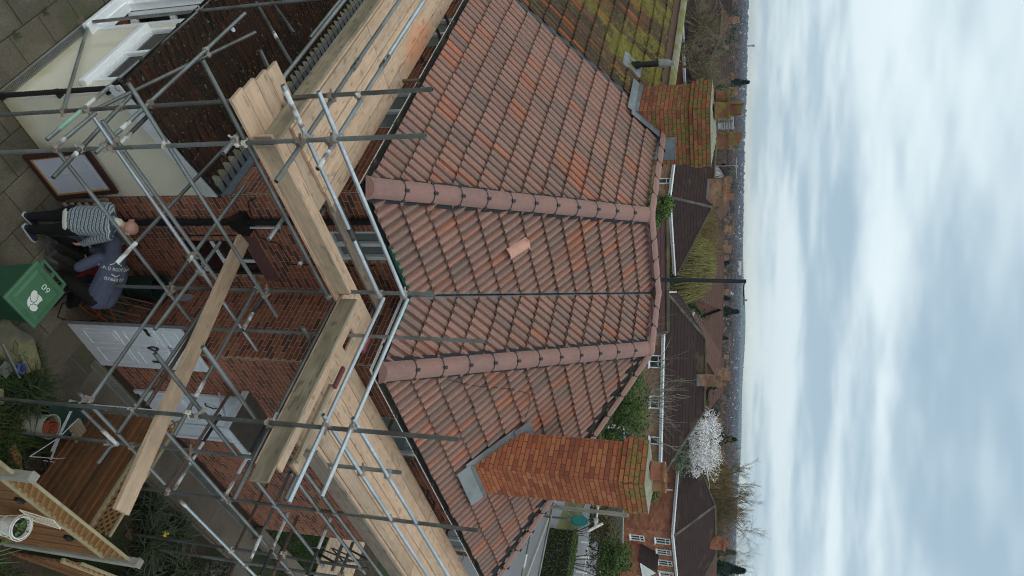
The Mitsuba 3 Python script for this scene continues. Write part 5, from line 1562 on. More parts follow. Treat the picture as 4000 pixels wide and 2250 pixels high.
sk = [(hood, 0.09, hood+V(-0.04, 0.05, -0.06), 0.08), (hood, 0.06, neck2, 0.06), (neck2, 0.11, mid2, 0.12), (mid2, 0.12, hip2, 0.11), (sN, 0.05, eN, 0.042), (eN, 0.042, wN, 0.03), (sF, 0.05, eF, 0.042), (eF, 0.042, wF, 0.03),
      (hN, 0.08, kN, 0.06), (kN, 0.055, fN, 0.04), (hF, 0.08, kF, 0.06), (kF, 0.055, fF, 0.04)]
sk += hand_bones(wN, V(0.2, 0.75, -0.6), V(0.9, -0.3, 0), V(0, 0.4, -0.8), 0.7)+hand_bones(wF, V(-0.1, 0.6, -0.75), V(0.9, 0.1, 0), V(0, 0.5, -0.7), 0.7)
sk += [(hood+V(-0.07, 0.07, -0.10), 0.02, hood+V(-0.09, 0.085, -0.10), 0.014)]
obj('body', limbs(sk, 0.015, 5), 'm_skin', wk, smooth=True)
scene_mesh = limbs([(neck2+V(0.03, -0.03, 0.0), 0.135, mid2+side*0.05, 0.165), (neck2+V(0.03, -0.03, 0.0), 0.135, mid2-side*0.05, 0.165), (mid2+side*0.05, 0.165, hip2+side*0.06, 0.16), (mid2-side*0.05, 0.165, hip2-side*0.06, 0.16), (mid2+side*0.05, 0.165, hip2-side*0.06, 0.16), (sN, 0.082, sF, 0.082),
                               (sN, 0.085, eN, 0.070), (eN, 0.070, wN+V(-0.02, -0.02, 0.02), 0.050), (sF, 0.085, eF, 0.07), (eF, 0.07, wF, 0.05), (neck2, 0.105, hood+V(-0.01, 0.01, 0.01), 0.118), (hood, 0.120, hood+V(-0.045, 0.05, -0.05), 0.105)], 0.02, 5)
ht_ = obj('hooded_top', scene_mesh, 'm_hoodie', wk, smooth=True)
obj('trousers', limbs([(hN, 0.135, kN, 0.085), (kN, 0.085, fN+V(0, 0, 0.03), 0.065), (hF, 0.135, kF, 0.085), (kF, 0.085, fF+V(0, 0, 0.03), 0.065), (hN, 0.13, hF, 0.13)], 0.03, 4), 'm_black_cloth', wk, smooth=True)
for f_ in (fN, fF):
    obj('shoe', limbs([(f_+V(0.02, -0.03, -0.03), 0.05, f_+V(-0.07, 0.09, -0.05), 0.042)], 0.02, 3), 'm_black_cloth', wk, smooth=True)
# lettering across the back
spine = (hip2-neck2)/np.linalg.norm(hip2-neck2)
upn = V(-0.35, -0.30, 0.88); upn -= spine*(upn@spine); upn /= np.linalg.norm(upn)
tx = np.cross(-spine, upn)
if tx@FW < 0:
    tx = -tx
upn2 = np.cross(tx, -spine)
hm_ = HOODM = trimesh.Trimesh(*scene_mesh, process=False)
mid_t = neck2+(mid2-neck2)*0.62


def drape(v, off):
    """lays a flat piece (x across the back, y towards the neck) on the top's surface"""
    P = mid_t[None]+tx*v[:, :1]-spine*(off-v[:, 1:2])*-1 if False else mid_t[None]+tx*v[:, :1]-spine*v[:, 1:2]+spine*off
    loc, ri, _ = hm_.ray.intersects_location(P+upn2*0.6, np.tile(-upn2, (len(P), 1)), multiple_hits=False)
    out = P.copy(); out[ri] = loc
    return out+upn2*(0.004+v[:, 2:3])


for s_, h_, o_ in (('S.A.G ROOFING', 0.040, -0.02), ('07848 07', 0.040, 0.115)):
    v, f = text_piece(s_, h_, (0, 0, 0), (1, 0, 0), (0, 1, 0), 0.004)
    obj('lettering', (drape(v, o_), f), 'm_white_print', ht_)
v, f = cat([path([(-0.06, 0.0, 0), (0.0, -0.030, 0), (0.06, 0.0, 0)], 0.006, 5)])
obj('emblem', (drape(v, 0.045), f), 'm_white_print', ht_)
v, f = cat([path([(-0.08, -0.02, 0), (0.0, 0.025, 0), (0.08, -0.02, 0)], 0.006, 5)])
obj('emblem', (drape(v, -0.085), f), 'm_white_print', ht_)
# ---------------------------------------------------------------- doors, pipes and fittings on the brick house
mat('door_white', speck((0.66, 0.69, 0.74), 0.08, 10, (0.58, 0.61, 0.66), 1.5, 0.5), 0.45, 0.4)
mat('iron', (0.018, 0.018, 0.02), 0.5, 0.4)


def panel_door(key_, o, ex, ez, w_, h, t=0.045, m='m_door_white'):
    ex, ez = np.asarray(ex, float), np.asarray(ez, float); ey = np.cross(ez, ex)
    put = lambda nm, mm, mt: obj(nm, move(mm, o, ex, ey, ez), mt, key_)
    put('slab', cbox(0, w_, 0, t, 0, h, 0.006), m)
    st = 0.11
    for (x0, x1) in ((st, w_/2-0.045), (w_/2+0.045, w_-st)):
        for (z0, z1) in ((0.20, 0.80), (0.92, 1.50), (1.60, h-0.13)):
            fr = [box(x0, x1, -0.010, 0.001, z0, z0+0.022), box(x0, x1, -0.010, 0.001, z1-0.022, z1), box(x0, x0+0.022, -0.0102, 0.001, z0+0.022, z1-0.022), box(x1-0.022, x1, -0.0102, 0.001, z0+0.022, z1-0.022),
                  hull([(x0+0.05, 0, z0+0.05), (x1-0.05, 0, z0+0.05), (x0+0.05, 0, z1-0.05), (x1-0.05, 0, z1-0.05), (x0+0.07, -0.009, z0+0.07), (x1-0.07, -0.009, z0+0.07), (x0+0.07, -0.009, z1-0.07), (x1-0.07, -0.009, z1-0.07)])]
            put('panel', cat(fr), m)
    return put


d1 = thing('panelled_door', 'white panelled door number 60 with black knocker at the brick corner', 'door')
O1, X1 = V(1.46, -1.145, 0.012), V(0.995, -0.045, 0)
put = panel_door(d1, O1, X1, (0, 0, 1), 0.95, 1.98)
put('edge_strip', box(-0.012, -0.001, 0.002, 0.043, 0.1, 1.95), 'm_iron')
put('letterbox', cat([cbox(0.05, 0.20, -0.018, 0.0, 1.36, 1.41, 0.005)]), 'm_iron')
put('knocker', cat([path([(0.46+0.045*math.cos(t), -0.02, 1.30+0.055*math.sin(t)) for t in np.linspace(0, 2*PI, 13)], 0.011, 6), cbox(0.435, 0.485, -0.02, 0, 1.34, 1.38, 0.006), cbox(0.44, 0.48, -0.02, 0, 1.19, 1.24, 0.006)]), 'm_iron')
put('handle', cbox(0.74, 0.77, -0.03, 0, 1.10, 1.24, 0.006), 'm_iron')
obj('number', text_piece('60', 0.085, O1+X1*0.47+V(0, 0, 1.60)+V(0, -0.004, 0), X1, (0, 0, 1)), 'm_iron', d1, label='black number 60 on the door')
d2 = obj('side_door', cat([box(3.20, 3.27, -1.085, -1.034, 0.0, 2.12), box(4.48, 4.55, -1.085, -1.034, 0.0, 2.12), box(3.27, 4.48, -1.085, -1.034, 2.05, 2.12), box(4.10, 4.16, -1.082, -1.034, 0.0, 2.05), box(3.27, 4.10, -1.060, -1.036, 0.02, 2.05), box(4.16, 4.48, -1.060, -1.036, 0.0, 2.05)]), 'm_door_white', house)
for x0, x1 in ((3.36, 3.64), (3.72, 4.0), (4.21, 4.43)):
    for z0, z1 in ((0.2, 0.85), (1.0, 1.5), (1.6, 1.95)):
        obj('panel', hull([(x0, -1.06, z0), (x1, -1.06, z0), (x0, -1.06, z1), (x1, -1.06, z1), (x0+0.03, -1.073, z0+0.03), (x1-0.03, -1.073, z0+0.03), (x0+0.03, -1.073, z1-0.03), (x1-0.03, -1.073, z1-0.03)]), 'm_door_white', d2)
obj('groove', cat([box(4.096, 4.100, -1.0615, -1.06, 0.02, 2.05), box(3.272, 3.278, -1.062, -1.06, 0.02, 2.05), box(4.161, 4.166, -1.062, -1.06, 0.0, 2.05)]), 'm_iron', d2)
obj('fittings', cat([path([(3.40, -1.075, 1.28), (3.43, -1.11, 1.30), (3.50, -1.11, 1.42), (3.52, -1.075, 1.44)], 0.010, 6), cbox(3.80, 3.95, -1.08, -1.06, 1.52, 1.57, 0.004), cbox(3.78, 3.86, -1.085, -1.06, 1.88, 1.98, 0.004)]), 'm_iron', d2)
mat('canopy_top', speck((0.115, 0.10, 0.085), 0.4, 12, (0.15, 0.14, 0.09), 2.5), 0.95, 0.1)
cn = obj('canopy', cbox(3.05, 3.86, -1.70, -1.036, 2.22, 2.275, 0.008), 'm_canopy_top', house)
obj('trim', cat([box(3.03, 3.88, -1.725, -1.702, 2.16, 2.27), box(3.027, 3.048, -1.700, -1.04, 2.16, 2.27), box(3.862, 3.883, -1.700, -1.04, 2.16, 2.27)]), 'm_door_white', cn)
obj('bracket', cat([rod((3.1, -1.65, 2.2), (3.1, -1.06, 1.7), 0.018, 6), rod((3.8, -1.65, 2.2), (3.8, -1.06, 1.7), 0.018, 6)]), 'm_door_white', cn)
# soil pipe with hopper, overflow pipe and cable clipped to the wall
sx = 0.74
sp = obj('soil_pipe', cat([rod((sx, 0.225, 0), (sx, 0.225, 2.5), 0.048, 12), rod((sx, 0.225, 2.78), (sx, 0.225, EH-0.1), 0.045, 12)]+[rod((sx, 0.225, z), (sx, 0.225, z+0.06), 0.056, 12) for z in (0.6, 1.25, 1.45, 1.9, 3.4)]), 'm_black_plastic', house, smooth=40)
obj('hopper', hull([(sx-0.15, 0.29, 2.78), (sx+0.15, 0.29, 2.78), (sx-0.15, 0.09, 2.78), (sx+0.15, 0.09, 2.78), (sx-0.15, 0.29, 2.68), (sx+0.15, 0.29, 2.68), (sx-0.15, 0.09, 2.68), (sx+0.15, 0.09, 2.68), (sx-0.06, 0.28, 2.48), (sx+0.06, 0.28, 2.48), (sx-0.06, 0.17, 2.48), (sx+0.06, 0.17, 2.48)]), 'm_black_plastic', sp)
obj('overflow_pipe', path([(0.82, 0.20, 2.78), (0.82, 0.20, 3.02), (0.84, 0.22, 3.25)], 0.017, 8), 'm_white_board', sp, smooth=40)
obj('wall_cable', cat([path([(0.36, 0.288, 3.05), (0.44, 0.288, 2.88), (0.60, 0.288, 2.84), (0.66, 0.288, 2.84)], 0.008, 5), path([(1.10, 0.288, 2.75), (1.20, 0.288, 3.0), (1.55, 0.288, 3.05), (1.62, 0.288, 2.95), (1.62, 0.288, 4.4)], 0.007, 5), path([(1.05, 0.288, 1.25), (1.05, 0.288, 2.60)], 0.008, 5)]), 'm_black_plastic', house)
mat('purple_lintel', speck((0.17, 0.085, 0.085), 0.3, 15), 0.85, 0.15)
obj('lintel', box(1.10, 1.95, 0.286, 0.296, 2.44, 2.66), 'm_purple_lintel', house)
mat('plate', (0.33, 0.32, 0.38), 0.5, 0.3)
obj('wall_plate', hull([(2.185, 0.0+dy, z) for dy, z in ((0.0, 0.72), (0.15, 0.72), (0.15, 0.98), (0.12, 1.06), (0.03, 1.06), (0.0, 0.98))]+[(2.20, 0.0+dy, z) for dy, z in ((0.0, 0.72), (0.15, 0.72), (0.15, 0.98), (0.12, 1.06), (0.03, 1.06), (0.0, 0.98))]), 'm_plate', house, label='small pale rounded plate fixed low on the inner wall')


def stain(face_y, pts, seed):
    return None


# ---------------------------------------------------------------- loose things on the ground
mat('frame_brown', speck((0.045, 0.018, 0.014), 0.4, 20), 0.6, 0.3); mat('ochre_edge', (0.36, 0.20, 0.08), 0.7, 0.2); mat('pale_panel', speck((0.44, 0.46, 0.52), 0.08, 6), 0.7, 0.2)
wf = thing('framed_board', 'pale board in a dark brown frame leaning against the cream wall', 'board')
FO, FX = V(-0.66, 0.03, 0.012), V(0.75, 0.0, 0)/0.75
FZ = V(0.06, 0.20, 0.90); FZ /= np.linalg.norm(FZ); FYv = np.cross(FZ, FX)
pf = lambda nm, m, mt: obj(nm, move(m, FO, FX, FYv, FZ), mt, wf)
pf('frame', cat([box(0, 0.76, -0.05, 0, 0, 0.06), box(0, 0.76, -0.05, 0, 0.86, 0.93), box(0, 0.065, -0.05, 0, 0.06, 0.86), box(0.695, 0.76, -0.05, 0, 0.06, 0.86)]), 'm_frame_brown')
pf('beading', cat([box(0.065, 0.695, -0.04, -0.002, 0.06, 0.085), box(0.67, 0.695, -0.04, -0.002, 0.085, 0.86), box(0.065, 0.085, -0.04, -0.002, 0.085, 0.86)]), 'm_ochre_edge')
pf('panel', cat([box(0.085, 0.38, -0.03, -0.02, 0.085, 0.86), box(0.384, 0.67, -0.03, -0.02, 0.085, 0.86), box(0.086, 0.669, -0.045, -0.031, 0.78, 0.84)]), 'm_pale_panel')
sb = thing('slatted_bench', 'dark weathered wooden slats of a folded bench against the brick wall', 'bench')
for i in range(6):
    wooden('slat', move(cbox(0, 0.75, -0.02, 0.02, 0, 0.055, 0.006), (0.16+0.02*i, -0.02+0.02*i, 0.08+0.105*i), (0.93, -0.10-0.02*i, 0.35), (0.1, 0.99, 0), (-0.35, 0.03, 0.93)), 0, 'm_board_grey', sb)
for x in (0.2, 0.75):
    wooden('leg', cbox(x, x+0.05, 0.10, 0.15, 0, 0.75, 0.006), 2, 'm_board_grey', sb)
# crumpled black sheet
def tarp_fn(p, n, uv):
    return mix((0.028, 0.027, 0.026), (0.075, 0.068, 0.06), smoothstep(0.5, 0.8, fbm(p.x*7, p.y*7, p.z*9, 3)))
mat('tarp', mikit.proc(tarp_fn), 0.38, 0.5)
tp = thing('plastic_sheet', 'crumpled black plastic sheet between the two people', 'plastic sheet')
n = 46
uu, vv = np.meshgrid(np.linspace(0, 1, n), np.linspace(0, 1, n), indexing='ij')
bx_ = np.stack([0.28+0.62*uu+0.45*vv-0.08*np.sin(vv*5), -0.52-0.42*uu+0.42*vv+0.05*np.sin(uu*9), 0*uu], -1)
P = bx_.reshape(-1, 3)
zz = meshkit.fbm(P*4.0) if hasattr(meshkit, 'fbm') else np.zeros(len(P))
ridg = np.abs(np.sin((P[:, 0]*9-P[:, 1]*7)+3*np.sin(P[:, 1]*6)))**0.6
P[:, 2] = 0.03+0.16*ridg*(0.4+0.6*np.clip(zz*0.5+0.5, 0, 1))
e = np.minimum(np.minimum(uu, 1-uu), np.minimum(vv, 1-vv)).ravel(); P[:, 2] *= np.clip(e*7, 0, 1); P[:, 2] += 0.014
i, j = np.meshgrid(np.arange(n-1), np.arange(n-1), indexing='ij'); q = (i*n+j).ravel()
obj('sheet', (P, np.vstack([np.stack([q, q+n, q+n+1], 1), np.stack([q, q+n+1, q+1], 1)])), 'm_tarp', tp, smooth=True)
mat('red_plastic', (0.20, 0.025, 0.02), 0.5, 0.4); mat('checked', speck((0.10, 0.09, 0.13), 0.9, 30, (0.30, 0.30, 0.34), 14.0), 0.9, 0.1)
tb_ = thing('tool_box', 'dark red box on the ground just behind the bending person', 'box')
obj('case', cbox(1.02, 1.36, -0.62, -0.40, 0.01, 0.60, 0.02), 'm_red_plastic', tb_)
cl_ = thing('checked_jacket', 'dark checked jacket bundled on the ground between the two people', 'jacket')
obj('cloth', limbs([(V(0.62, -0.20, 0.30), 0.14, V(0.85, -0.05, 0.34), 0.15), (V(0.85, -0.05, 0.34), 0.13, V(0.72, 0.05, 0.5), 0.12), (V(0.55, -0.25, 0.1), 0.1, V(0.8, 0.0, 0.1), 0.12), (V(0.8, 0.0, 0.1), 0.12, V(0.75, 0.0, 0.45), 0.1)], 0.03, 3), 'm_checked', cl_, smooth=True)
mat('dark_green_plastic', (0.02, 0.04, 0.035), 0.6, 0.3)
tk = thing('water_butt', 'dark plastic tub in the inner corner of the brick walls', 'tub')
obj('body', lathe([(0.0, 0.01), (0.17, 0.01), (0.21, 0.60), (0.23, 0.60), (0.23, 0.64), (0.19, 0.63), (0.18, 0.1), (0, 0.1)], (1.93, 0.03, 0), 18), 'm_dark_green_plastic', tk, smooth=40)
cs = thing('bent_tubes', 'thin bent metal tubes stacked against the inner brick wall', 'tubes')
for i, (a, b) in enumerate((((1.66, -0.35, 0.02), (2.16, -0.15, 0.62)), ((1.70, -0.45, 0.02), (2.16, -0.25, 0.55)), ((1.62, -0.28, 0.02), (2.17, -0.42, 0.60)), ((1.75, -0.60, 0.02), (2.17, -0.52, 0.42)))):
    obj('tube', rod(a, b, 0.010, 6), 'm_steel_rust', cs)
tr = thing('strimmer', 'thin metal trolley lying with an orange cable by the brick wall', 'trolley')
obj('frame', cat([path([(1.50, -0.78, 0.05), (1.95, -0.62, 0.10), (2.10, -0.55, 0.45)], 0.012, 6), path([(1.48, -0.70, 0.05), (1.90, -0.50, 0.10), (2.10, -0.43, 0.45)], 0.012, 6)]), 'm_steel', tr)
obj('cable', path([(1.45+0.09*math.cos(t)*(1+0.1*i_), -0.80+0.08*math.sin(t), 0.02+0.01*i_) for i_, t in enumerate(np.linspace(0, 14, 40)*1.0) for _ in (0,)][:40], 0.010, 5), mat('orange', (0.42, 0.10, 0.02), 0.6, 0.3), tr)
hc = thing('black_cable', 'black cable snaking across the slabs beside the white door', 'cable')
obj('cable', path([(1.30, -0.85, 0.02), (1.22, -1.0, 0.02), (1.30, -1.18, 0.02), (1.62, -1.05, 0.02), (1.80, -0.80, 0.02), (2.05, -0.72, 0.02)], 0.009, 5), 'm_black_plastic', hc)
# stones and rubble by the bin
mat('stone', speck((0.21, 0.195, 0.13), 0.5, 9, (0.12, 0.12, 0.115), 4.0, 0.95), 0.95, 0.1); mat('mortar_lump', speck((0.25, 0.24, 0.14), 0.5, 12, (0.22, 0.22, 0.13), 5.0), 0.95, 0.1)
mat('loose_brick', speck((0.30, 0.135, 0.065), 0.4, 20, (0.24, 0.17, 0.09), 6.0), 0.9, 0.1)


def rock(sz, seed, n=3):
    rg = rng_of(seed)
    m = trimesh.creation.icosphere(subdivisions=n)
    v = np.array(m.vertices)
    v = np.sign(v)*np.abs(v)**0.32
    v *= 1+0.09*np.sin(v@rg.normal(0, 3, 3))[:, None]+rg.normal(0, 0.012, (len(v), 1))
    return v*np.array(sz)/2, np.array(m.faces)


for lb, c, sz, rot, mt in (('large flat paving stone spattered with mortar below the green bin', (0.98, -1.93, 0.05), (0.58, 0.44, 0.10), 0.1, 'm_stone'),
                           ('greenish mortar block on the bed edge beside the spade', (1.30, -1.90, 0.06), (0.46, 0.24, 0.12), -0.5, 'm_mortar_lump'),
                           ('small stone at the left edge of the photo under the spade', (0.72, -2.12, 0.05), (0.30, 0.24, 0.12), 0.3, 'm_stone'),
                           ('lichen covered stone in the grass left of the bucket', (1.86, -2.44, 0.05), (0.24, 0.17, 0.12), 0.6, 'm_stone'),
                           ('pale rough stone at the left edge near the scaffold pole', (1.30, -2.62, 0.05), (0.30, 0.2, 0.14), 1.0, 'm_mortar_lump')):
    k = thing('stone', lb, 'stone')
    obj('stone', move(rock(sz, int(c[0]*100)), c, (math.cos(rot), math.sin(rot), 0), (-math.sin(rot), math.cos(rot), 0)), mt, k, smooth=True)
for lb, c, rot, hl in (('orange brick lying along the bed edge beside the mortar block', (1.47, -2.02, 0.04), 0.62, False), ('brick with three round holes lying in the grass', (1.88, -2.22, 0.06), 0.5, True), ('long pale brick lying below the plant bucket', (2.18, -2.98, 0.05), -0.35, False)):
    k = thing('loose_brick', lb, 'brick')
    L_ = 0.225 if not hl and 'long' not in lb else (0.215 if hl else 0.42)
    m_ = cbox(-L_/2, L_/2, -0.051, 0.051, -0.033, 0.033, 0.006)
    ex_ = (math.cos(rot), math.sin(rot), 0); ey_ = (-math.sin(rot), math.cos(rot), 0)
    obj('block', move(m_, c, ex_, ey_), 'm_loose_brick', k)
    if hl:
        for t in (-0.06, 0, 0.06):
            obj('hole', move(rod((t, 0, 0.0332), (t, 0, 0.0336), 0.018, 12), c, ex_, ey_), 'm_dark', k)
sd = thing('spade', 'spade with a blue D handle lying on the bed edge', 'spade')
obj('handle', path([(1.29+0.055*x, -2.12+0.055*y, 0.16) for x, y in ((-1.3, 0.2), (-0.2, 1.2), (1.1, 0.5), (0.9, -0.8), (-0.5, -0.9), (-1.3, 0.2))], 0.014, 8), mat('blue', (0.05, 0.10, 0.46), 0.4, 0.5), sd)
obj('shaft', rod((1.36, -2.22, 0.15), (0.85, -2.05, 0.14), 0.016, 8), 'm_steel', sd)
obj('blade', cbox(1.06, 1.24, -2.33, -2.16, 0.10, 0.106, 0.002), 'm_steel', sd)
# bucket and pots
bk = thing('bucket', 'greyish white bucket on its side-leaning base holding terracotta pots', 'bucket')
bc = V(2.03, -2.52, 0.0)
tilt = np.array([0.12, 0.05, 0.99]); tilt /= np.linalg.norm(tilt); tu, tw_, _ = frame_of(tilt)
bmesh = lathe([(0.0, 0.0), (0.135, 0.0), (0.165, 0.34), (0.172, 0.34), (0.172, 0.355), (0.158, 0.35), (0.13, 0.03), (0.0, 0.03)], n=24)
obj('pail', move(bmesh, bc, tu, tw_, tilt), mat('bucket_grey', speck((0.37, 0.38, 0.34), 0.35, 9, (0.28, 0.30, 0.20), 4.0), 0.6, 0.3), bk, smooth=40)
obj('wire_handle', move(path([(0.172*math.cos(t), 0.172*math.sin(t)*0.98, 0.30-0.10*math.sin(t)) for t in np.linspace(0, PI, 12)], 0.004, 5), bc, tu, tw_, tilt), 'm_steel_dark', bk)
potp = [(0.0, 0.16), (0.06, 0.16), (0.105, 0.34), (0.118, 0.34), (0.118, 0.39), (0.108, 0.39), (0.10, 0.35), (0.07, 0.20), (0.0, 0.20)]
for i, (r_, dx) in enumerate(((1.0, 0.03), (0.74, 0.045))):
    k = thing('flower_pot', ('larger terracotta pot standing inside the bucket', 'smaller terracotta pot nested in the larger one inside the bucket')[i], 'flower pot', None)
    obj('pot', move(lathe([(r*r_, z) for r, z in potp], (dx, -0.01, 0.02*i), 20), bc, tu, tw_, tilt), 'm_clay_red', k, smooth=40)
mat('clay_red', speck((0.27, 0.075, 0.042), 0.3, 14), 0.8, 0.2)
gb = thing('green_tub', 'dark green plastic barrow tub lying among rubble beside the fence', 'tub')
obj('tray', move(cat([hull([(x*(0.26-0.04*(z < 0.1)), y*(0.20-0.03*(z < 0.1)), z) for x in (-1, 1) for y in (-1, 1) for z in (0.0, 0.20)]), cbox(-0.29, 0.29, -0.23, -0.20, 0.19, 0.215, 0.006), cbox(-0.29, 0.29, 0.20, 0.23, 0.19, 0.215, 0.006), cbox(-0.29, -0.26, -0.20, 0.20, 0.19, 0.215, 0.006), cbox(0.26, 0.29, -0.20, 0.20, 0.19, 0.215, 0.006)]), (2.30, -2.22, 0.03), (0.75, 0.66, 0.1), (-0.66, 0.75, 0)), mat('barrow_green', (0.018, 0.05, 0.042), 0.5, 0.4), gb)
cr = thing('wooden_crate_side', 'weathered wooden board with pale edge propped across the green tub', 'board')
wooden('board', move(cbox(0, 0.50, -0.10, 0.10, 0, 0.03, 0.004), (2.42, -2.20, 0.22), (0.70, -0.30, 0.12), (0.38, 0.92, 0.2), (0, 0, 1)), 0, 'm_board_old', cr)
mat('trim_white', speck((0.60, 0.62, 0.68), 0.15, 10), 0.5, 0.4)
for i, (lb, a, b, w_) in enumerate((('longer white plastic trim lying across the bucket and tub', (2.13, -2.20, 0.42), (2.48, -2.66, 0.16), 0.045), ('shorter split white plastic trim beside the longer one', (2.36, -2.42, 0.24), (2.62, -2.72, 0.08), 0.032), ('white plastic strip lying along the edge of the concrete path', (2.30, -1.93, 0.04), (2.95, -1.62, 0.06), 0.05))):
    a, b = V(*a), V(*b); d = (b-a)/np.linalg.norm(b-a); s_ = np.cross(d, (0, 0, 1)); s_ /= np.linalg.norm(s_)
    k = thing('plastic_trim', lb, 'plastic trim')
    obj('strip', move(cbox(0, np.linalg.norm(b-a), -w_/2, w_/2, 0, 0.012, 0.003), a, d, s_, np.cross(d, s_)), 'm_trim_white', k)
rk = thing('wire_rack', 'thin white wire legs of a folded rack leaning over the bucket', 'rack')
obj('wire', path([(2.12, -2.95, 0.30), (2.16, -2.60, 0.50), (2.30, -2.20, 0.42)], 0.0065, 5), 'm_trim_white', rk)
obj('wire', path([(2.12, -2.95, 0.30), (2.55, -2.72, 0.28), (2.80, -2.55, 0.20)], 0.0065, 5), 'm_trim_white', rk)
obj('wire', path([(2.50, -2.80, 0.10), (2.72, -2.70, 0.12)], 0.0065, 5), 'm_trim_white', rk)
hs_ = thing('hose', 'coiled black hose on the ground beside the brown fence panel', 'hose')
obj('coil', path([(2.42+(0.20+0.012*math.sin(t*1.7))*math.cos(t), -2.88+0.17*math.sin(t), 0.02+0.004*t) for t in np.linspace(0, 26, 90)], 0.011, 6), 'm_black_plastic', hs_, smooth=60)
# things beyond the end of the path
for i, (x0, y0, x1, y1) in enumerate(((7.85, -1.36, 8.75, -1.08), (8.95, -1.32, 10.2, -1.02), (7.55, -2.25, 8.35, -1.95))):
    k = thing('coping_stone', ('grey coping stone at the end of the concrete path', 'longer pale coping stone further along past the house corner', 'low coping stone beside the dark shrubs')[i], 'coping stone')
    obj('stone', cbox(x0, x1, y0, y1, -0.02, 0.16, 0.02), 'm_concrete', k)
tdk = thing('timber_ramp', 'pale timber boards laid out beyond the end corner of the house', 'boards')
for i in range(9):
    wooden('plank', cbox(10.6+0.2*i, 10.79+0.2*i, -2.6, 0.75, 0.05, 0.085, 0.004), 1, 'm_board_mid', tdk)
wooden('bearer', cbox(10.5, 12.5, -2.0, -1.9, 0.0, 0.049, 0.004), 0, 'm_board_old', tdk)
fr = thing('steel_gate', 'black steel frame gate leaning beyond the end corner of the house', 'gate')
obj('frame', cat([path([(9.9, -0.55, 0.05), (11.6, 0.25, 0.05), (11.7, 0.05, 0.75), (10.0, -0.75, 0.75), (9.9, -0.55, 0.05)], 0.025, 6), path([(10.3, -0.37, 0.05), (10.9, -0.33, 0.75)], 0.018, 6), path([(10.9, -0.08, 0.05), (11.3, -0.15, 0.75)], 0.018, 6), path([(10.9, -0.08, 0.05), (10.4, -0.55, 0.75)], 0.018, 6)]), 'm_iron', fr)
# far side of the scaffold: a standard carrying a gin wheel on a rope
st2 = thing('hoist_pole', 'grey timber pole beyond the roof carrying a rope hoist', 'pole')
wooden('pole', cbox(9.36, 9.44, 0.83, 0.90, 0, 7.25, 0.008), 2, 'm_grey_post', st2)
gw = obj('gin_wheel', cat([rod((9.40, 0.55, 6.60), (9.40, 1.15, 6.60), 0.025, 8), rod((9.40, 0.62, 6.6), (9.40, 0.70, 6.6), 0.05, 8), rod((9.40, 0.40, 6.45), (9.40, 0.62, 6.75), 0.03, 8), rod((9.40, 0.98, 6.6), (9.40, 1.06, 6.6), 0.05, 8)]), 'm_old_white', st2)
ts = np.linspace(0, 2*PI, 25)
obj('wheel', cat([path([(9.40+0.02, 0.62+0.11*math.cos(t), 6.25+0.17*math.sin(t)) for t in ts], 0.02, 6), hull([(9.39+d_, 0.62+0.10*math.cos(t), 6.25+0.155*math.sin(t)) for t in ts[::2] for d_ in (0, 0.02)])]), mat('teal', (0.03, 0.20, 0.19), 0.6, 0.3), st2)
mat('rope', speck((0.16, 0.27, 0.33), 0.5, 60), 0.9, 0.1)
obj('rope', cat([path([(9.42, 0.70, 6.10), (9.3, 0.95, 5.6), (9.1, 1.25, 5.2), (8.9, 1.5, 4.9)], 0.012, 5), path([(9.42, 0.72, 6.35), (9.35, 1.2, 5.85), (9.2, 1.6, 5.5)], 0.012, 5)]), 'm_rope', st2)
# ---------------------------------------------------------------- the street and the houses beyond
def far_brick_fn(base, pale, dark):
    def fn(p, n, uv):
        al = dr.select(dr.abs(n.x) > dr.abs(n.y), p.y, p.x)
        row = dr.floor(p.z/0.15); r = cell_rand(dr.floor(al/0.45+0.5*cell_rand(row, 3)), row, 1)
        c = mix(mix(base, pale, smoothstep(0.5, 1, r)), dark, smoothstep(0.4, 0, r)*0.7)
        f = p.z/0.15-row
        c = mix(c, (0.30, 0.25, 0.20), smoothstep(0.12, 0.0, f)*0.35)
        return c*(0.75+0.5*fbm(p.x*0.9, p.y*0.9, p.z*0.9, 3))
    return mikit.proc(fn)


def far_roof_fn(base, pale, lichen):
    def fn(p, n, uv):
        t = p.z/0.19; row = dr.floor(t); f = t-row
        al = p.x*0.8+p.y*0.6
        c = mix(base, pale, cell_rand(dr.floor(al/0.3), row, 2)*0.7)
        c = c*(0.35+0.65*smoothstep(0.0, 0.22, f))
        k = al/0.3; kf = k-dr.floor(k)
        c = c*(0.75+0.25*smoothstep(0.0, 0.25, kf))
        c = mix(c, lichen, smoothstep(0.60, 0.75, fbm(p.x*0.8, p.y*0.8, p.z*1.2, 4))*0.6)
        return c
    return mikit.proc(fn)


mat('far_brick', far_brick_fn((0.265, 0.155, 0.100), (0.33, 0.21, 0.135), (0.15, 0.088, 0.062)), 0.9, 0.1)
mat('far_red_brick', far_brick_fn((0.31, 0.120, 0.070), (0.36, 0.175, 0.095), (0.17, 0.070, 0.048)), 0.9, 0.1)
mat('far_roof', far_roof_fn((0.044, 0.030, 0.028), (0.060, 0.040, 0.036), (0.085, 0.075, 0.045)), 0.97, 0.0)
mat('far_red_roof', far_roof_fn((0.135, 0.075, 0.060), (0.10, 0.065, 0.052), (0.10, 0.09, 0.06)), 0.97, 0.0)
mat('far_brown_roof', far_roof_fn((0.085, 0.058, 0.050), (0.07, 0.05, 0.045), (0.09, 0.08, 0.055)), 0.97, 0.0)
mat('far_wall_pale', speck((0.62, 0.60, 0.56), 0.2, 2), 0.85, 0.1)
mat('asphalt', speck((0.155, 0.160, 0.168), 0.25, 25, (0.20, 0.205, 0.21), 0.6, 0.5), 0.9, 0.15)
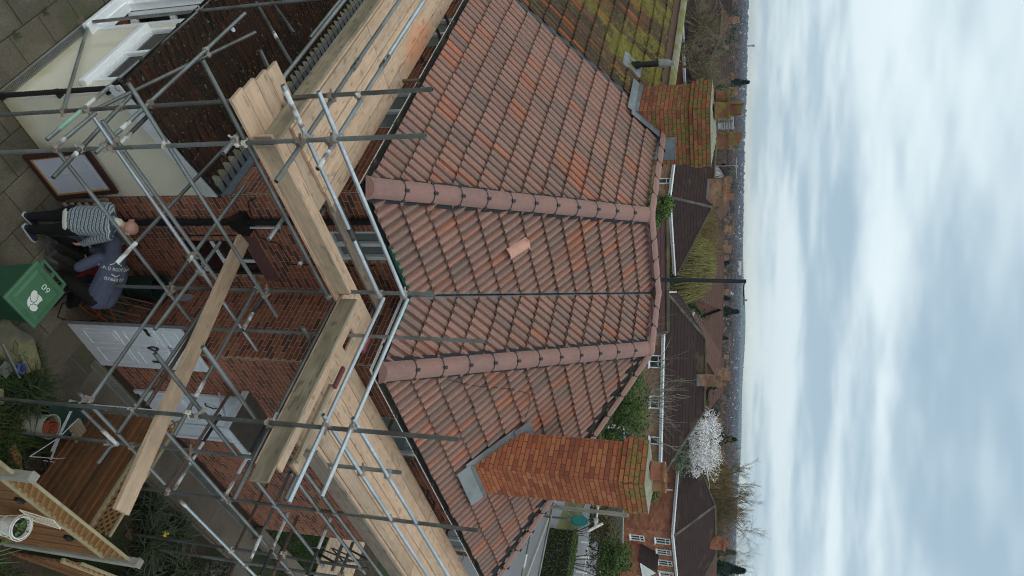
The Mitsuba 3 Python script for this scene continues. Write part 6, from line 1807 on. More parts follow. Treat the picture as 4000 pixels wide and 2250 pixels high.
mat('paving', speck((0.26, 0.235, 0.20), 0.3, 12, (0.19, 0.17, 0.14), 1.0), 0.9, 0.15)
mat('kerb', speck((0.33, 0.32, 0.29), 0.2, 8), 0.9, 0.15)
mat('verge', speck((0.11, 0.115, 0.045), 0.5, 6, (0.14, 0.11, 0.065), 0.9), 0.95, 0.1)
mat('pane_dark', (0.03, 0.035, 0.04), 0.12, 0.6)

# the street beside the far end of the house, running away to the left
SD = V(0.42, 0.9075, 0); SN = V(0.9075, -0.42, 0)                 # along it, across it


def strip(a, b, l0, l1, z):
    o = V(24.0, 6.0, 0)
    return sheet([o+SN*a+SD*l0+V(0, 0, z), o+SN*b+SD*l0+V(0, 0, z), o+SN*b+SD*l1+V(0, 0, z), o+SN*a+SD*l1+V(0, 0, z)])


obj('road', strip(-3.2, 3.85, -60, 90, -0.03), 'm_asphalt', kind='structure')
pv = obj('pavement', cat([strip(4.0, 5.5, -60, 90, 0.09), strip(-5.4, -3.35, -60, 90, 0.09)]), 'm_asphalt', kind='structure')
ks = []
for l in range(-20, 30):
    o = V(24.0, 6.0, 0)+SD*l*0.92
    for a in (3.85, -3.35):
        ks.append(move(cbox(a, a+0.15, 0, 0.91, -0.05, 0.10, 0.015), o, SN, SD, (0, 0, 1)))
obj('kerb', cat(ks), 'm_kerb', pv, kind='stuff')
obj('verge', cat([strip(5.5, 9.6, -60, 90, -0.015), strip(19.5, 30, -60, 90, -0.02)]), 'm_verge', kind='structure')
obj('lane', strip(9.6, 19.2, -60, 90, -0.012), 'm_asphalt', kind='structure')
obj('lane_kerb', cat([strip(19.2, 19.45, -60, 90, 0.06), strip(9.45, 9.6, -60, 90, 0.04)]), 'm_kerb', kind='structure')
rg = rng_of(60)
mat('hedge_leaf', speck((0.062, 0.085, 0.026), 0.5, 3, (0.085, 0.115, 0.03), 1.0), 0.8, 0.2)
hg = thing('clipped_hedge', 'clipped dark green box hedge between the pavement and the lane', 'hedge')
HO, HX, HY = V(30.9, 10.55, 0), V(0.95, 0.31, 0), V(0.10, -0.995, 0)
v, f = box(0, 1.6, 0, 7.0, 0, 1.42)
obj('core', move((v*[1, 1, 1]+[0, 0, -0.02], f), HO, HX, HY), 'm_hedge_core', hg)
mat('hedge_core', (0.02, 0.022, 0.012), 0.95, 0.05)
pp = []
for _ in range(9000):
    x, y, z = rg.uniform(0, 1.6), rg.uniform(0, 7.0), rg.uniform(0, 1.42)
    s_ = rg.integers(0, 4)
    pp.append(((0, y, z), (-1, 0, 0)) if s_ == 0 else ((x, y, 1.42), (0, 0, 1)) if s_ < 3 else ((x, 0, z), (0, -1, 0)))
P = np.array([a for a, b in pp])+rg.normal(0, 0.03, (9000, 3)); N_ = np.array([b for a, b in pp], float)
M_ = np.stack([HX, HY, V(0, 0, 1)])
obj('leaves', leaves(HO+P@M_, N_@M_, 0.05, rg), 'm_hedge_leaf', hg, kind='stuff')
for i in range(4):
    c = V(40.05+0.03*i, 14.25-0.97*i, 0)
    k = thing('white_post', 'short white post linked by a white rail beside the lane', 'post', 'white posts along the lane')
    obj('post', cat([rod(c, c+V(0, 0, 0.62), 0.06, 8), lathe([(0.075, 0.62), (0.075, 0.66), (0.0, 0.70)], c, 8)]), 'm_upvc', k)
    if i < 3:
        obj('rail', rod(c+V(0, 0, 0.5), c+V(0.03, -0.97, 0.5), 0.018, 5), 'm_upvc', k)


def down(p, z=0.0):
    return V(p[0], p[1], z)


# ---- near houses across the street
WINM = {}


def far_window(parent, o, ex, w_, h, bar=True, name='window'):
    """a white frame with dark panes, o its lower left corner, ex along the wall, facing ex x up"""
    ex = np.asarray(ex, float); ny = np.cross(ex, (0, 0, 1))            # outwards
    ms = [box(0, w_, -0.02, 0.06, 0, 0.07), box(0, w_, -0.02, 0.06, h-0.07, h), box(0, 0.07, -0.02, 0.06, 0.07, h-0.07), box(w_-0.07, w_, -0.02, 0.06, 0.07, h-0.07)]
    if bar:
        ms += [box(w_*0.5-0.03, w_*0.5+0.03, -0.015, 0.055, 0.07, h-0.07)] if w_ > 0.8 else []
        ms += [box(0.07, w_-0.07, -0.015, 0.052, h*0.66, h*0.66+0.05)]
    k = obj(name, move(cat(ms+[box(-0.06, w_+0.06, -0.02, 0.12, -0.07, 0.0)]), o, ex, ny), 'm_upvc', parent)
    obj('pane', move(box(0.07, w_-0.07, -0.015, 0.015, 0.07, h-0.07), o, ex, ny), 'm_pane_dark', k)
    return k


def hip_house(label, c0, ex, lx, ey, ly, ze, zr_, along='x', hips=(True, True), wall='m_far_brick', roofm='m_far_roof', group=None, over=0.35, hipl=None, name='house'):
    """footprint from corner c0 along ex and ey (x cross y up); ridge along one of them"""
    k = thing(name, label, 'house', group)
    c0, ex, ey = down(c0), np.asarray(ex, float), np.asarray(ey, float)
    P = lambda a, b, z: c0+ex*a+ey*b+V(0, 0, z)
    obj('wall', move(box(0, lx, 0, ly, -0.05, ze), c0, ex, ey), wall, k)
    o = over
    if along == 'y':
        h = hipl or (lx/2, lx/2)
        r0, r1 = P(lx/2, h[0] if hips[0] else -o, zr_), P(lx/2, ly-h[1] if hips[1] else ly+o, zr_)
        a, b, c, d = P(-o, -o, ze), P(lx+o, -o, ze), P(lx+o, ly+o, ze), P(-o, ly+o, ze)
        rs = cat([sheet([a, b, r0]), sheet([b, c, r1, r0]), sheet([c, d, r1]), sheet([d, a, r0, r1])])
        hl = [(a, r0), (b, r0), (c, r1), (d, r1)]
    else:
        h = hipl or (ly/2, ly/2)
        r0, r1 = P(h[0] if hips[0] else -o, ly/2, zr_), P(lx-h[1] if hips[1] else lx+o, ly/2, zr_)
        a, b, c, d = P(-o, -o, ze), P(lx+o, -o, ze), P(lx+o, ly+o, ze), P(-o, ly+o, ze)
        rs = cat([sheet([a, b, r1, r0]), sheet([b, c, r1]), sheet([c, d, r0, r1]), sheet([d, a, r0])])
        hl = [(a, r0), (d, r0), (b, r1), (c, r1)]
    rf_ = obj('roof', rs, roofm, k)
    obj('ridge', cat([rod(r0+V(0, 0, 0.03), r1+V(0, 0, 0.03), 0.12, 6)]), 'm_far_ridge', rf_)
    for s, e in hl:
        obj('hip', rod(s+V(0, 0, 0.02), e+V(0, 0, 0.02), 0.10, 6), 'm_hip_grey', rf_)
    obj('gutter', cat([rod(s+V(0, 0, -0.06), e+V(0, 0, -0.06), 0.075, 6) for s, e in ((a, b), (b, c), (c, d), (d, a))]), 'm_upvc', k)
    obj('fascia', move(cat([box(-o+0.05, lx+o-0.05, -o+0.05, -o+0.08, ze-0.22, ze-0.01), box(-o+0.05, -o+0.08, -o+0.081, ly+o-0.05, ze-0.22, ze-0.01), box(-o+0.081, lx+o-0.05, -o+0.081, ly+o-0.05, ze-0.24, ze-0.221)]), c0, ex, ey), 'm_upvc', k)
    return k, P


mat('far_ridge', speck((0.12, 0.105, 0.06), 0.5, 4, (0.06, 0.05, 0.045), 1.2), 0.9, 0.1)
mat('hip_grey', speck((0.085, 0.075, 0.062), 0.5, 4, (0.17, 0.16, 0.125), 1.5), 0.9, 0.1)


def stack(parent, o, w_, d_, h, pots=2, m='m_far_red_brick', ang=0.0):
    ex, ey = V(math.cos(ang), math.sin(ang), 0), V(-math.sin(ang), math.cos(ang), 0)
    k = obj('chimney', move(cat([box(-w_/2, w_/2, -d_/2, d_/2, -0.8, h-0.25), box(-w_/2-0.05, w_/2+0.05, -d_/2-0.05, d_/2+0.05, h-0.249, h-0.08), box(-w_/2-0.02, w_/2+0.02, -d_/2-0.02, d_/2+0.02, h-0.079, h)]), o, ex, ey), m, parent)
    for i in range(pots):
        x = (i-(pots-1)/2)*w_/max(pots, 1)
        obj('chimney_pot', move(lathe([(0.12, h), (0.10, h+0.30), (0.12, h+0.31), (0.12, h+0.36), (0.0, h+0.34)], (x, 0, 0), 8), o, ex, ey), 'm_terracotta', k)
    obj('flashing', move(box(-w_/2-0.02, w_/2+0.02, -d_/2-0.02, d_/2+0.02, -0.5, 0.12), o, ex, ey), 'm_lead', k)
    return k


# the semi straight across, its front square to the view
D2 = 48.0
fl_, fr_ = at(2612, 1165, D2), at(2609, 1835, D2)
fl_, fr_ = down(fl_), down(fr_)
ex2 = (fr_-fl_)/np.linalg.norm(fr_-fl_); ey2 = V(-ex2[1], ex2[0], 0)
L2 = np.linalg.norm(fr_-fl_)
h2, P2 = hip_house('dark roofed brick semi directly behind the ridge with a central chimney', fl_, ex2, L2, ey2, 8.0, 4.85, 7.15, 'x', hipl=(2.75, 3.3))
for y0, y1, x0, x1, bar in ((1248, 1278, 2554, 2604, True), (1388, 1439, 2551, 2601, True), (1547, 1598, 2554, 2601, True), (1708, 1739, 2551, 2598, True)):
    o = at(x0, y0, D2); s0 = (down(o)-fl_)@ex2
    zw = 9.372-(2892-0.0245*(y0-1125)-x0)/FPX*D2*1.0
    far_window(h2, P2(s0, -0.0, zw-0.02), ex2, (y1-y0)/FPX*D2, (x1-x0)/FPX*D2*1.02)
stack(h2, P2(5.55, 3.45, 6.75), 0.75, 0.6, 1.55, 2, 'm_far_brick', math.atan2(ex2[1], ex2[0]))
bw = obj('bay', move(box(8.4, 10.2, -0.9, 0, 0, 2.6), fl_, ex2, ey2), 'm_upvc', h2)
obj('bay_roof', move(hull([(8.3, -1.0, 2.6), (10.3, -1.0, 2.6), (8.3, 0, 2.6), (10.3, 0, 2.6), (8.6, -0.05, 3.1), (10.0, -0.05, 3.1)]), fl_, ex2, ey2), 'm_hip_grey', bw)
obj('pane', move(box(8.5, 10.1, -0.92, -0.901, 1.0, 2.4), fl_, ex2, ey2), 'm_pane_dark', bw)
# the pair to its left, one corner towards the camera
c1 = down(at(2637, 775, 50.0))
h1, P1 = hip_house('dark roofed brick house left of the lamp post, its corner towards the camera', c1, (1, 0, 0), 6.6, (0, 1, 0), 13.0, 4.85, 7.25, 'y', hipl=(3.0, 3.0))
far_window(h1, P1(2.55, 0, 3.72), (1, 0, 0), 0.42, 0.72, False)
far_window(h1, P1(0, 2.15, 3.75), (0, -1, 0), 0.60, 0.85); far_window(h1, P1(0, 7.2, 3.75), (0, -1, 0), 1.0, 0.9)
stack(h1, P1(3.1, 4.4, 6.9), 0.7, 2.3, 1.35, 0, 'm_far_brick')
for i in range(5):
    obj('chimney_pot', lathe([(0.12, 8.2), (0.10, 8.5), (0.12, 8.55), (0.0, 8.5)], P1(3.1, 3.6+0.4*i, 0), 8), 'm_terracotta', h1)
obj('aerial', cat([rod(P1(3.3, 7.8, 6.8), P1(3.3, 7.8, 9.0), 0.02, 4), rod(P1(2.6, 7.8, 8.9), P1(4.4, 7.8, 8.9), 0.02, 4)]+[rod(P1(2.7+0.3*i, 7.45, 8.9), P1(2.7+0.3*i, 8.15, 8.9), 0.014, 4) for i in range(6)]), 'm_steel_bright', h1)
obj('wall_pipe', rod(P1(3.2, -0.06, 0), P1(3.2, -0.06, 4.75), 0.06, 6), 'm_black_plastic', h1)
# orange brick house at the right, corner towards the camera
c3 = down(at(2648, 2085, 57.0))
h3, P3 = hip_house('orange brick house with white gutters and slim upper windows at the far right', c3, (1, 0, 0), 16.0, (0, 1, 0), 9.2, 5.0, 7.75, 'x', hipl=(3.6, 3.6), wall='m_far_red_brick')
for s0, w_ in ((1.0, 0.95), (3.0, 0.85), (4.9, 0.95), (7.3, 0.95)):
    far_window(h3, P3(s0, 0, 3.45), (1, 0, 0), w_, 1.15, True)
far_window(h3, P3(1.0, 0, 1.5), (1, 0, 0), 0.9, 1.1)
po = obj('porch', move(box(2.6, 5.2, -1.4, 0, 0, 2.3), c3), 'm_far_red_brick', h3)
obj('porch_roof', move(hull([(2.4, -1.6, 2.3), (5.4, -1.6, 2.3), (2.4, 0, 2.3), (5.4, 0, 2.3), (3.9, -1.6, 3.6), (3.9, 0, 3.6)]), c3), 'm_far_roof', po)
obj('gable_board', move(hull([(2.4, -1.63, 2.35), (5.4, -1.63, 2.35), (3.9, -1.63, 3.5), (2.4, -1.605, 2.35), (5.4, -1.605, 2.35), (3.9, -1.605, 3.5)]), c3), 'm_upvc', po)
stack(h3, P3(9.5, 4.2, 7.2), 1.2, 0.7, 1.5, 2, 'm_far_red_brick')
obj('downpipe', cat([rod(P3(-0.05, 3.6, 2.6), P3(-0.05, 3.6, 4.6), 0.06, 6), rod(P3(7.0, -0.06, 0), P3(7.0, -0.06, 4.7), 0.06, 6)]), 'm_upvc', h3)
# left edge house and garage behind the ridge
c0 = down(at(2668, 88, 56.0))
h0, P0 = hip_house('dark roofed red brick house at the top left edge of the skyline', c0, (1, 0, 0), 6.6, (0, 1, 0), 12, 4.9, 7.3, 'y', wall='m_far_red_brick')
far_window(h0, P0(0, 1.5, 3.6), (0, -1, 0), 0.9, 0.9)
ga = down(at(2580, 900, 33.0))
g0, PG = hip_house('low garage with plum brown plain tiled roof just beyond the ridge', ga, (0.86, -0.51, 0), 5.2, (0.51, 0.86, 0), 5.0, 4.0, 5.95, 'x', hips=(False, False), roofm='m_far_plum_roof', name='garage')
mat('far_plum_roof', far_roof_fn((0.105, 0.055, 0.055), (0.08, 0.045, 0.045), (0.10, 0.06, 0.05)), 0.97, 0.0)
fe = thing('slat_fence', 'greenish grey slatted fence in front of the orange brick house', 'fence')
for i in range(42):
    p = at(2440, 1950+4.1*i, 46.0); p = down(p)
    obj('slat', box(p[0]-0.03, p[0]+0.03, p[1]-0.028, p[1]+0.028, 1.2, 2.75), 'm_fence_grey', fe)
mat('fence_grey', speck((0.15, 0.155, 0.125), 0.4, 5), 0.9, 0.1)
a_, b_ = down(at(2440, 1945, 46.1)), down(at(2440, 2125, 46.1))
obj('rail', cat([rod(a_+V(0, 0, z), b_+V(0, 0, z), 0.05, 4) for z in (1.5, 2.78)]), 'm_kerb', fe)

# telegraph pole with a bracket lamp
tp_ = thing('lamp_pole', 'tall dark wooden pole with a street lamp bracket rising behind the ridge', 'lamp post')
t0 = at(2915, 1099, 31.0); g_ = down(t0)
obj('pole', rod(g_, down(t0, t0[2]), 0.115, 12, 0.085), mat('tarred_wood', speck((0.035, 0.036, 0.042), 0.5, 9), 0.85, 0.2), tp_, smooth=40)
sd_ = V(0.694, -0.719, 0)
q0 = down(t0, t0[2])
obj('bracket', path([q0+V(0, 0, -0.06), q0+sd_*0.28+V(0, 0, -0.10), q0+sd_*0.98+V(0, 0, -0.08)], 0.028, 6), 'm_iron', tp_)
obj('lamp_head', cat([hull([q0+sd_*s+V(0, 0, z)+V(-0.7, -0.7, 0)*w_ for s, hw, z0, z1 in ((0.62, 0.05, -0.12, -0.04), (0.95, 0.04, -0.11, -0.06)) for z in (z0, z1) for w_ in (-hw, hw)]), rod(q0+sd_*0.78+V(0, 0, -0.05), q0+sd_*0.78+V(0, 0, 0.06), 0.035, 6)]), 'm_steel_dark', tp_)
ms_ = thing('radio_mast', 'slim pale mast on the skyline at the top left', 'mast')
t0 = at(2948, 178, 380.0); obj('mast', cat([rod(down(t0), down(t0, t0[2]), 0.30, 6), rod(down(t0, t0[2]-1.2), down(t0, t0[2]), 0.5, 6)]), 'm_steel', ms_)

# ---- trees and bushes
mat('bush_leaf', speck((0.070, 0.115, 0.030), 0.6, 2.5, (0.10, 0.135, 0.035), 0.8), 0.75, 0.2)
mat('bright_leaf', speck((0.105, 0.165, 0.045), 0.6, 3, (0.07, 0.12, 0.035), 0.9), 0.75, 0.2)
mat('dark_conifer', speck((0.022, 0.042, 0.026), 0.6, 1.5, (0.035, 0.055, 0.028), 0.5), 0.8, 0.15)
mat('blossom', speck((0.78, 0.76, 0.77), 0.2, 2, (0.60, 0.61, 0.56), 0.8), 0.8, 0.1)
mat('willow_yellow', speck((0.25, 0.225, 0.085), 0.5, 1.5, (0.19, 0.17, 0.08), 0.5), 0.85, 0.1)
mat('catkin', speck((0.36, 0.35, 0.10), 0.5, 3), 0.85, 0.1)
mat('bare_twig', speck((0.185, 0.155, 0.095), 0.5, 2, (0.20, 0.175, 0.10), 0.5), 0.9, 0.1)
mat('bark', speck((0.085, 0.07, 0.052), 0.5, 5), 0.95, 0.1)
for lb, c, r_, n_, sz, mt, sd2 in (
    ('bright green rounded bush just behind the ridge near the left hip', at(2568, 805, 27)-V(0, 0, 0.15), (0.8, 0.85, 0.72), 4200, 0.055, 'm_bright_leaf', 3),
    ('broad dark green bush behind the right hip and chimney', at(2400, 1640, 29)-V(0, 0, 0.3), (1.75, 1.95, 1.75), 14000, 0.06, 'm_bush_leaf', 4),
    ('green bush behind the right hip against the semi', at(2480, 1545, 31)-V(0, 0, 0.5), (1.4, 1.6, 1.4), 10000, 0.06, 'm_bush_leaf', 5),
    ('brown green thicket on the bank above the lane', at(2400, 2110, 43)-V(0, 0, 0.9), (2.0, 2.6, 1.2), 6000, 0.08, 'm_thicket', 6),
    ('large green bush on the bank at the right edge', at(2450, 2225, 40)-V(0, 0, 0.6), (1.4, 1.5, 1.4), 7000, 0.07, 'm_bush_leaf', 7),
    ('ivy covered bush against the orange brick house wall', at(2570, 1900, 52)-V(0, 0, 0.6), (0.9, 1.5, 0.9), 2600, 0.08, 'm_bush_leaf', 8),
    ('green shrub beside the garage behind the lamp pole', at(2590, 1145, 40)-V(0, 0, 0.6), (1.2, 1.0, 0.8), 2500, 0.07, 'm_bright_leaf', 9),
    ('green shrub between the two brick houses across the street', at(2645, 1010, 56)-V(0, 0, 0.8), (2.0, 1.8, 1.2), 3000, 0.1, 'm_bush_leaf', 10),
    ('dense green bush on the skyline above the mossy chimney', at(2830, 380, 60)-V(0, 0, 0.2), (1.3, 1.4, 1.1), 3500, 0.09, 'm_bush_leaf', 11),
    ('round green tree left of the bare tree on the skyline', at(2790, 115, 70)-V(0, 0, 0.8), (1.6, 1.6, 1.2), 3000, 0.1, 'm_bush_leaf', 12)):
    bush('bush', lb, 'bush', None, c, r_, n_, sz, mt, sd2)
mat('thicket', speck((0.115, 0.095, 0.045), 0.6, 2.5, (0.075, 0.095, 0.032), 0.8), 0.9, 0.1)


def twigs(o, d0, L, r, depth, rg, out, spread=0.5, droop=0.0, kids=(3, 4)):
    """recursive bare branches as thin three sided tapers"""
    d0 = d0/np.linalg.norm(d0)
    m = o+d0*L*0.5+rg.normal(0, 0.05*L, 3); d1 = d0+rg.normal(0, 0.12, 3)-V(0, 0, droop); d1 /= np.linalg.norm(d1)
    e = m+d1*L*0.5
    r = max(r, 0.013)
    out.append(rod(o, m, r, 3 if depth < 3 else 6, r*0.8, False)); out.append(rod(m, e, r*0.8, 3 if depth < 3 else 6, r*0.55, False))
    if depth == 0:
        return
    for i in range(rg.integers(kids[0], kids[1]+1)):
        t = rg.uniform(0.35, 1.0)
        b = o+(m-o)*min(1, t*2) if t < 0.5 else m+(e-m)*(t*2-1)
        d = d0+rg.normal(0, spread, 3)+V(0, 0, 0.12-droop)
        twigs(b, d, L*rg.uniform(0.55, 0.8), r*0.6, depth-1, rg, out, spread, droop, kids)


def bare_tree(label, base, h, seed, depth=5, m='m_bare_twig', spread=0.5, droop=0.0, trunks=1, r=0.16, name='bare_tree', group=None, top=None, kids=(3, 4)):
    rg = rng_of(seed)
    k = thing(name, label, 'tree', group)
    base = np.asarray(base, float)
    tr_, out = [], []
    for i in range(trunks):
        d = V(rg.normal(0, 0.12*(trunks > 1)+0.03), rg.normal(0, 0.12*(trunks > 1)+0.03), 1)
        e = base+d*h*0.30
        tr_.append(rod(base-V(0, 0, 0.1), e, r, 8, r*0.75))
        for _ in range(5):
            twigs(e-d*h*rg.uniform(0, 0.08), V(rg.normal(0, spread), rg.normal(0, spread), 1), h*0.33, r*0.5, depth-2, rg, out, spread, droop, kids)
    obj('trunk', cat(tr_), 'm_bark', k); obj('branches', cat(out), m, k)
    return k


bare_tree('wide bare twiggy tree on the left skyline behind the mossy roof', down(at(2700, 235, 58)), 9.4, 1, 7, spread=0.62, r=0.2, kids=(3, 4))
bare_tree('second bare tree right behind the vent pipe on the left', down(at(2700, 160, 66)), 9.0, 12, 6, spread=0.55)
bare_tree('slender bare birch in front of the semi behind the right hip', down(at(2500, 1600, 36)), 8.4, 2, 5, m='m_pale_twig', spread=0.36, trunks=2, r=0.07, kids=(2, 3))
mat('pale_twig', speck((0.24, 0.225, 0.18), 0.4, 4), 0.9, 0.1)
bare_tree('bare brown willow with upright twigs above the right skyline', down(at(2760, 1915, 74)), 11.8, 3, 7, m='m_brown_twig', spread=0.42, r=0.22)
mat('brown_twig', speck((0.17, 0.125, 0.065), 0.5, 2), 0.9, 0.1)
bare_tree('bare tree rising over the orange house roof at the right edge', down(at(2800, 2180, 95)), 12.6, 4, 6, spread=0.45)
bare_tree('bare twiggy thicket beside the street behind the far scaffold rail', down(at(2150, 2020, 27)), 2.6, 5, 6, m='m_bare_twig', spread=0.75, trunks=3, r=0.05)
bare_tree('bare shrub hanging over the pavement beyond the roof end', down(at(2100, 2030, 24)), 2.4, 15, 6, m='m_bare_twig', spread=0.75, trunks=3, r=0.04)
bare_tree('grey bare tree behind the lamp pole', down(at(2690, 1130, 62)), 7.0, 6, 6, m='m_pale_twig', spread=0.5, r=0.12)


def weeper(label, c, rad, n, m, seed, h0, name='willow_tree'):
    """a crown of thin hanging shoots"""
    rg = rng_of(seed)
    k = thing(name, label, 'tree')
    c = np.asarray(c, float); base = down(c)
    obj('trunk', cat([rod(base, c-V(0, 0, rad[2]*0.4), 0.22, 8, 0.14)]+[rod(c-V(0, 0, rad[2]*0.5), c+rg.normal(0, 0.5, 3)*rad, 0.08, 5, 0.03) for _ in range(8)]), 'm_bark', k)
    d = rg.normal(0, 1, (n, 3)); d[:, 2] = np.abs(d[:, 2])*0.9; d /= np.linalg.norm(d, axis=1, keepdims=True)
    P = c+d*rad*rg.uniform(0.35, 1.0, (n, 1))**0.6
    l = rg.uniform(0.4, 1.3, n)[:, None]*rad[2]*0.45
    e = P-np.array([0, 0, 1.0])*l+d*[1, 1, 0]*l*0.35+rg.normal(0, 0.12, (n, 3))
    w_ = np.column_stack([rg.normal(0, 1, n), rg.normal(0, 1, n), np.zeros(n)]); w_ /= np.linalg.norm(w_, axis=1, keepdims=True); w_ *= 0.022
    v = np.stack([P-w_, P+w_, e+w_, e-w_], 1).reshape(-1, 3); q = np.arange(n)[:, None]*4
    obj('crown', (v, np.vstack([q+[0, 1, 2], q+[0, 2, 3]])), m, k)
    return k


weeper('golden bare weeping willow between the two brick houses', at(2700, 925, 64), V(4.2, 4.2, 2.6), 5200, 'm_willow_brown', 31, 0)
mat('willow_brown', speck((0.225, 0.165, 0.07), 0.5, 1.5, (0.17, 0.13, 0.065), 0.6), 0.9, 0.1)
weeper('yellow catkin covered willow left of the lamp pole', at(2690, 1040, 58), V(2.8, 2.8, 2.3), 4200, 'm_willow_yellow', 32, 0)
bush('catkin_tree', 'pale yellow catkins along the right side of the willow crown', 'tree', None, at(2725, 1055, 58)+V(0, 0, 0.2), (1.5, 1.9, 1.1), 1500, 0.05, 'm_catkin', 33)
weeper('brown weeping willow crown under the right skyline', at(2780, 1905, 75), V(3.3, 3.3, 2.4), 3600, 'm_willow_brown', 34, 0)


def blossom(label, c, rad, seed):
    k = bush('blossom_tree', label, 'tree', None, c, rad, 8000, 0.085, 'm_blossom', seed, holes=0.75)
    rg = rng_of(seed+1)
    out = []
    c = np.asarray(c, float)
    for _ in range(70):
        d = V(rg.normal(0, 0.6), rg.normal(0, 0.6), abs(rg.normal(0.7, 0.3))); d /= np.linalg.norm(d)
        out.append(rod(c+d*rad*0.7, c+d*rad*rg.uniform(0.9, 1.18)+rg.normal(0, 0.15, 3), 0.022, 4, 0.012))
    obj('shoots', cat(out), 'm_blossom', k)


blossom('white blossoming tree behind the right end of the semi', at(2738, 1735, 60), V(3.3, 3.3, 1.65), 35)
bush('leafy_tree', 'grey green leafy tree under the white blossom', 'tree', None, at(2680, 1800, 59)-V(0, 0, 0.3), (1.6, 1.8, 1.0), 2500, 0.08, 'm_sage', 36)
mat('sage', speck((0.17, 0.20, 0.13), 0.5, 2), 0.85, 0.1)


def conifer(label, base, h, r, seed, group=None):
    rg = rng_of(seed)
    k = thing('conifer_tree', label, 'tree', group)
    base = np.asarray(base, float)
    n = 3200
    t = rg.uniform(0, 1, n)**0.8; a = rg.uniform(0, 2*PI, n)
    tier = 0.75+0.25*np.sin(t*34+np.sin(a*5)*1.2)
    rr = r*(1-t)**0.8*tier*rg.uniform(0.35, 1.0, n)**0.5
    P = base+np.column_stack([rr*np.cos(a), rr*np.sin(a), h*(0.08+0.92*t)])
    obj('crown', leaves(P, np.column_stack([np.cos(a), np.sin(a), np.full(n, 0.3)]), 0.22*r/1.6, rg), 'm_dark_conifer', k)
    obj('trunk', rod(base, base+V(0, 0, h*0.9), 0.14, 6, 0.03), 'm_bark', k)


for i, (lb, x, y, d_, xt, r_) in enumerate((('dark conical conifer beside the lamp head', 2800, 1215, 130, 2882, 2.6), ('dark conifer left of the conical one', 2790, 1165, 120, 2850, 2.0), ('dark conifer behind the roof ridge of the semi', 2800, 1320, 130, 2842, 1.8), ('dark spreading conifer behind the white blossom', 2800, 1712, 105, 2872, 2.4),
                                          ('dark evergreen on the right skyline above the orange house', 2790, 2215, 90, 2905, 2.6), ('second dark evergreen beside it at the right edge', 2790, 2150, 98, 2872, 2.0), ('tall dark pine on the left skyline above the mossy chimney', 2850, 325, 150, 2925, 2.4), ('dark evergreen mass behind the yellow willow', 2790, 1025, 150, 2842, 3.4))):
    b = down(at(x, y, d_)); tz = at(xt, y, d_)[2]
    conifer(lb, b, tz, r_, 70+i)
# ---------------------------------------------------------------- the town beyond
rg = rng_of(90)


def spot(dist, lat):
    p = down(CAM)+FWH*dist+RTH*lat
    p[2] = float(terrain(dist))
    return p


WALLS = ('m_town_red', 'm_far_brick', 'm_far_wall_pale', 'm_town_red', 'm_far_brick')
mat('town_red', speck((0.215, 0.105, 0.070), 0.4, 1.2, (0.15, 0.085, 0.062), 0.4), 0.9, 0.1)
ROOFS = ('m_far_brown_roof', 'm_far_roof', 'm_far_red_roof')
NAMES = {'m_town_red': 'red brick', 'm_far_brick': 'brown brick', 'm_far_wall_pale': 'pale rendered'}
RN = {'m_far_brown_roof': 'brown', 'm_far_roof': 'dark', 'm_far_red_roof': 'reddish'}


def far_house_meshes(w_, d_, he, hr, gable):
    o = 0.3
    wl = [box(-w_/2, w_/2, -d_/2, d_/2, -0.1, he)]
    if gable:
        wl.append((np.array([[-w_/2, y, he] for y in (-d_/2, d_/2)]+[[w_/2, y, he] for y in (-d_/2, d_/2)]+[[s*w_/2, 0, hr-0.1] for s in (-1, 1)]), np.array([[0, 1, 4], [2, 5, 3]])))
        a, b, c, d, r0, r1 = [-w_/2-o, -d_/2-o, he-0.1], [w_/2+o, -d_/2-o, he-0.1], [w_/2+o, d_/2+o, he-0.1], [-w_/2-o, d_/2+o, he-0.1], [-w_/2-o, 0, hr], [w_/2+o, 0, hr]
        rs = cat([sheet([a, b, r1, r0]), sheet([c, d, r0, r1])])
    else:
        a, b, c, d, r0, r1 = [-w_/2-o, -d_/2-o, he-0.1], [w_/2+o, -d_/2-o, he-0.1], [w_/2+o, d_/2+o, he-0.1], [-w_/2-o, d_/2+o, he-0.1], [-w_/2+d_*0.4, 0, hr], [w_/2-d_*0.4, 0, hr]
        rs = cat([sheet([a, b, r1, r0]), sheet([c, d, r0, r1]), sheet([b, c, r1]), sheet([d, a, r0])])
    ch = cat([box(-w_*0.3-0.4, -w_*0.3+0.4, -0.35, 0.35, hr-0.8, hr+0.75)] if gable else [box(-0.5, 0.5, -0.3, 0.3, hr-0.8, hr+0.8)])
    fa = cat([box(-w_/2-o, w_/2+o, -d_/2-o, -d_/2-o+0.08, he-0.28, he-0.08), box(-w_/2-o, w_/2+o, d_/2+o-0.08, d_/2+o, he-0.28, he-0.08)])
    ws = []
    for z in (1.0, 3.4):
        for x in (-w_*0.32, -w_*0.08, w_*0.14, w_*0.34):
            ws.append((x, z))
    return wl and cat(wl), rs, ch, fa, ws


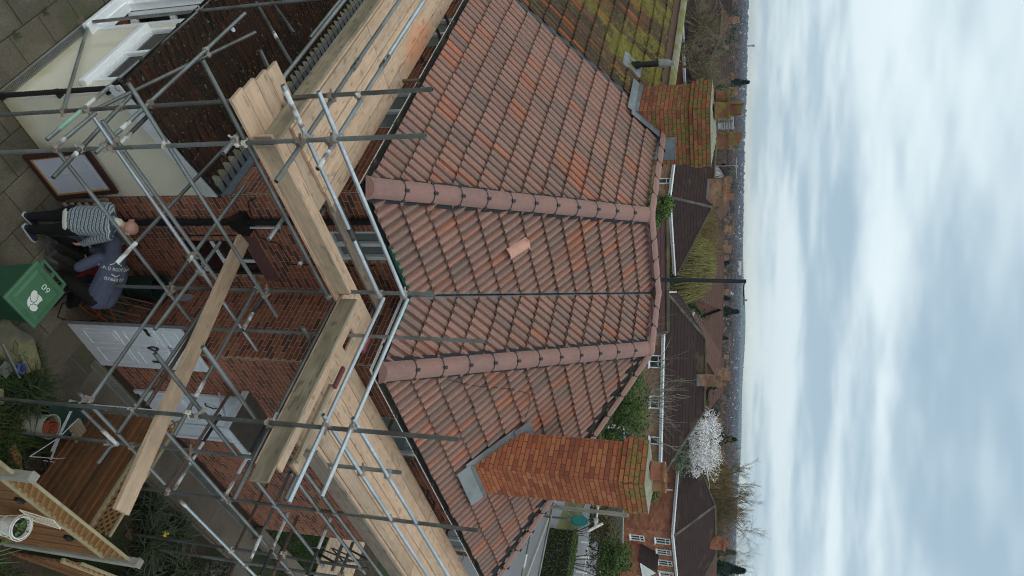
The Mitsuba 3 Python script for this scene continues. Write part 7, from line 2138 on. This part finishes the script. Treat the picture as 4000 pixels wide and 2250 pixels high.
VAR = [far_house_meshes(*a) for a in ((9.0, 8.0, 5.0, 7.6, True), (11.0, 8.5, 5.0, 7.9, False), (7.5, 8.0, 5.1, 8.2, True), (16.0, 8.0, 5.0, 7.7, True))]
SHP = {}
for vi, (a, b, c, d, _) in enumerate(VAR):
    for m in set(WALLS):
        SHP['w', vi, m] = mikit.ply(a, m)
    for m in ROOFS:
        SHP['r', vi, m] = mikit.ply(b, m)
    SHP['c', vi] = mikit.ply(c, 'm_far_brick'); SHP['f', vi] = mikit.ply(d, 'm_upvc')
WSH = (mikit.ply(cat([box(-0.55, 0.55, -0.05, 0.02, 0, 0.08), box(-0.55, 0.55, -0.05, 0.02, 1.1, 1.18), box(-0.55, -0.47, -0.05, 0.02, 0.08, 1.1), box(0.47, 0.55, -0.05, 0.02, 0.08, 1.1), box(-0.04, 0.04, -0.05, 0.02, 0.08, 1.1)]), 'm_upvc'), mikit.ply(box(-0.47, 0.47, -0.03, 0.015, 0.08, 1.1), 'm_pane_dark'))
placed = []


def where(dist, lat):
    t = lat/dist
    return ('in the nearest streets' if dist < 130 else 'in the middle of the town' if dist < 300 else 'near the skyline')+(', far left' if t < -0.25 else ', mid left' if t < -0.02 else ', mid right' if t < 0.2 else ', far right')


rows = []
d_ = 78.0
while d_ < 900:
    rows.append(d_); d_ *= 1.0+rg.uniform(0.055, 0.10)
cand = []
for ri, d_ in enumerate(rows):
    half = d_*0.405
    tilt_ = rg.uniform(-0.25, 0.25)
    n = int(min(26, max(7, 2*half/13)))
    for i in range(n):
        lat = -half+2*half*(i+rg.uniform(0.1, 0.9))/n
        cand.append((d_+tilt_*lat*0.5+rg.normal(0, 3), lat, tilt_))
cand.sort(key=lambda t: t[0])
ang0 = math.atan2(RTH[1], RTH[0])
count = 0
blocked = [(h[0], h[1]) for h in ((c0, 9), (c1, 9), (c3, 12))]
for dist, lat, tl in cand:
    if count >= 290 or dist < 72:
        continue
    p = spot(dist, lat)
    if any(np.linalg.norm(p-q) < 12 for q in placed):
        continue
    placed.append(p); count += 1
    vi = int(rg.integers(0, 4)); wm = WALLS[int(rg.integers(0, 5))]; rm = ROOFS[int(rg.integers(0, 3))]
    an = ang0+tl*0.5+(PI/2 if rg.random() < 0.3 else 0)+rg.normal(0, 0.12)
    wh_ = where(dist, lat)
    g = f'distant {NAMES[wm]} houses with {RN[rm]} roofs, {wh_}'
    k = thing('far_house', f'small distant {NAMES[wm]} house, {RN[rm]} roof, {wh_}', 'house', g)
    tw = T().translate(p.tolist()).rotate([0, 0, 1], math.degrees(an))
    obj('wall', None, None, k, shape=SHP['w', vi, wm], tw=tw); obj('roof', None, None, k, shape=SHP['r', vi, rm], tw=tw)
    if dist < 330:
        obj('chimney', None, None, k, shape=SHP['c', vi], tw=tw)
    if dist < 200:
        obj('fascia', None, None, k, shape=SHP['f', vi], tw=tw)
    if dist < 150:
        w_, d2 = (9.0, 11.0, 7.5, 16.0)[vi], (8.0, 8.5, 8.0, 8.0)[vi]
        face = V(math.sin(an), -math.cos(an), 0)
        sgn = -1 if face@(CAM-p) > 0 else 1
        for x, z in VAR[vi][4]:
            if z < 2:
                continue
            tq = tw @ T().translate([x, sgn*(d2/2+0.012), z]) @ T().rotate([0, 0, 1], 0 if sgn < 0 else 180)
            wk_ = obj('window', None, None, k, shape=WSH[0], tw=tq); obj('pane', None, None, wk_, shape=WSH[1], tw=tq)
# houses too far to tell apart
ms_w, ms_r = [], []
for _ in range(1500):
    dist = 480*(4.5**rg.random()); lat = rg.uniform(-0.42, 0.42)*dist
    p = spot(dist, lat); an = rg.uniform(0, PI)
    a, b, c, d, _w = VAR[int(rg.integers(0, 4))]
    ex, ey = (math.cos(an), math.sin(an), 0), (-math.sin(an), math.cos(an), 0)
    (ms_w if rg.random() < 0.75 else ms_w).append(move(a, p, ex, ey)); ms_r.append(move(b, p, ex, ey))
obj('distant_town', cat(ms_w), 'm_far_wall_mixed', kind='stuff', label='far off walls of the town under the skyline', cat='houses')
obj('distant_roofs', cat(ms_r), 'm_far_brown_roof', kind='stuff', label='far off roofs of the town under the skyline', cat='roofs')


def mixed_fn(p, n, uv):
    r = cell_rand(dr.floor(p.x/14), dr.floor(p.y/14), 5)
    return mix(mix((0.20, 0.10, 0.07), (0.15, 0.095, 0.07), smoothstep(0.3, 0.6, r)), (0.72, 0.71, 0.68), smoothstep(0.55, 0.57, r))


mat('far_wall_mixed', mikit.proc(mixed_fn), 0.9, 0.1)
# trees among the houses
mat('far_bare', speck((0.115, 0.10, 0.072), 0.5, 0.8, (0.085, 0.085, 0.05), 0.15), 0.95, 0.05)
mat('far_green', speck((0.050, 0.072, 0.032), 0.5, 0.8, (0.065, 0.075, 0.035), 0.15), 0.95, 0.05)


def tree_mesh(seed, n=420, h=9.0, r=3.0, size=0.30, bare=True):
    rg = rng_of(seed)
    k = 9
    lob = rg.normal(0, 1, (k, 3)); lob /= np.linalg.norm(lob, axis=1, keepdims=True); lob *= 0.6
    q = rg.integers(0, k, n); d = rg.normal(0, 1, (n, 3)); d /= np.linalg.norm(d, axis=1, keepdims=True)
    P = (lob[q]+d*rg.uniform(0.1, 0.48, (n, 1)))*[r, r, h*0.36]+[0, 0, h*0.62]
    if bare:
        c = V(0, 0, h*0.3)
        dd = (P-c)/np.linalg.norm(P-c, axis=1, keepdims=True)
        w_ = rg.normal(0, 1, (n, 3)); w_ -= dd*(w_*dd).sum(1, keepdims=True); w_ /= np.linalg.norm(w_, axis=1, keepdims=True)
        v = np.stack([P-dd*1.0-w_*0.06, P-dd*1.0+w_*0.06, P+dd*0.5+w_*0.02, P+dd*0.5-w_*0.02], 1).reshape(-1, 3); a = np.arange(n)[:, None]*4
        cr = (v, np.vstack([a+[0, 1, 2], a+[0, 2, 3]]))
    else:
        cr = leaves(P, d, size, rg, 0.7)
    return cr, cat([rod((0, 0, 0), (0, 0, h*0.5), 0.18, 5, 0.1)]+[rod((0, 0, h*0.35), lob[i]*[r, r, h*0.36]+[0, 0, h*0.62], 0.08, 4, 0.03) for i in range(k)])


TV = [(tree_mesh(200+i, 900, bare=True), 'm_far_bare', 'bare') for i in range(3)]+[(tree_mesh(210+i, 700, bare=False), 'm_far_green', 'green') for i in range(2)]
TS = [(mikit.ply(c, m), mikit.ply(t, 'm_bark'), nm) for (c, t), m, nm in TV]
n_t = 0
while n_t < 295:
    dist = 80*(7.0**(rg.random()**1.1)); lat = rg.uniform(-0.41, 0.41)*dist
    p = spot(dist, lat)
    if any(np.linalg.norm(p-q) < 6 for q in placed):
        continue
    n_t += 1
    i = int(rg.integers(0, 5))
    s = rg.uniform(0.65, 1.12)*(1.0 if dist > 200 else 0.8)
    tw = T().translate(p.tolist()).rotate([0, 0, 1], float(rg.uniform(0, 360))).scale([s*rg.uniform(0.9, 1.3), s*1.1, s])
    nm = TS[i][2]
    wh_ = where(dist, lat)
    k = thing('far_tree', f'small distant {nm} tree, {wh_}', 'tree', f'distant {nm} trees, {wh_}')
    obj('crown', None, None, k, shape=TS[i][0], tw=tw); obj('trunk', None, None, k, shape=TS[i][1], tw=tw)
# further garden trees, too many to count
ms_ = []
small = [tree_mesh(230+i, 150, size=0.5, bare=i < 2)[0] for i in range(3)]
for _ in range(620):
    dist = 170*(5.5**rg.random()); lat = rg.uniform(-0.43, 0.43)*dist
    s = rg.uniform(0.6, 1.15); a_ = rg.uniform(0, 6.28)
    m = small[int(rg.integers(0, 2.4))]
    if m is small[0] or m is small[1]:
        c_ = m[0].reshape(-1, 4, 3); mid_ = c_.mean(1, keepdims=True); m = (((c_-mid_)*[2.6, 2.6, 1]+mid_).reshape(-1, 3), m[1])
    ms_.append(move((m[0]*[s*1.2, s*1.2, s], m[1]), spot(dist, lat), (math.cos(a_), math.sin(a_), 0), (-math.sin(a_), math.cos(a_), 0)))
obj('town_trees', cat(ms_), 'm_far_bare', kind='stuff', label='bare garden trees scattered through the far town', cat='trees')
# woods on the skyline: one mass of crowns
P, S = [], []
for _ in range(2300):
    dist = 700*(4.2**rg.random()); lat = rg.uniform(-0.43, 0.43)*dist
    P.append(spot(dist, lat)); S.append(rg.uniform(3.0, 6.5)+dist*0.0011)
ms_ = []
ico = trimesh.creation.icosphere(subdivisions=2)
iv, if_ = np.array(ico.vertices), np.array(ico.faces)
for p, s in zip(P, S):
    v = iv*(1+0.22*np.sin(iv@rg.normal(0, 4, 3))[:, None]+rg.normal(0, 0.10, (len(iv), 1)))
    ms_.append((v*[s*0.55, s*0.55, s*0.55]+p+[0, 0, s*0.5], if_))
obj('skyline_woods', cat(ms_), 'm_far_bare2', kind='stuff', label='far off woods and garden trees along the skyline', cat='woods')
mat('far_bare2', speck((0.055, 0.050, 0.036), 0.6, 0.3, (0.032, 0.042, 0.026), 0.03), 0.95, 0.05)
tb2 = thing('tower_block', 'pale square tower block on the skyline right of the willow', 'building')
b = spot(1500, (1030-1125)/FPX*1500)
obj('wall', box(b[0]-11, b[0]+11, b[1]-8, b[1]+8, -8, 10.5), 'm_far_wall_pale', tb2)
# low hills closing the view
N = 140
v = []
for i in range(N+1):
    lat = -0.62+1.24*i/N
    for dist, base in ((2300, 0.0), (2900, 0.55), (3600, 1.0), (4600, 0.9)):
        hgt = 15+12*math.sin(lat*7+1.2)+7*math.sin(lat*17+0.4)+3*math.sin(lat*41)+(14*math.exp(-((lat-0.26)/0.10)**2))
        p = spot(dist, lat*dist); p[2] = max(float(terrain(dist))-0.3, base*hgt)
        v.append(p)
f = []
for i in range(N):
    for j in range(3):
        q = i*4+j; f += [[q, q+4, q+5], [q, q+5, q+1]]
obj('hills', (np.array(v), np.array(f)), 'm_hill', kind='structure', smooth=True)
mat('hill', speck((0.05, 0.055, 0.035), 0.6, 0.02, (0.07, 0.065, 0.045), 0.004), 0.95, 0.05)

# ---------------------------------------------------------------- the air
SIG = 0.00013
scene['air'] = {'type': 'homogeneous', 'albedo': {'type': 'rgb', 'value': [0.93, 0.95, 0.97]}, 'sigma_t': {'type': 'rgb', 'value': [SIG*0.72, SIG, SIG*1.45]}}
scene['haze'] = {'type': 'cube', 'to_world': T().translate([1200, 1150, 19]).scale([5600, 5600, 30.0]), 'bsdf': {'type': 'null'}, 'interior': {'type': 'ref', 'id': 'air'}}
tag('haze', 'thin blue grey haze in the air over the town', 'haze', kind='stuff')
scene['camera']['medium'] = {'type': 'ref', 'id': 'air'}
